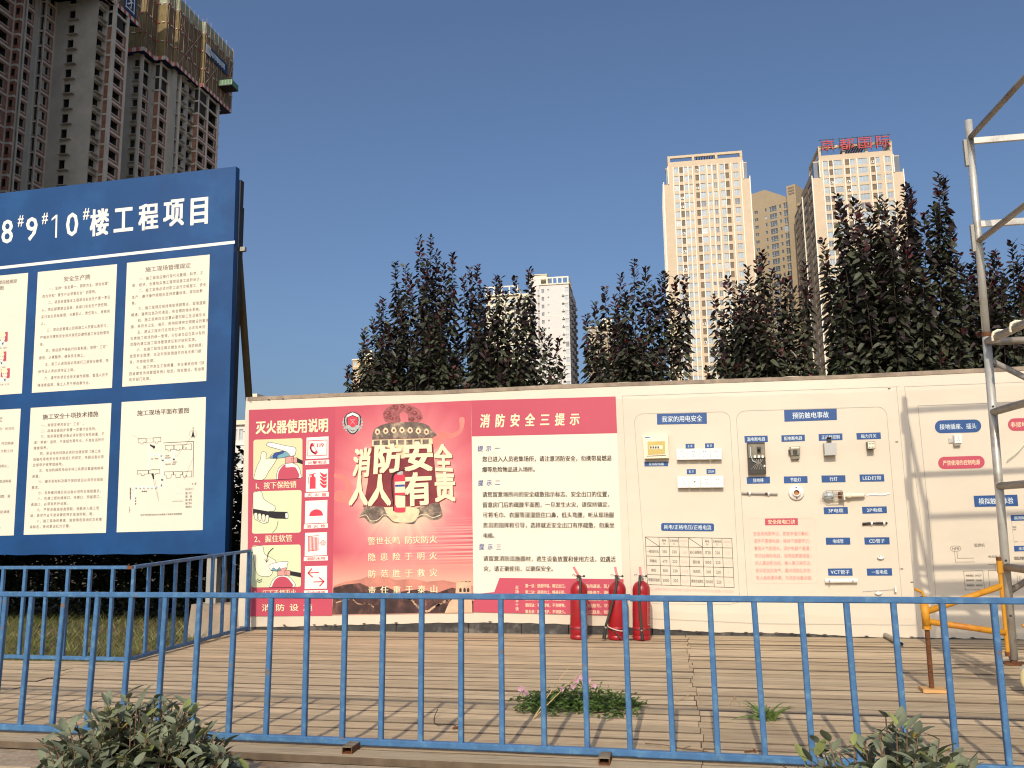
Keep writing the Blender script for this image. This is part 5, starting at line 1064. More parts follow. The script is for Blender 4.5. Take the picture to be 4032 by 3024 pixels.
# ================================================================ scaffold tower
def scaffold():
    r = thing('scaffold_tower', 'galvanised mobile scaffold tower with a yellow stabiliser arm, standing on the deck before the hoarding', 'scaffold', (1.65, 5.15, 0))
    def pole(x0, y0, x1, y1, m='galv'):
        for za, zb in ((.17, 1.935), (1.945, 3.23)):
            f = lambda z: Vector((x0 + (x1 - x0) * (z - .17) / 3.06, y0 + (y1 - y0) * (z - .17) / 3.06, z))
            mb = MB(); mb.tube([f(za), f((za + zb) / 2), f(zb)], .0225 if za < 1 else .0205, m, 18); mb.build('upright', r, True)
        c = MB(); c.tube([f(1.930), f(1.952)], .0255, 'rust', 16); c.build('collar', r)
        h = MB()
        for z in (.40, .69, 1.53): p = f(z); h.tube([p + Vector((-.004, -.0205, 0)), p + Vector((-.004, -.0250, 0))], .006, 'steel_dark', 8)
        h.build('pin_hole', r); return f
    A = pole(1.645, 5.15, 1.70, 5.15); B = pole(1.735, 3.95, 1.79, 3.95); C = pole(3.55, 5.21, 3.60, 5.21); D = pole(3.64, 4.01, 3.69, 4.01)
    def rung(f, g, z0, z1, rad, m='galv_dull', name='rung'):
        mb = MB(); mb.tube([f(z0), f(z0).lerp(g(z1), .5), g(z1)], rad, m, 14); mb.build(name, r, True)
    for f, g in ((A, B), (C, D)):
        for z, rad in ((3.12, .0165), (2.49, .0165), (1.90, .0215), (1.50, .0205), (1.09, .0205), (.655, .0205)): rung(f, g, z, z, rad)
    for f, g in ((A, C), (B, D)):
        for z in (3.11, 2.60):
            mb = MB(); a, b = f(z) + Vector((0, .024 if f is A else -.024, 0)), g(z) + Vector((0, .024 if f is A else -.024, 0)); mb.beam(a, b, .018, .040, 'galv', bev=.003); mb.build('guard_rail', r)
        rung(f, g, 1.90, 1.90, .0205, 'galv_dull', 'ledger')
        rung(f, g, 1.80, .62, .0165, 'galv_dull', 'brace'); rung(f, g, .52, 1.72, .0165, 'galv_dull', 'brace')
    for z in (3.02, 2.50): mb = MB(); p = A(z); mb.box(p.x - .037, p.x - .020, p.y - .012, p.y + .012, z - .07, z + .09, 'steel_grey'); mb.build('lock_clip', r)
    # working platform hung on the transoms
    pf = MB(); n = 4
    for y0, w in ((4.86, .06), (4.70, .07), (4.50, .10), (4.26, .17), (4.03, .16)): pf.box(1.80, 3.52, y0, y0 + w, 1.885, 1.925, 'galv_dull')
    po = pf.build('platform', r)
    for y in (5.02, 4.80, 4.56, 4.30):
        hk = MB(); x = 1.685 + (5.15 - y) * .075
        hk.tube([Vector((x + .07, y, 1.915)), Vector((x + .025, y, 1.934)), Vector((x, y, 1.937)), Vector((x - .024, y, 1.926)), Vector((x - .030, y, 1.900)), Vector((x - .029, y, 1.880))], .0085, 'plastic_ivory', 8); hk.build('hook', po)
    # casters
    for f, sw in ((A, (.075, -.11)), (B, (.05, .03)), (C, (-.05, .04)), (D, (-.05, .02))):
        p = f(.17); mb = MB(); mb.lathe(Vector((p.x, p.y, .145)), [(0, 0), (.045, 0), (.045, .008), (.018, .010), (.018, .06), (0, .06)], 'rust', 12); mb.box(p.x - .055, p.x + .055, p.y - .04, p.y + .04, .148, .156, 'rust'); cr = mb.build('caster_fork', r)
        w = Vector((p.x + sw[0], p.y + sw[1], .087)); fk = MB(); ax = Vector((.6, .8, 0)).normalized()
        for s in (-1, 1): fk.beam(Vector((p.x + sw[0] * .4, p.y + sw[1] * .4, .146)) + ax * s * .028, w + ax * s * .028, .03, .005, 'galv', up=ax)
        fk.build('fork_plate', cr); wh = MB(); wh.lathe(w - ax * .020, [(0, .006), (.045, .006), (.055, 0), (.080, 0), (.085, .006), (.085, .034), (.080, .040), (.055, .040), (.045, .034), (0, .034)], 'wheel_cream', 28, ax); wh.build('wheel', cr, True)
    # yellow stabiliser clamped to the near upright
    Y = 5.12; st = bpy.data.objects.new('stabiliser', None); COL.objects.link(st); st.parent = r; st.location = (-.2, 0, 0); st.empty_display_size = .1
    q = lambda x, y: ony(*cR2(x, y), Y)
    b = MB(); b.tube([q(950, 95), q(1020, 818)], .0105, 'yellow_paint', 10); b.tube([q(955, 110), q(962, 200)], .016, 'yellow_paint', 10); b.tube([q(1015, 790), q(1020, 822)], .014, 'rust', 10); b.tube([q(948, 82), q(950, 110)], .013, 'rust', 10); b.build('clamp_bar', st)
    for a, c in (((965, 300), (412, 490)), ((1000, 648), (425, 565))): b = MB(); b.tube([q(*a), q(*c)], .0165, 'yellow_paint', 14); b.build('arm', st, True)
    b = MB(); s0, s1 = q(392, 420), q(412, 598); b.tube([s0, s1], .0215, 'yellow_paint', 16); b.tube([s0 + Vector((0, 0, .03)), s0], .018, 'rust', 12); b.build('sleeve', st, True)
    b = MB(); b.tube([s1, s1 + (s1 - s0) * .14], .024, 'yellow_paint', 6); b.build('nut', st); b = MB(); t0 = s0 + Vector((-.008, 0, .055)); b.tube([t0 + Vector((-.035, -.01, .016)), t0, t0 + Vector((.012, 0, -.03))], .008, 'yellow_paint', 8); b.build('handle', st)
    e = q(448, 1046); e = Vector((e.x, Y, .022)); n = 90; b = MB(); b.tube([s1.lerp(e, i / n) for i in range(n + 1)], [.0120 + (.0020 if i % 2 else 0) for i in range(n + 1)], 'rust', 10); b.build('screw_jack', st)
    b = MB(); b.hexa([(e.x - .055, Y - .05, .003), (e.x + .068, Y - .05, .003), (e.x + .068, Y + .05, .003), (e.x - .055, Y + .05, .003), (e.x - .055, Y - .05, .022), (e.x + .068, Y - .05, .018), (e.x + .068, Y + .05, .018), (e.x - .055, Y + .05, .022)], 'plate_pine'); b.build('base_plate', st)
    # second stabiliser towards the other side, folded against the upright
    p = A(.5); b = MB(); x0 = p.x + .045; b.tube([(x0 + .02, 5.0, .33), (x0 + .028, 5.0, .10)], .016, 'rust', 12); b.tube([(x0 - .045, 4.99, .365), (x0 + .12, 4.99, .368)], .008, 'yellow_paint', 8); b.tube([(x0 + .02, 5.0, .34), (x0 + .02, 5.0, .40)], .014, 'yellow_paint', 10); b.tube([(x0 + .035, 4.985, .22), (x0 + .035, 4.985, .05)], .012, 'yellow_paint', 10); b.tube([(x0 + .02, 5.0, .39), (x0 + .30, 4.7, .55)], .014, 'yellow_paint', 10); b.build('folded_stabiliser', r)
scaffold()

# ================================================================ small things on the deck
def deck_bits():
    a, b = onz(3478, 2508), onz(3550, 2548); mb = MB(); a = Vector((a.x, a.y, .024)); b = Vector((b.x, b.y, .024)); mb.tube([a, a.lerp(b, .5), b], .019, 'galv_dull', 12); mb.tube([b, b + (b - a).normalized() * .012], .012, 'black_hole', 10); tag(mb.build('steel_pipe'), 'short grey steel pipe lying on the deck against the hoarding foot', 'pipe')
    P = lambda x, y, z=.004: onz(*cD1(x, y)) + Vector((0, 0, z))
    mb = MB(); pts = [tuple(P(x, y, z)) for x, y, z in ((1150, 862, .03), (1130, 880, .012), (1122, 905, .006), (1132, 930, .006), (1160, 940, .006), (1200, 942, .008), (1240, 938, .006), (1270, 946, .01), (1290, 965, .008))]; mb.tube(curve(pts, 5), .0022, 'steel_dark', 5); p = P(1258, 962); mb.tube([p, p + Vector((.025, .004, .006))], .006, 'rust', 6); tag(mb.build('wire'), 'bent scrap of dark wire lying on the deck planks', 'wire')
    P = lambda x, y, z=.004: onz(*cD2(x, y)) + Vector((0, 0, z))
    mb = MB(); mb.tube([P(1350, 1408), P(1425, 1400)], .003, 'rust', 6); mb.tube([P(1418, 1394), P(1428, 1406)], .005, 'rust', 6); tag(mb.build('nail'), 'rusty nail lying on the planks near the front railing', 'nail')
    mb = MB(); mb.tube(curve([tuple(P(x, y, z)) for x, y, z in ((628, 1350, .006), (760, 1372, .012), (900, 1392, .008), (1040, 1410, .010), (1160, 1440, .006))], 4), .0022, 'stem_brown', 5); mb.tube([P(900, 1392, .008), P(960, 1380, .012)], .0016, 'stem_brown', 5); tag(mb.build('twig'), 'thin dry twig lying across two deck planks', 'twig')
    mb = MB()
    for tri in (((852, 1042, 0), (968, 984, .03)), ((1008, 980, .07), (1042, 1070, 0)), ((1230, 1080, 0), (1276, 1005, .06)), ((1276, 1005, .06), (1334, 1086, 0))): mb.tube([P(x, y, .004) + Vector((0, 0, 0)) for x, y, z in tri], .0018, 'straw', 5)
    tag(mb.build('dry_straw'), 'bent dry grass stalks on the planks beside the deck joint', 'straw')
deck_bits()

# ================================================================ buildings
GX = Vector((0.99922, 0.0395, 0)).normalized(); GY = Vector((-GX.y, GX.x, 0))
def nrm(U): return Vector((U.y, -U.x, 0))
def Pt(O, U, N, u, n, z): return Vector((O.x + U.x * u + N.x * n, O.y + U.y * u + N.y * n, z))
def hole(mb, O, U, N, u0, u1, z0, z1, a, b, c, d, dep, mw, mr, mk):
    P = lambda u, z, n=0: Pt(O, U, N, u, n, z)
    for q in ((u0, a, z0, z1), (b, u1, z0, z1), (a, b, z0, c), (a, b, d, z1)):
        if q[1] - q[0] > 1e-4 and q[3] - q[2] > 1e-4: mb.face([P(q[0], q[2]), P(q[1], q[2]), P(q[1], q[3]), P(q[0], q[3])], mw)
    lip = min(dep, .28)
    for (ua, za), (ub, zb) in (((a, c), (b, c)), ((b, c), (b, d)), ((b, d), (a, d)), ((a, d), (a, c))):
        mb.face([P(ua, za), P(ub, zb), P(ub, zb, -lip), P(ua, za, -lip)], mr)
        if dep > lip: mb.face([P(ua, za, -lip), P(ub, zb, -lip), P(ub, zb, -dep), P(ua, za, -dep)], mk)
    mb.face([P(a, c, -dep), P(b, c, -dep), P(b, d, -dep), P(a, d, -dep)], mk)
def chain(P0, px0, segs, py):
    """footprint traced along the building's two wall directions; returns the corner points"""
    pts = [P0]
    for kind, px in segs: pts.append(onvert(px, py, pts[-1], GX if kind == 'F' else GY))
    return pts
FL = 3.0
def seg_facade(mbs, p0, p1, zs, ztop, cols, zmin, bare=3):
    """one straight run of raw concrete frame: slabs, piers, brick infill, openings, sills"""
    conc, brk = mbs; p0 = Vector((p0.x, p0.y, 0)); p1 = Vector((p1.x, p1.y, 0)); U = (p1 - p0); W = U.length; U.normalize(); N = nrm(U)
    P = lambda u, z, n=0: Pt(p0, U, N, u, n, z)
    conc.face([P(0, 0), P(W, 0), P(W, zmin), P(0, zmin)], 'conc_raw')
    nf = int((ztop - zmin) / FL) + 1
    for k in range(nf):
        z0 = zmin + k * FL; z1 = min(z0 + FL, ztop)
        if z1 - z0 < .8: break
        high = z0 > ztop - bare * FL
        for (f0, f1, ty) in cols:
            u0, u1 = f0 * W, f1 * W; w = u1 - u0
            if ty == 'W': conc.face([P(u0, z0), P(u1, z0), P(u1, z1), P(u0, z1)], 'conc_raw')
            elif ty == 'P': conc.obox(p0, U, N, u0, u1, -.2, .18, z0, z1, 'conc_pale')
            elif ty == 'B' or ty == 'N':
                conc.obox(p0, U, N, u0, u1, -2.2, .05, z0, z0 + .42, 'conc_pale')
                if high: hole(conc, p0, U, N, u0, u1, z0 + .42, z1, u0 + .1, u1 - .1, z0 + .42, z1 - .02, 3.2, 'conc_raw', 'conc_in_shade', 'conc_in_shade')
                elif ty == 'B': brk.face([P(u0, z0 + .42, -.06), P(u1, z0 + .42, -.06), P(u1, z1, -.06), P(u0, z1, -.06)], 'brick')
                else: hole(brk, p0, U, N, u0, u1, z0 + .42, z1, u0 + w * .2, u1 - w * .2, z0 + 1.1, z1 - .55, 3, 'brick', 'conc_in_shade', 'conc_in_shade')
            elif ty == 'X':                       # window in a brick panel with a cast surround
                conc.obox(p0, U, N, u0, u1, -2.0, .06, z0, z0 + .40, 'conc_pale')
                m = 'brick' if not high else 'conc_raw'
                a, b, c, d = (u0 + w * .09, u1 - w * .20, z0 + .98, z1 - .30) if not high else (u0 + w * .04, u1 - w * .04, z0 + .4, z1 - .05)
                hole(brk, p0, U, N, u0, u1, z0 + .40, z1, a, b, c, d, 4.5, m, 'conc_raw', 'conc_in_shade')
                if not high: conc.obox(p0, U, N, a - .12, b + .12, 0, .05, c - .16, c, 'conc_pale')
            elif ty == 'L':                       # window in bare concrete with projecting sill and hood slabs
                hole(conc, p0, U, N, u0, u1, z0, z1, u0 + w * .08, u1 - w * .20, z0 + .85, z1 - .40, 4.5, 'conc_raw', 'conc_raw', 'conc_in_shade')
                conc.obox(p0, U, N, u0 + w * .02, u1 - w * .05, .0, .6, z0 + .62, z0 + .72, 'conc_raw'); conc.obox(p0, U, N, u0 + w * .02, u1 - w * .05, 0, .45, z1 - .30, z1 - .22, 'conc_raw')
            elif ty == 'S':                       # small window, short shelf beside it
                hole(conc, p0, U, N, u0, u1, z0, z1, u0 + w * .08, u0 + w * .60, z0 + .75, z1 - .50, 4.5, 'conc_raw', 'conc_raw', 'conc_in_shade')
                conc.obox(p0, U, N, u0 + w * .12, u0 + w * 1.0, 0, .7, z0 + .30, z0 + .38, 'conc_raw')
            elif ty == 'R':                       # recess with shelves
                hole(conc, p0, U, N, u0, u1, z0, z1, u0 + w * .06, u1 - w * .06, z0 + .16, z1, 1.3, 'conc_pale', 'conc_raw', 'conc_raw')
def net_faces(mb, pts, z0, z1, sunlit=True):
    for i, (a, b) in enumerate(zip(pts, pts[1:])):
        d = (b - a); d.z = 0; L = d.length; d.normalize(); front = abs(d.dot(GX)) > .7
        mb.face([(a.x, a.y, z0), (b.x, b.y, z0), (b.x, b.y, z1), (a.x, a.y, z1)], 'net_sunlit' if front and sunlit else 'net_brown')  # front runs get the sunlit tint, receding runs the plain brown
def net_poles(pm, sm, pts, z0, z1):
    for a, b in zip(pts, pts[1:]):
        d = (b - a); d.z = 0; L = d.length; d.normalize(); N = nrm(d); A0 = Vector((a.x, a.y, 0)); Q = lambda u, z, n=.12: Pt(A0, d, N, u, n, z)
        # striped toe boards at the base and thin striped rails every lift
        n = max(2, int(L / .75))
        for i in range(n): sm.obox(A0, d, N, L * i / n, L * (i + 1) / n, .05, .12, z0 - .1, z0 + .75, 'stripe_red' if i % 2 else 'stripe_white')
        lifts = np.arange(z0 + 4.2, z1 - 2, 4.4)
        for z in lifts:
            m = max(2, int(L / 1.2))
            for i in range(m): sm.beam(Q(L * i / m, z), Q(L * (i + .6) / m, z), .16, .20, 'stripe_white' if i % 2 else 'stripe_red')
        for u in np.arange(.3, L, 1.8):
            pm.beam(Q(u, z0), Q(u, z1 + random.uniform(.3, 1.3)), .07, .07, 'pole_bare')
        if L > 6:
            for u0 in np.arange(0, L - 3, 8.5):
                w = min(9.5, L - u0); h = 13.0
                for zb in np.arange(z0, z1 - h * .6, h): pm.beam(Q(u0, zb), Q(u0 + w, min(zb + h, z1)), .10, .10, 'pole_bare'); pm.beam(Q(u0 + w, zb), Q(u0, min(zb + h, z1)), .10, .10, 'pole_bare')
        for _ in range(int(L * 2.2)):
            u = random.uniform(0, L); z = random.uniform(z0 + 1, z1 - 1); t = random.uniform(-.8, .8); pm.beam(Q(u, z, .08), Q(u + t * .5, z + random.uniform(.5, 1.3), .08), .06, .06, 'pole_bare')
def raw_tower_near():
    P = atdist(372, 250, 166); right = chain(P, 372, [('R', 410), ('F', 438), ('R', 497)], 250)
    left = chain(P, 372, [('F', 205), ('R', 163), ('F', 141), ('R', 86), ('F', 76), ('R', 64), ('F', 40), ('R', -150)], 250)
    pts = list(reversed(left)) + right[1:]
    r = thing('tower_block', 'unfinished grey concrete tower with brick infill, nearer of the two, cut by the photo edge', 'building', (P.x, P.y, 0), 'unfinished towers behind the notice board')
    cols = {0: [(0, .18, 'P'), (.18, .52, 'X'), (.52, .56, 'P'), (.56, .98, 'X'), (.98, 1, 'P')], 1: [(0, .12, 'P'), (.12, 1, 'N')], 2: [(0, 1, 'B')], 3: [(0, .3, 'P'), (.3, 1, 'W')], 4: [(0, .08, 'P'), (.08, .60, 'X'), (.60, 1, 'W')],
            5: [(0, .12, 'P'), (.12, .9, 'R'), (.9, 1, 'W')], 6: [(0, .06, 'P'), (.06, .92, 'X'), (.92, 1, 'P')], 7: [(0, .30, 'W'), (.30, .58, 'S'), (.58, 1, 'W')], 8: [(0, .86, 'L'), (.86, 1, 'P')], 9: [(0, .16, 'P'), (.16, .84, 'B'), (.84, 1, 'P')], 10: [(0, .14, 'P'), (.14, .88, 'X'), (.88, 1, 'P')]}
    R1 = onvert(455, 19, right[1] + GX * 1.6, GY)
    nz = R1.z
    npts = [onvert(552, 111, R1, GY), R1, onvert(438, 21, R1, GX)]; npts.append(onvert(300, -120, npts[-1], GY)); npts.append(npts[-1] - GX * 26); npts.append(npts[-1] - GY * 30); npts.reverse()
    conc, brk = MB(), MB()
    for i, (a, b) in enumerate(zip(pts, pts[1:])): seg_facade((conc, brk), a, b, None, nz + 2, cols.get(i, [(0, 1, 'W')]), 44, 3 if i > 7 else 2)
    e = right[-1]; bk = e - GX * 30; conc.face([(e.x, e.y, 0), (bk.x, bk.y, 0), (bk.x, bk.y, nz + 2), (e.x, e.y, nz + 2)], 'conc_raw')
    conc.build('concrete_frame', r); brk.build('brick_infill', r)
    nm, pm, sm = MB(), MB(), MB(); z1 = nz + 14; net_faces(nm, npts, nz, z1); nm.face([(p.x, p.y, nz + .05) for p in npts], 'board_navy'); nm.face([(p.x, p.y, z1 - .5) for p in npts], 'conc_in_shade'); net_poles(pm, sm, npts[2:], nz, z1)
    nm.build('safety_net', r); pm.build('scaffold_poles', r); sm.build('striped_boards', r)
    bn = MB(); A0 = Vector((R1.x, R1.y, 0)); d = GY; N = nrm(d); c = onvert(506, 62, R1, GY); u = (c - R1).dot(GY)
    bn.obox(A0, d, N, u - 2.0, u + 2.0, .16, .22, c.z + .5, z1 + 3, 'banner_blue'); bo = bn.build('banner', r); tx = MB()
    for s, zz in (('团', c.z + 1.0), ('集', c.z + 5.0), ('设', c.z + 9.0), ('建', c.z + 13.0)):
        glyphs(s, .03); co, fs, _ = GL[(s, .03)]; tx.raw([Pt(A0, d, N, u - 1.7 + x * 3.4, .26, zz + (y + .08) * 3.6) for x, y in co], fs, 'ink_white')
    tx.build('printed_text', bo)
    return e
def raw_tower_far():
    S = atdist(680, 376, 186); right = chain(S, 680, [('R', 762), ('F', 786), ('R', 864)], 376)
    left = chain(S, 680, [('F', 664), ('R', 631), ('F', 593), ('R', 553), ('F', 480)], 376)
    pts = list(reversed(left)) + right[1:]
    r = thing('tower_block', 'unfinished grey concrete tower wrapped in brown safety net at its top, farther of the two', 'building', (S.x, S.y, 0), 'unfinished towers behind the notice board')
    n0 = onvert(680, 255, S + GX * 1.4 - GY * 1.2, GX)
    nl = [n0]
    for k, px, py in (('R', 651, 226), ('F', 611, 230), ('R', 567, 195), ('F', 490, 203)): nl.append(onvert(px, py, nl[-1], GX if k == 'F' else GY))
    nr = [n0]
    for k, px, py in (('F', 695, 252), ('R', 784, 333), ('F', 799, 333), ('R', 909, 449)): nr.append(onvert(px, py, nr[-1], GX if k == 'F' else GY))
    npts = list(reversed(nl)) + nr[1:]; e = nr[-1]; nz = (n0.z + e.z) / 2
    z1 = onvert(906, 190, e, GY).z
    cols = {0: [(0, .55, 'W'), (.55, .92, 'L'), (.92, 1, 'P')], 1: [(0, .10, 'P'), (.10, .75, 'X'), (.75, 1, 'W')], 2: [(0, .35, 'W'), (.35, .86, 'B'), (.86, 1, 'P')], 3: [(0, .85, 'X'), (.85, 1, 'P')], 4: [(0, 1, 'W')], 5: [(0, .16, 'W'), (.16, .30, 'R'), (.30, .36, 'P'), (.36, .62, 'L'), (.62, .74, 'W'), (.74, 1, 'L')], 6: [(0, .16, 'P'), (.16, .9, 'B'), (.9, 1, 'P')], 7: [(0, .40, 'X'), (.40, .45, 'P'), (.45, .92, 'X'), (.92, 1, 'P')]}
    conc, brk = MB(), MB()
    for i, (a, b) in enumerate(zip(pts, pts[1:])): seg_facade((conc, brk), a, b, None, nz + 2, cols.get(i, [(0, 1, 'W')]), 44, 3)
    q = right[-1]; bk = q - GX * 30; conc.face([(q.x, q.y, 0), (bk.x, bk.y, 0), (bk.x, bk.y, nz + 2), (q.x, q.y, nz + 2)], 'conc_raw')
    for k in range(18): conc.obox(q, GX, -GY, -6, .55, .0, .12, 46 + k * 3, 46.14 + k * 3, 'conc_pale')
    conc.build('concrete_frame', r); brk.build('brick_infill', r)
    nm, pm, sm = MB(), MB(), MB(); loop = npts + [e - GX * 30, npts[0] - GX * 8]
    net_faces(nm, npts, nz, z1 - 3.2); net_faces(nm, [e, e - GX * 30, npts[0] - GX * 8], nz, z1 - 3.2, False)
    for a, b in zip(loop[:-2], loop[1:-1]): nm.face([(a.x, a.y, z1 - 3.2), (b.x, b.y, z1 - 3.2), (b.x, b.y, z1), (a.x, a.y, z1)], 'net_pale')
    nm.face([(p.x, p.y, nz + .05) for p in loop], 'board_navy'); nm.face([(p.x, p.y, z1 - 3.6) for p in loop], 'conc_in_shade'); net_poles(pm, sm, npts, nz, z1); net_poles(pm, sm, [e, e - GX * 6], nz, z1)
    nm.build('safety_net', r); pm.build('scaffold_poles', r); sm.build('striped_boards', r)
    a = nr[3]; A0 = Vector((a.x, a.y, 0)); N = nrm(GY); L = (e - a).dot(GY)
    c0 = onvert(806, 176, a, GY); bn = MB(); u0 = (c0 - a).dot(GY); bn.obox(A0, GY, N, u0, L - 3, .2, .3, c0.z - 2.1, c0.z + .5, 'banner_blue'); bo = bn.build('banner', r); tx = MB()
    for i in range(15): w = (L - 5 - u0) / 15; x = u0 + .8 + i * w; tx.obox(A0, GY, N, x, x + w * .62, .31, .34, c0.z - 1.5 + .2 * (i % 2), c0.z - .1, 'ink_pale')
    tx.obox(A0, GY, N, u0 + .1, u0 + 2.2, .31, .34, c0.z - 1.9, c0.z + .4, 'ink_white'); tx.build('printed_marks', bo)
    c0 = onvert(858, 318, a, GY); u0 = (c0 - a).dot(GY); pl = MB(); z = c0.z - 1.4
    pl.obox(A0, GY, N, u0, u0 + 3.2, .1, 3.5, z, z + .18, 'steel_dark'); pl.obox(A0, GY, N, u0, u0 + .12, .1, 3.5, z + .18, z + 1.5, 'plat_green'); pl.obox(A0, GY, N, u0 + 3.1, u0 + 3.2, .1, 3.5, z + .18, z + 1.5, 'plat_green'); pl.obox(A0, GY, N, u0, u0 + 3.2, 3.4, 3.5, z + .18, z + 1.5, 'plat_green')
    for i in range(5): pl.obox(A0, GY, N, u0 - .03, u0, .3 + i * .74, .65 + i * .74, z + .2, z + 1.4, 'net_pale')
    pl.build('loading_platform', r)
raw_tower_near(); raw_tower_far()
def shade_tower():                             # unseen block, added and sized to shade the two unfinished towers
    mb = MB(); x0, x1, y0, y1, h = -123, -90, 66, 82, 138
    mb.box(x0, x1, y0, y1, 0, h, 'conc_raw')
    for k in range(0, 45): mb.box(x0 - .3, x1 + .3, y0 - .3, y1 + .3, k * 3 + 2.6, k * 3 + 2.95, 'conc_pale')
    tag(mb.build('tower_block'), 'unseen added concrete block with floor bands that shades the unfinished towers', 'building')
shade_tower()

WINC = {}
def window_mesh(w, h, pane, split, framed=True):
    key = (round(w, 2), round(h, 2), pane, split)
    if key in WINC: return WINC[key]
    mb = MB(); t = .07
    mb.face([(0, 0, 0), (w, 0, 0), (w, 0, h), (0, 0, h)], pane)
    if framed:
        bars = [(0, t, 0, h), (w - t, w, 0, h), (t, w - t, 0, t), (t, w - t, h - t, h)]
        for s in split: bars.append((w * s - t / 2, w * s + t / 2, t, h - t))
        if split and h > 1.3: bars.append((t, w - t, h * .30, h * .30 + t * .8))
        for a, b, c, d in bars: mb.face([(a, -.04, c), (b, -.04, c), (b, -.04, d), (a, -.04, d)], 'win_frame')
    me = bpy.data.meshes.new('window'); me.from_pydata(mb.v, [], mb.f)
    for n in mb.names: me.materials.append(MATS[n])
    me.polygons.foreach_set('material_index', mb.m); WINC[key] = me; return me
class Wins:
    def __init__(s, root, name='window'): s.root = root; s.n = 0; s.rest = MB(); s.base = WLOC(root)
    def add(s, O, U, N, u, z, w, h, pane, split=(.5,), dep=.18):
        p = Pt(O, U, N, u, -dep, z); me = window_mesh(w, h, pane, split)
        if s.n < 98:
            o = bpy.data.objects.new('window', me); COL.objects.link(o); o.parent = s.root; o.location = p - s.base; o.rotation_euler = (0, 0, math.atan2(U.y, U.x)); s.n += 1
        else:
            for pl in me.polygons:
                s.rest.face([p + U * me.vertices[i].co.x - N * me.vertices[i].co.y + Vector((0, 0, me.vertices[i].co.z)) for i in pl.vertices], me.materials[pl.material_index].name)
    def close(s):
        o = s.rest.build('windows', s.root)
        if o: o['kind'] = 'stuff'
def facade(mb, wins, O, U, W, z0, z1, rows, cols, mw, jit=0.0, dep=.18):
    """plain finished facade: cols = (u0, u1, sill, head, pane, split); windows row by row from the top"""
    N = nrm(U); P = lambda u, z, n=0: Pt(O, U, N, u, n, z); u = 0.0
    for c in cols:
        mb.face([P(u, z0), P(c[0], z0), P(c[0], z1), P(u, z1)], mw); u = c[1]; zt = z1
        for zr in rows:
            s, h = zr + c[2], zr + c[3]
            if h > z1 or s < z0: continue
            mb.face([P(c[0], h), P(c[1], h), P(c[1], zt), P(c[0], zt)], mw); zt = s
            for (ua, za), (ub, zb) in (((c[0], s), (c[1], s)), ((c[1], s), (c[1], h)), ((c[1], h), (c[0], h)), ((c[0], h), (c[0], s))): mb.face([P(ua, za), P(ub, zb), P(ub, zb, -dep), P(ua, za, -dep)], mw)
        mb.face([P(c[0], z0), P(c[1], z0), P(c[1], zt), P(c[0], zt)], mw)
    mb.face([P(u, z0), P(W, z0), P(W, z1), P(u, z1)], mw)
    for zr in rows:
        for c in cols:
            if zr + c[3] > z1 or zr + c[2] < z0: continue
            if c[4] == 'louver':
                mb.face([P(c[0], zr + c[2], -dep), P(c[1], zr + c[2], -dep), P(c[1], zr + c[3], -dep), P(c[0], zr + c[3], -dep)], 'louver')
                if random.random() < .22: mb.obox(O, U, N, c[0] + .15, c[1] - .15, -dep, -dep + .5, zr + c[2], zr + c[2] + .7, 'plastic_white'); mb.obox(O, U, N, c[0] + .3, c[0] + .75, -dep + .5, -dep + .52, zr + c[2] + .12, zr + c[2] + .58, 'plastic_dark')
            else:
                pane = c[4] if random.random() > .22 else random.choice(['pane_dark', 'pane_pale', 'pane_blue'])
                wins.add(O, U, N, c[0], zr + c[2], c[1] - c[0], c[3] - c[2], pane, c[5], dep)
b1 = crop(2550, 500, .6148); b2 = crop(3100, 500, .6030); bm = crop(1350, 880, .4747)
def roof_frame(mb, O, U, u0, u1, zb, zt, m, posts=(0, .34, .66, 1), depth=14, slats=None):
    N = nrm(U); t = .8; W = u1 - u0
    for n0 in (-t,): mb.obox(O, U, N, u0, u1, n0, n0 + t, zt - t, zt, m)
    for u in (u0, u1 - t): mb.obox(O, U, N, u, u + t, -depth + t, -t, zt - t, zt, m)
    for p in posts: u = u0 + (W - t) * p; mb.obox(O, U, N, u, u + t, -t, 0, zb, zt - t, m)
    for k in (4,):
        for u in (u0, u1 - t): mb.obox(O, U, N, u, u + t, -depth * k / 4, -depth * k / 4 + t, zb, zt - t, m)
    if slats:
        for i in range(9): f = slats[0] + (slats[1] - slats[0]) * i / 8; u = u0 + W * f; mb.obox(O, U, N, u, u + .25, -depth + t, -t, zt - t, zt - .1, 'louver')
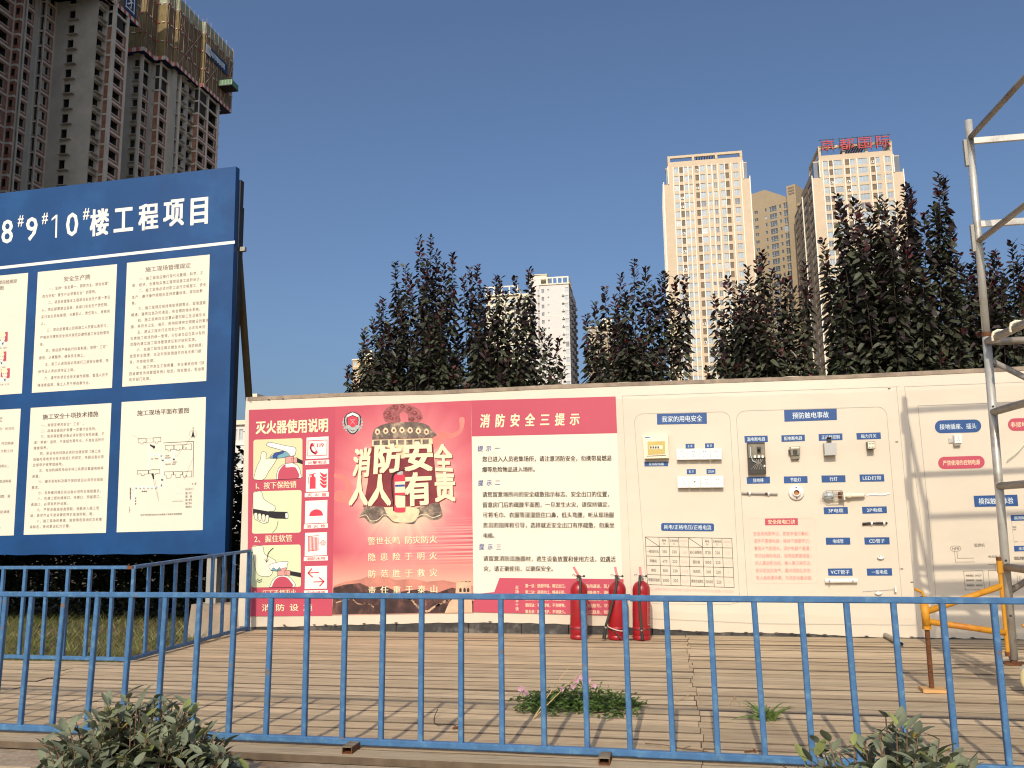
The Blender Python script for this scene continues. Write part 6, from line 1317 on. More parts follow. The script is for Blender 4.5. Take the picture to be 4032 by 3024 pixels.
def cream_tower(c, D, pl, pr, setb, up, roof, frame, colspec, rowys, lab, sidecols, sidew, ribs, letters=None):
    A = atdist(*c(*pl), D); U = GX; N = nrm(U); B = onvert(*c(*pr), A, U); W = (B - A).dot(U); O = Vector((A.x, A.y, 0))
    Z = lambda x, y: onvert(*c(x, y), A, U).z
    X = lambda x, y: (onvert(*c(x, y), A, U) - A).dot(U)
    r = thing('apartment_tower', lab, 'building', (A.x, A.y, 0), 'cream high rise towers beyond the trees')
    zs = Z(*setb); u0, u1 = X(*up[0]), X(*up[1]); zr = Z(*roof); zt = Z(*frame)
    dz = rowys[1]; z_first = Z(up[0][0] + 60, rowys[0]); rows = []; k = 0
    while z_first - k * FL > 3: rows.append(z_first - k * FL); k += 1
    zs = min(rows, key=lambda z: abs(z - .1 - zs)) - .1
    mb = MB(); ws = Wins(r); cols = []
    for (x0, x1, y, sill, head, pane, split) in colspec: a, b = X(x0, y), X(x1, y); cols.append((a, b, sill, head, pane, split))
    cin = [q for q in cols]
    up_rows = [z for z in rows if z > zs]; lo_rows = [z for z in rows if z <= zs - 1.0]
    facade(mb, ws, O + U * u0, U, u1 - u0, zs, zr, up_rows, [(a - u0, b - u0, s, h, p, sp) for a, b, s, h, p, sp in cin], 'tile_cream')
    facade(mb, ws, O, U, W, 0, zs, lo_rows, cin, 'tile_cream')
    # corner windows of the set-back, side faces, roofs
    dep = 22.0 if sidew > 5 else 36.0
    for (ua, ub) in ((0.6, u0), (u1, W - .6)):
        mb.obox(O, U, N, ua + .3, ub, -4.2, -1.0, zs, zs + 5.6, 'pane_dark'); mb.obox(O, U, N, ua + .2, ub, -4.4, -.9, zs + 5.6, zs + 6.0, 'tile_cream')
    sO = O - N * 0 + GY * dep
    zl = zs
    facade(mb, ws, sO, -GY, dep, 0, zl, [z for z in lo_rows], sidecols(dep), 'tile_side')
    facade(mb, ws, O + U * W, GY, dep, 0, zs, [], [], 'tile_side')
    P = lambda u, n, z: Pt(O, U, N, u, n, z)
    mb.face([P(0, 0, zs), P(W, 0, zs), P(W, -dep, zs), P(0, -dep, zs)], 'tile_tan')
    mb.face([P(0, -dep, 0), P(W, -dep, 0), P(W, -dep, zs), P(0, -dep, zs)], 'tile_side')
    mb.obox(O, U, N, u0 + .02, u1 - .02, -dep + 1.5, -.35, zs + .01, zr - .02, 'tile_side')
    mb.build('wall', r)
    rf = MB(); roof_frame(rf, O, U, u0, u1, zr - .1, zt, 'tile_cream', depth=18, slats=(.36, .64)); rf.obox(O, U, N, u0 + (u1 - u0) * .36, u0 + (u1 - u0) * .64, -14, -6, zr, zr + 2.6, 'tile_side'); rf.build('roof_frame', r)
    rb = MB()
    for x in ribs: u = X(x, ribs_y); rb.obox(O, U, N, u - .13, u + .13, 0, .32, 0, (zr - 1.9) if u0 < u < u1 else zs + .8, 'rib_white')
    for u in (0, W): rb.obox(O, U, N, u - .16, u + .16, -.1, .30, 0, zs + .8, 'rib_white')
    for u in (u0, u1): rb.obox(O, U, N, u - .16, u + .16, -.1, .30, zs, zr - 1.5, 'rib_white')
    for k in range(sidew): n = -dep * (k + .5) / sidew; rb.obox(O, U, N, -.32, 0, n - .16, n + .16, 0, zs + .6, 'rib_white')
    rb.build('ribs', r)
    if letters:
        st = MB(); sg = MB()
        for ch, (x0, y0, x1, y1) in letters:
            glyphs(ch, .035); co, fs, _ = GL[(ch, .035)]; n = len(co)
            ua, ub = X(x0, y1), X(x1, y1); za, zb = Z(x0, y1), Z(x0, y0)
            f = lambda gx, gy, o: P(ua + gx * (ub - ua), o, za + (gy + .08) / .94 * (zb - za))
            sg.raw([f(x, y, 1.1) for x, y in co], fs, 'letter_red'); sg.raw([f(x, y, .7) for x, y in co], fs, 'letter_red')
            ed = {}
            for fc in fs:
                for a, b in zip(fc, fc[1:] + fc[:1]): k2 = (min(a, b), max(a, b)); ed[k2] = ed.get(k2, 0) + 1
            for (a, b), cnt in ed.items():
                if cnt == 1: sg.face([f(*co[a], 1.1), f(*co[b], 1.1), f(*co[b], .7), f(*co[a], .7)], 'letter_red')
            for uu in (ua + .4, (ua + ub) / 2, ub - .4): st.obox(O, U, N, uu - .07, uu + .07, .45, .6, zr + .5, zb + .5, 'steel_dark')
            for zz in (za + .6, (za + zb) / 2, zb + .2): st.obox(O, U, N, ua - .3, ub + .3, .3, .45, zz, zz + .14, 'steel_dark')
        g = sg.build('roof_letters', r); st.build('sign_frame', r)
    ws.close()
ribs_y = 355
S_ = ()
cream_tower(b1, 268, (103, 372), (655, 345), (600, 352), ((131, 300), (612, 290)), (300, 214), (606, 150),
    [(172, 200, 355, .5, 2.45, 'pane_blue', (.35,)), (205, 230, 355, .5, 2.45, 'louver', S_), (235, 259, 355, .5, 2.45, 'pane_blue', (.4,)), (267, 288, 355, 1.2, 2.35, 'pane_blue', (.5,)), (308, 331, 355, .5, 2.45, 'louver', S_), (337, 371, 355, .5, 2.45, 'pane_blue', (.5,)), (387, 409, 355, 1.2, 2.35, 'pane_blue', S_), (423, 445, 355, .5, 2.35, 'pane_dark', (.5,)), (467, 496, 355, .4, 2.45, 'pane_blue', (.6,)), (499, 524, 355, .5, 2.45, 'louver', S_), (553, 587, 355, .5, 2.45, 'pane_blue', (.4,))],
    (306, 57.5), 'tall cream tiled tower with white ribs and an open roof frame, without letters on it', lambda d: [(d * (k + .2) / 5, d * (k + .7) / 5, .6, 2.4, 'pane_dark', (.5,)) for k in range(5)], 10, (166, 203, 232, 262, 291, 334, 383, 415, 452, 497, 538, 600))
ribs_y = 300
cream_tower(b2, 280, (160, 325), (757, 290), (700, 293), ((206, 220), (690, 200)), (450, 170), (690, 88),
    [(237, 268, 300, .5, 2.45, 'pane_blue', (.5,)), (273, 300, 300, .5, 2.45, 'louver', S_), (304, 361, 300, .5, 2.45, 'pane_blue', (.33, .66)), (382, 409, 300, .5, 2.45, 'louver', S_), (413, 447, 300, .5, 2.45, 'pane_blue', (.5,)), (467, 529, 300, .4, 2.45, 'pane_blue', (.33, .66)), (550, 576, 300, .5, 2.45, 'louver', S_), (581, 611, 300, .5, 2.45, 'pane_blue', (.5,)), (646, 680, 300, .4, 2.45, 'pane_blue', (.5,))],
    (268, 59), 'tall cream tiled tower carrying four big red characters on its roof', lambda d: [(d * (k + .15) / 4, d * (k + .80) / 4, .5, 2.5, 'pane_dark', (.33, .66)) for k in range(4)], 1, (231, 271, 302, 373, 411, 458, 541, 579, 636, 686),
    [('京', (215, 95, 310, 165)), ('都', (335, 86, 440, 160)), ('国', (452, 76, 555, 152)), ('际', (570, 66, 672, 146))])
def tan_block():
    d = ROT @ Vector((-3846, 480, F_PX)); U = -Vector((d.x, d.y, 0)).normalized(); A = atdist(*b1(668, 560), 326); B = onvert(*b1(905, 520), A, U); W = (B - A).dot(U); O = Vector((A.x, A.y, 0)); N = nrm(U)
    Z = lambda x, y: onvert(*b1(x, y), A, U).z; X = lambda x, y: (onvert(*b1(x, y), A, U) - A).dot(U)
    r = thing('apartment_tower', 'tan tower with a sloping roofline, between the two cream towers', 'building', (A.x, A.y, 0)); mb = MB(); ws = Wins(r)
    zt = Z(780, 500); zf = Z(790, 548); rows = [zf - k * 2.95 for k in range(34) if zf - k * 2.95 > 3]
    cols = [(X(a, 600), X(b, 600), s, h, 'pane_dark', sp) for a, b, s, h, sp in ((685, 709, .9, 2.1, (.5,)), (752, 766, .9, 2.1, ()), (783, 830, .2, 2.3, (.33, .66)), (846, 860, .9, 2.2, ()), (875, 903, .2, 2.4, (.5,)))]
    facade(mb, ws, O, U, W, 0, zt, rows, cols, 'tile_tan')
    P = lambda u, n, z: Pt(O, U, N, u, n, z)
    mb.obox(O, U, N, 0, W, -14, -.3, .1, zt - .02, 'tile_tan')
    u = X(690, 430); mb.face([P(0, 0, zt), P(W, 0, zt), P(W, 0, Z(900, 452)), P(X(830, 430), 0, Z(830, 428)), P(X(750, 402), 0, Z(750, 402)), P(0, 0, Z(668, 430))], 'tile_tan'); mb.face([P(0, -9, zt), P(W, -9, zt), P(W, -9, Z(900, 452)), P(X(830, 430), -9, Z(830, 428)), P(X(750, 402), -9, Z(750, 402)), P(0, -9, Z(668, 430))], 'tile_tan')
    ue = W + 3.4; mb.obox(O, U, N, W, ue, -16, 1.2, 0, Z(930, 376), 'tile_tan')
    for k in range(3): mb.obox(O, U, N, W + .7, ue - .5, 1.2, 1.28, Z(930, 400) - k * 1.1, Z(930, 400) - k * 1.1 + .6, 'louver')
    for zr in rows: mb.obox(O, U, N, ue, ue + 1.4, -7, 0.4, zr - .2, zr + .8, 'tile_tan')
    mb.build('wall', r)
    ws.close()
tan_block()
def white_block():
    A = atdist(*bm(1630, 490), 314); U = GX; N = nrm(U); O = Vector((A.x, A.y, 0)); X = lambda x, y: (onvert(*bm(x, y), A, U) - A).dot(U); Z = lambda x, y: onvert(*bm(x, y), A, U).z
    W = X(1872, 480); zt = Z(1750, 497); r = thing('apartment_tower', 'white plastered tower with small windows and a white roof frame, behind the plum trees', 'building', (A.x, A.y, 0)); mb = MB(); ws = Wins(r)
    zf = Z(1660, 578); rows = [zf - k * FL for k in range(40) if zf - k * FL > 3]
    cols = [(X(1648, 640), X(1671, 640), 0, 1.5, 'pane_dark', (.5,)), (X(1698, 640), X(1713, 640), .9, 1.5, 'pane_dark', ()), (X(1843, 640), X(1871, 640), -.2, 1.7, 'pane_pale', (.5,))]
    facade(mb, ws, O, U, W, 0, zt, rows, cols, 'plaster_white')
    facade(mb, ws, O + U * W, GY, 30, 0, zt, rows, [(k * 3.7 + 1, k * 3.7 + 2.8, 0, 1.6, 'pane_dark', (.5,)) for k in range(7)], 'plaster_white')
    for zr in rows:
        mb.obox(O, U, N, X(1815, 600), X(1838, 600), 0, .7, zr - 1.5, zr - 1.35, 'win_frame'); mb.obox(O, U, N, X(1817, 600), X(1836, 600), .05, .5, zr - 1.35, zr - .75, 'plastic_white'); mb.obox(O, U, N, X(1822, 600), X(1831, 600), .5, .52, zr - 1.28, zr - .85, 'plastic_dark')
        for k in range(4): mb.obox(O + U * W, GY, -GX * -1, k * 7 + 3.2, k * 7 + 4.6, 0, .9, zr - 1.4, zr - .3, 'plastic_dark')
    for k in range(0, 30, 4): z = Z(1700, 770) - k * FL; mb.obox(O, U, N, X(1640, 770), X(1812, 770), 0, .05, z, z + .18, 'rib_white')
    # stair strip and left wing
    ul = X(1185, 540); zl = Z(1300, 590); u2 = X(1545, 560)
    w2 = [(X(1548, 640) - u2, X(1583, 640) - u2, -.2, 1.5, 'pane_dark', (.33, .66)), (X(1612, 640) - u2, X(1629, 640) - u2, -.2, 1.6, 'pane_pale', ())]
    zst = Z(1600, 440); facade(mb, ws, O + U * u2 - N * 1.2, U, -u2, 0, zst, rows, w2, 'plaster_white')
    for zr in rows: mb.obox(O - N * 1.2, U, N, X(1548, 640), X(1583, 640), 0, .1, zr - 1.0, zr - .3, 'louver'); mb.obox(O - N * 1.2, U, N, X(1612, 640), X(1629, 640), 0, .1, zr - 1.0, zr - .3, 'louver')
    facade(mb, ws, O + U * ul - N * .4, U, u2 - ul, 0, zl, rows, [(X(a, 640) - ul, X(b, 640) - ul, 0, 1.6, 'pane_pale', (.25, .5, .75)) for a, b in ((1220, 1270), (1345, 1437), (1470, 1510))], 'plaster_cream')
    mb.obox(O, U, N, ul, u2 + .1, -24, -1.0, 0, zl - .05, 'plaster_cream'); mb.obox(O, U, N, u2, .05, -20, -1.6, 0, zst - .05, 'plaster_white'); mb.obox(O, U, N, .2, W - .25, -28, -.4, 0, zt - .05, 'plaster_white')
    mb.build('wall', r)
    rf = MB()
    for u0, u1, zb, zt2, ps in ((0, W, zt, Z(1860, 436), (.25, .45, .62, .80)), (ul, X(1450, 520), zl, Z(1300, 520), (.25, .5, .75))):
        t = .5
        for n0 in (0, -12): rf.obox(O, U, N, u0, u1, n0 - t, n0, zt2 - t, zt2, 'rib_white')
        for u in (u0, u1 - t): rf.obox(O, U, N, u, u + t, -12, -t, zt2 - t, zt2, 'rib_white')
        for p in [0, 1] + list(ps):
            for n0 in (0, -12): u = u0 + (u1 - u0 - t) * p; rf.obox(O, U, N, u, u + t, n0 - t, n0, zb, zt2 - t, 'rib_white')
        rf.obox(O, U, N, u0 - .3, u1 + .3, -13, .35, zb - .5, zb, 'plaster_cream')
    rf.obox(O, U, N, X(1575, 420), X(1686, 420), -10, -1.3, zst - 1, Z(1640, 420), 'plaster_cream'); rf.obox(O, U, N, X(1570, 420), X(1692, 420), -10.3, -1.0, Z(1640, 420), Z(1640, 414), 'plaster_cream'); rf.build('roof', r)
    ws.close()
white_block()
def small_block(lab, D, x0, x1, ytop, ww, mw, U=GX, dep=14, n=4, hgt=2.9, side=None):
    A = atdist(x0, ytop, D); B = onvert(x1, ytop, A, U); W = (B - A).dot(U); O = Vector((A.x, A.y, 0)); N = nrm(U); r = thing('apartment_block', lab, 'building', (A.x, A.y, 0)); mb = MB(); ws = Wins(r); zt = A.z
    rows = [zt - 2.6 - k * hgt for k in range(40) if zt - 2.6 - k * hgt > 2]
    facade(mb, ws, O, U, W, 0, zt, rows, [(W * (k + .18) / n, W * (k + .18 + ww) / n, .5, 2.0, random.choice(['pane_pale', 'pane_dark']), (.5,)) for k in range(n)], mw)
    mb.obox(O, U, N, 0, W, -dep, -.3, 0, zt - .03, mw); mb.obox(O, U, N, -.3, W + .3, -dep - .3, .4, zt, zt + .6, 'plaster_cream')
    for zr in rows: mb.obox(O, U, N, 0, W, 0, .12, zr - .15, zr + .05, 'rib_white')
    mb.build('wall', r); rt = MB(); rt.obox(O, U, N, W * .55, W * .95, -dep * .7, -2, zt + .6, zt + 4.5, 'plaster_cream'); rt.build('roof_house', r); ws.close()
small_block('low orange and white block far off, at the end of the plum trees', 360, 1389, 1462, 1420, .6, 'plaster_orange', n=3)
small_block('hazy tan block seen between two plum trees, right of the white tower', 380, 2312, 2415, 1292, .45, 'tile_tan', n=4)
small_block('small white block peeping out between the blue notice board and the hoarding', 120, 915, 985, 1674, .7, 'plaster_white', n=3, hgt=3.1)

# ================================================================ plants
def leaf_pts(p, d, s, L, w, droop, fold):
    up = s.cross(d)
    dz = Vector((0, 0, -droop * L)); t = p + d * L + dz
    return p, p + d * (L * .26) + s * (w * .86) + up * fold, p + d * (L * .66) + s * (w * .84) + up * fold + dz * .5, t, p + d * (L * .66) - s * (w * .84) + up * fold + dz * .5, p + d * (L * .26) - s * (w * .86) + up * fold
def plum_tree(lab, base, tips, extra, spread, seed, ytop, leafL=.084, y0=9.3, low=2.3):
    """upright plum: a short trunk, steep shoots ending at the given tips, leaves all along the shoots"""
    rnd = random.Random(seed); bx, by = base; gz = ground_z(bx, by)
    r = thing('plum_tree', lab, 'tree', (bx, by, gz), 'purple leaved plum trees behind the hoarding')
    tr = MB(); tr.tube([(bx, by, gz), (bx + .02, by, gz + .5), (bx, by + .02, gz + 1.0)], [.075, .06, .05], 'bark', 9)
    br = MB(); lf = MB(); lf.t = []
    shoots = []
    for px, py in tips:
        y = by + rnd.uniform(-.30, .30); shoots.append((ony(px, py, y), 1.0))
    for i in range(extra):
        x = bx + rnd.gauss(0, 1) * spread * .5; x = max(min(x, bx + spread), bx - spread); y = by + rnd.uniform(-.55, .6)
        zt = low + rnd.random() * max(.1, (ytop - low) * (1 - abs(x - bx) / spread * .75)) * .85; shoots.append((Vector((x, y, zt)), .8))
    shoots = [(T, q) for T, q in shoots]
    for T, q in shoots:
        dx = T.x - bx
        S = Vector((bx + dx * .15 + rnd.uniform(-.1, .1), by + (T.y - by) * .3, gz + .85 + rnd.uniform(-.2, .4)))
        c1 = Vector((bx + dx * .85, by + (T.y - by) * .9, S.z + (T.z - S.z) * .42))
        pt = lambda t: S * (1 - t) ** 2 + c1 * 2 * t * (1 - t) + T * t * t
        n = 12; P = [pt(i / n) for i in range(n + 1)]
        br.tube(P[::2], [.014, .011, .008, .006, .005, .003, .002], 'stem_plum', 5, False)
        L = sum((P[i + 1] - P[i]).length for i in range(n)); m = int(L / .0115); ph = rnd.uniform(0, 6.28)
        for k in range(m):
            t = .22 + .78 * (k + rnd.random() * .5) / m
            p = pt(t); az = ph + k * 2.4 + rnd.uniform(-.5, .5); tip = t > .93
            l = leafL * rnd.uniform(.75, 1.25) * (1.0 if t < .86 else 1.0 - (t - .86) * 2.8); w = l * rnd.uniform(.27, .37)
            out = Vector((math.cos(az), math.sin(az), 0)); lift = rnd.uniform(-.5, .45) if not tip else rnd.uniform(.4, 1.1)
            d = (out + Vector((0, 0, lift))).normalized(); reach = rnd.random() * max(.015, .30 * (.95 - t)) * (1 if rnd.random() < .75 else 1.7)
            lo = max(0, 1 - t * 1.1); nn = Vector((rnd.uniform(-.7, .7), -rnd.uniform(-.3, 1.1) * (.4 + lo), rnd.uniform(.1, 1.0)))
            s = d.cross(nn)
            if s.length < .05: s = d.cross(Vector((0, 0, 1)))
            s.normalize()
            q4 = leaf_pts(p + out * reach + Vector((0, 0, rnd.uniform(-.06, .06) * lo)), d, s, l, w, rnd.uniform(.1, .7) if not tip else 0, l * rnd.uniform(.03, .14))
            lf.raw(q4, [(0, 1, 2, 3), (0, 3, 4, 5)], 'leaf_plum')
            hz = (p.z - 2.0) / (ytop - 2.0); pr = .10 + .80 * max(0, min(1, hz)) ** 1.2
            x = rnd.random()
            if tip and rnd.random() < .3: c = (.070, .018, .020)
            elif x < pr: c = (.031, .0215, .0215)
            else: c = (.058, .064, .038)
            v = rnd.uniform(.65, 1.35); lf.t += [tuple(a * v for a in c)] * 2
    tr.build('trunk', r); br.build('branches', r); o = lf.build('crown', r)
    return r
f4 = lambda pts, c: [c(*p) for p in pts]
id4 = crop(0, 0, 1)
plum_tree('plum tree with the tallest shoots of the clump above the bell poster', (-3.05, 9.4), f4([(730, 110), (640, 112), (435, 320), (520, 345), (915, 245), (780, 235), (840, 330), (330, 620), (300, 660), (385, 830), (905, 460), (560, 420), (690, 300), (180, 1000), (150, 1050), (250, 790), (460, 560), (760, 480)], bm), 60, .80, 11, 4.2)
plum_tree('plum tree standing against the white tower, ending in a bent reddish shoot', (-2.22, 9.5), f4([(1050, 365), (1115, 345), (1000, 440), (1270, 435), (1300, 440), (1430, 445), (1550, 365), (1570, 420), (1590, 760), (1660, 870), (1715, 930), (1790, 950), (1830, 1200), (1760, 1190), (1200, 520), (1150, 540), (1480, 600), (1350, 560)], bm), 52, .52, 12, 3.7)
plum_tree('plum tree with open sky on both sides, in front of the ribbed cream tower edge', (-.63, 9.3), [(2497, 1022), (2543, 1050), (2443, 1085), (2380, 1130), (2607, 1078), (2621, 1067), (2660, 1088), (2698, 1089), (2306, 1240), (2700, 1180), (2420, 1160), (2570, 1120), (2340, 1190), (2320, 1330)], 46, .42, 13, 3.6)
plum_tree('plum tree with one reddish spire, before the foot of the cream and tan towers', (.68, 9.35), [(3002, 990), (2943, 1050), (2863, 1090), (2811, 1152), (3073, 1092), (2985, 1010), (3040, 1060), (2900, 1120), (3120, 1130), (3166, 1031), (3100, 1080), (2850, 1230), (3180, 1100)], 48, .44, 14, 3.7)
plum_tree('tallest plum tree, covering the tower with the red roof characters', (1.95, 9.1), [(3239, 938), (3299, 765), (3310, 790), (3359, 789), (3380, 800), (3462, 771), (3480, 790), (3564, 720), (3580, 735), (3590, 760), (3697, 681), (3715, 700), (3679, 801), (3640, 840), (3250, 1000), (3420, 860), (3530, 800), (3330, 880), (3750, 900), (3770, 1000)], 74, .72, 15, 4.6, .092)
plum_tree('plum tree behind the scaffold uprights, partly out of the photo', (3.05, 9.5), [(3850, 900), (3835, 960), (3920, 985), (3905, 1000), (3985, 950), (4005, 1010), (4040, 960), (3870, 1080), (3810, 1080), (4100, 900), (3950, 1060), (4020, 1100)], 60, .62, 16, 4.0)
def leafy(name, lab, cat, m, base, n, sampler, L, tint, seed, stems=None, group=None, wr=.34):
    rnd = random.Random(seed); r = thing(name, lab, cat, base, group); lf = MB(); lf.t = []
    for _ in range(n):
        p, out = sampler(rnd); d = (out + Vector((rnd.uniform(-.7, .7), rnd.uniform(-.7, .7), rnd.uniform(-.5, .6)))).normalized(); l = L * rnd.uniform(.6, 1.2)
        s = d.cross(Vector((rnd.uniform(-.4, .4), rnd.uniform(-.8, .1), 1))).normalized(); lf.raw(leaf_pts(p, d, s, l, l * wr * rnd.uniform(.8, 1.1), rnd.uniform(0, .4), l * .08), [(0, 1, 2, 3), (0, 3, 4, 5)], m)
        v = rnd.uniform(.6, 1.4); c = tint if rnd.random() < .85 else (tint[0] * 1.7, tint[1] * 1.5, tint[2]); lf.t += [tuple(a * v for a in c)] * 2
    if stems:
        st = MB(); stems(st, rnd); st.build('stems', r)
    lf.build('foliage', r); return r
def hs(rnd):
    x = rnd.uniform(-10.5, -3.2); y = 8.95 + rnd.random() ** 1.5 * 1.2; h = 1.15 + .25 * math.sin(x * 2.3) + (.75 if x > -5.6 else 0) * min(1, (x + 5.6) / .8 if x > -5.6 else 0); z = -.15 + rnd.random() ** .75 * (h + .15) ; return Vector((x, y, z)), Vector((0, -.6, .3))
leafy('hedge', 'dark green hedge growing behind the blue notice board', 'hedge', 'leaf_hedge', (-6, 9.4, -.15), 26000, hs, .105, (.018, .026, .011), 21, lambda st, rnd: [st.tube([(x, 9.4, -.15), (x + rnd.uniform(-.15, .15), 9.3, .5), (x + rnd.uniform(-.3, .3), 9.2, 1.0)], .012, 'bark', 5) for x in np.arange(-10.3, -3.3, .35)])
def bs(rnd):
    a = rnd.uniform(0, 6.28); q = rnd.random() ** .5; return Vector((1.42 + .38 * q * math.cos(a), 8.5 + .3 * q * math.sin(a), 1.2 + rnd.random() * (1.38 - .5 * q))), Vector((math.cos(a), math.sin(a) - .4, .5))
leafy('bush', 'brighter green bush just topping the hoarding between two plum trees', 'bush', 'leaf_hedge', (1.42, 8.5, -.15), 1500, bs, .05, (.055, .09, .028), 22, lambda st, rnd: [st.tube([(1.42, 8.5, -.15), (1.42 + dx, 8.5, 1.4), (1.42 + dx * 1.6, 8.5, 2.2)], [.02, .012, .006], 'bark', 6) for dx in (-.18, -.05, .1, .2)])
def shrub(lab, cx, cy, rx, ry, ztop, seed, nst, gz=-.42):
    """low shrub of stiff broad leaves: stems fan out from the root, each ends in a whorl of leaves"""
    rnd = random.Random(seed); r = thing('shrub', lab, 'shrub', (cx, cy, gz), 'low green shrubs in front of the railing'); st = MB(); lf = MB(); lf.t = []
    def leaf(p, d, l, w, c):
        s = d.cross(Vector((rnd.uniform(-.35, .35), rnd.uniform(-.35, .35), 1))).normalized(); up = s.cross(d).normalized(); n = 6; curl = rnd.uniform(-.30, .12); cup = rnd.uniform(.12, .38); vs_ = []
        for i in range(n + 1):
            t = i / n; ww = w * (math.sin(math.pi * min(1, t * .93 + .07)) ** .75) * (1 - .25 * t); ctr = p + d * (l * t) + up * (curl * l * t * t); vs_ += [ctr - s * ww + up * ww * cup, ctr, ctr + s * ww + up * ww * cup]
        fs = []
        for i in range(n): fs += [(3 * i, 3 * i + 1, 3 * i + 4, 3 * i + 3), (3 * i + 1, 3 * i + 2, 3 * i + 5, 3 * i + 4)]
        lf.raw(vs_, fs, 'leaf_shrub'); lf.t += [c] * len(fs)
    for k in range(nst):
        a = rnd.uniform(0, 6.283); q = rnd.random() ** .55; tx, ty = cx + rx * q * math.cos(a), cy + ry * q * math.sin(a); tz = gz + (ztop - gz) * (1 - .55 * q * q) * rnd.uniform(.84, 1.0)
        T = Vector((tx, ty, tz)); S = Vector((cx + (tx - cx) * .2, cy + (ty - cy) * .2, gz + .03)); M = S.lerp(T, .55) + Vector((0, 0, .06)); pt = lambda t: S * (1 - t) ** 2 + M * 2 * t * (1 - t) + T * t * t
        st.tube([pt(t) for t in (0, .25, .5, .75, 1)], [.006, .005, .0035, .0025, .0018], 'stem_brown', 6)
        nl = rnd.randint(7, 12); ph = rnd.uniform(0, 6.28)
        for j in range(nl):
            t = 1 - .50 * (j / nl) ** .9; p = pt(t); az = ph + j * 2.4; el = rnd.uniform(-.1, .8) if j > 2 else rnd.uniform(.4, 1.1)
            d = Vector((math.cos(az), math.sin(az), el)).normalized(); l = rnd.uniform(.075, .120) * (1.0 if j > 2 else .62); v = rnd.uniform(.72, 1.2)
            c = (.185 * v, .210 * v, .130 * v)
            if rnd.random() < .10: c = (.22 * v, .25 * v, .08 * v)
            if rnd.random() < .015: c = (.34, .25, .05)
            leaf(p, d, l, l * rnd.uniform(.20, .26), c)
    st.build('stems', r); lf.build('foliage', r, True)
shrub('broad low green shrub in the near corner under the blue notice board side', -1.97, 2.82, .52, .36, .36, 31, 330)
shrub('green shrub at the foot of the railing, on the scaffold side', .53, 2.80, .42, .36, .37, 32, 280)
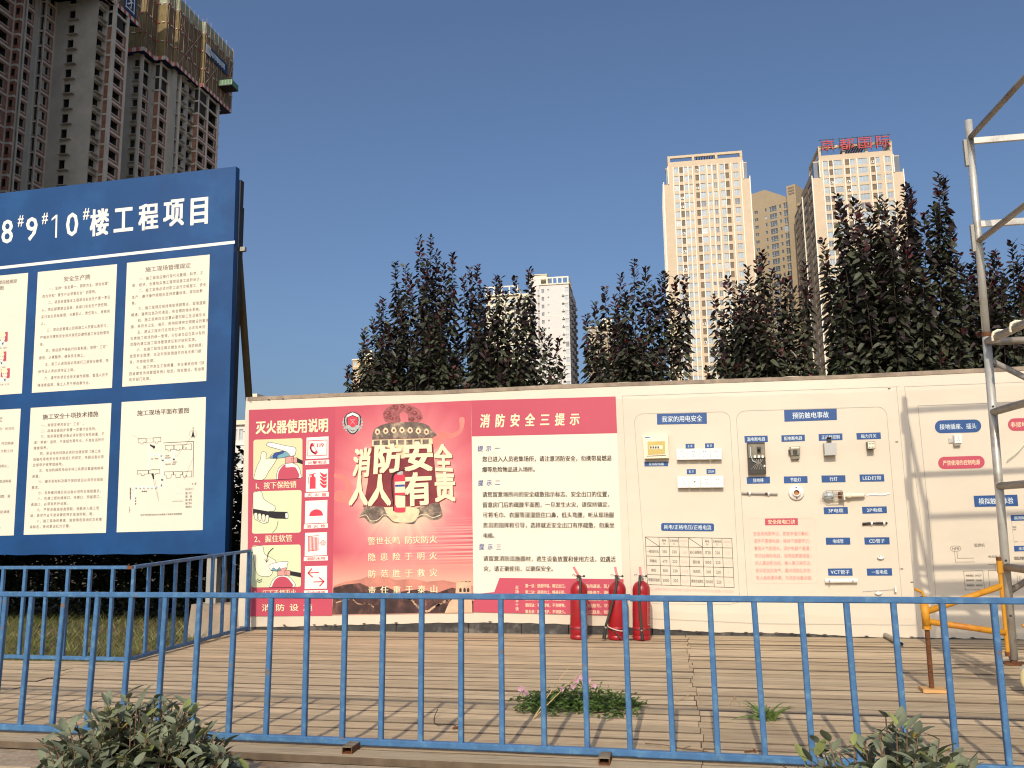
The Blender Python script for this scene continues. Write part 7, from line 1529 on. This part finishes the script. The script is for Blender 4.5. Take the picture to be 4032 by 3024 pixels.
def weeds():
    rnd = random.Random(41); c0 = onz(2300, 2790); r = thing('weed_clump', 'spreading green weed with small pink flowers growing up through the planks', 'weed', (c0.x, c0.y, 0)); lf = MB(); lf.t = []; st = MB(); xl, xr = onz(2060, 2790).x, onz(2512, 2790).x; yc = c0.y
    def blade(p, d, l, w, c, m='leaf_weed'):
        s = d.cross(Vector((0, 0, 1)) + Vector((rnd.uniform(-.5, .5), rnd.uniform(-.9, 0), 0))).normalized(); b = p + d * l * .5 + s * w; e = p + d * l * .5 - s * w; t = p + d * l + Vector((0, 0, -l * rnd.uniform(0, .5))); lf.raw([p, b, t, e], [(0, 1, 2), (0, 2, 3)], m); lf.t += [c] * 2
    for k in range(190):
        f = rnd.random(); x = xl + (xr - xl) * f; y = yc + rnd.gauss(0, .075); h = (.04 + .075 * math.sin(math.pi * min(1, max(0, f))) ** .6) * rnd.uniform(.4, 1.1) * (1 - min(.8, abs(y - yc) * 4)); h = max(h, .02)
        lean = Vector((rnd.uniform(-.08, .08), rnd.uniform(-.06, .06), 0)); T = Vector((x, y, h)) + lean; B = Vector((x - lean.x * .5, y - lean.y * .5, .004)); st.tube([B, B.lerp(T, .5) + Vector((0, 0, .01)), T], .0013, 'leaf_hedge', 4, False)
        for j in range(9):
            t = (j + 1) / 9; p = B.lerp(T, t); a = j * 2.4 + k; v = rnd.uniform(.55, 1.3); blade(p, Vector((math.cos(a), math.sin(a), rnd.uniform(.0, .9))).normalized(), rnd.uniform(.025, .048), rnd.uniform(.004, .007), (.085 * v, .150 * v, .032 * v))
    o = lf.build('foliage', r)
    st.t = [(.05, .08, .02)] * len(st.f); st.build('stems', r)
    wc = crop(2000, 2620, .2712)
    for x, y in ((178, 345), (205, 325), (272, 388), (1062, 165), (1000, 215), (1172, 210), (1262, 290), (792, 335), (945, 305)):
        px, py = wc(x, y); p = ony(px, py, yc - .03); fl = MB(); fl.t = []
        for i in range(5): a = i / 5 * 6.283; d = Vector((math.cos(a), -.5, math.sin(a))).normalized(); s = d.cross(Vector((0, 1, 0))).normalized(); fl.raw([p, p + d * .009 + s * .006, p + d * .016, p + d * .009 - s * .006], [(0, 1, 2), (0, 2, 3)], 'petal_pink')
        fl.tube([p + Vector((0, .004, -.02)), p], [.003, .006], 'petal_pink', 6); fl.t = None; fl.build('flower', r)
        s2 = MB(); s2.t = None; s2.tube([(p.x + rnd.uniform(-.03, .03), yc, .03), p + Vector((0, .004, -.02))], .0011, 'leaf_hedge', 4); s2.t = [(.05, .08, .02)] * len(s2.f); s2.build('stalk', r)
    sw = MB(); a = onz(2098, 2832); b = ony(2245, 2620, yc - .05); sw.tube([a, a.lerp(b, .5) + Vector((.0, 0, .008)), b], [.0028, .0022, .001], 'straw', 5); b2 = ony(2290, 2640, yc - .03); sw.tube([a, a.lerp(b2, .5), b2], [.0026, .002, .001], 'straw', 5)
    a = ony(1058, 1210 + 1500, 3.3) if False else onz(405, 2780); sw.build('dry_stalks', r)
    t0 = onz(3010, 2838); r2 = thing('grass_tuft', 'single tuft of long green grass blades growing from a gap between planks', 'grass tuft', (t0.x, t0.y, 0)); g = MB(); g.t = []
    for i in range(44):
        a = rnd.uniform(0, 6.28); l = rnd.uniform(.09, .21); e = rnd.uniform(.35, 1.4); d = Vector((math.cos(a), math.sin(a) * .6, e)).normalized(); off = Vector((rnd.uniform(-.012, .05 if i % 3 == 0 else .012), rnd.uniform(-.01, .01), 0)); p = Vector((t0.x, t0.y, .002)) + off; w = rnd.uniform(.004, .0065); s = d.cross(Vector((0, -1, .2))).normalized(); pts = []
        for k in range(6): t = k / 5; q = p + d * l * t + Vector((0, 0, -l * .45 * t * t)); pts += [q - s * w * (1 - t * .9), q + s * w * (1 - t * .9)]
        g.raw(pts, [(2 * k, 2 * k + 1, 2 * k + 3, 2 * k + 2) for k in range(5)], 'leaf_weed'); v = rnd.uniform(.7, 1.2); g.t += [(.11 * v, .17 * v, .04 * v)] * 5
    g.build('blades', r2)
weeds()
def lawn():
    rnd = random.Random(51); g = MB(); g.t = []
    for i in range(26000):
        x = rnd.uniform(-10, -3.97); y = 5.5 + rnd.random() ** 1.2 * 3.9
        if 4.2 < -x < 4.9 and 7.65 < y < 8.4: continue
        l = rnd.uniform(.05, .13) * (1.6 if rnd.random() < .06 else 1); a = rnd.uniform(0, 6.28); z = ground_z(x, y) - .01; d = Vector((math.cos(a) * .6, math.sin(a) * .6, 1)).normalized(); s = Vector((math.sin(a * 1.7), math.cos(a * 1.7), 0)); w = rnd.uniform(.003, .0065); p = Vector((x, y, z))
        g.raw([p - s * w, p + s * w, p + d * l + Vector((math.cos(a) * l * .3, 0, -.01))], [(0, 1, 2)], 'grass'); v = rnd.uniform(.5, 1.3); t = .5 + .5 * math.sin(x * 2.1 + 1) * math.sin(y * 1.7); dry = rnd.random() < .35 + .3 * t; g.t.append((.27 * v, .23 * v, .09 * v) if dry else (.125 * v, .17 * v, .04 * v))
    tag(g.build('grass'), kind='stuff')
lawn()
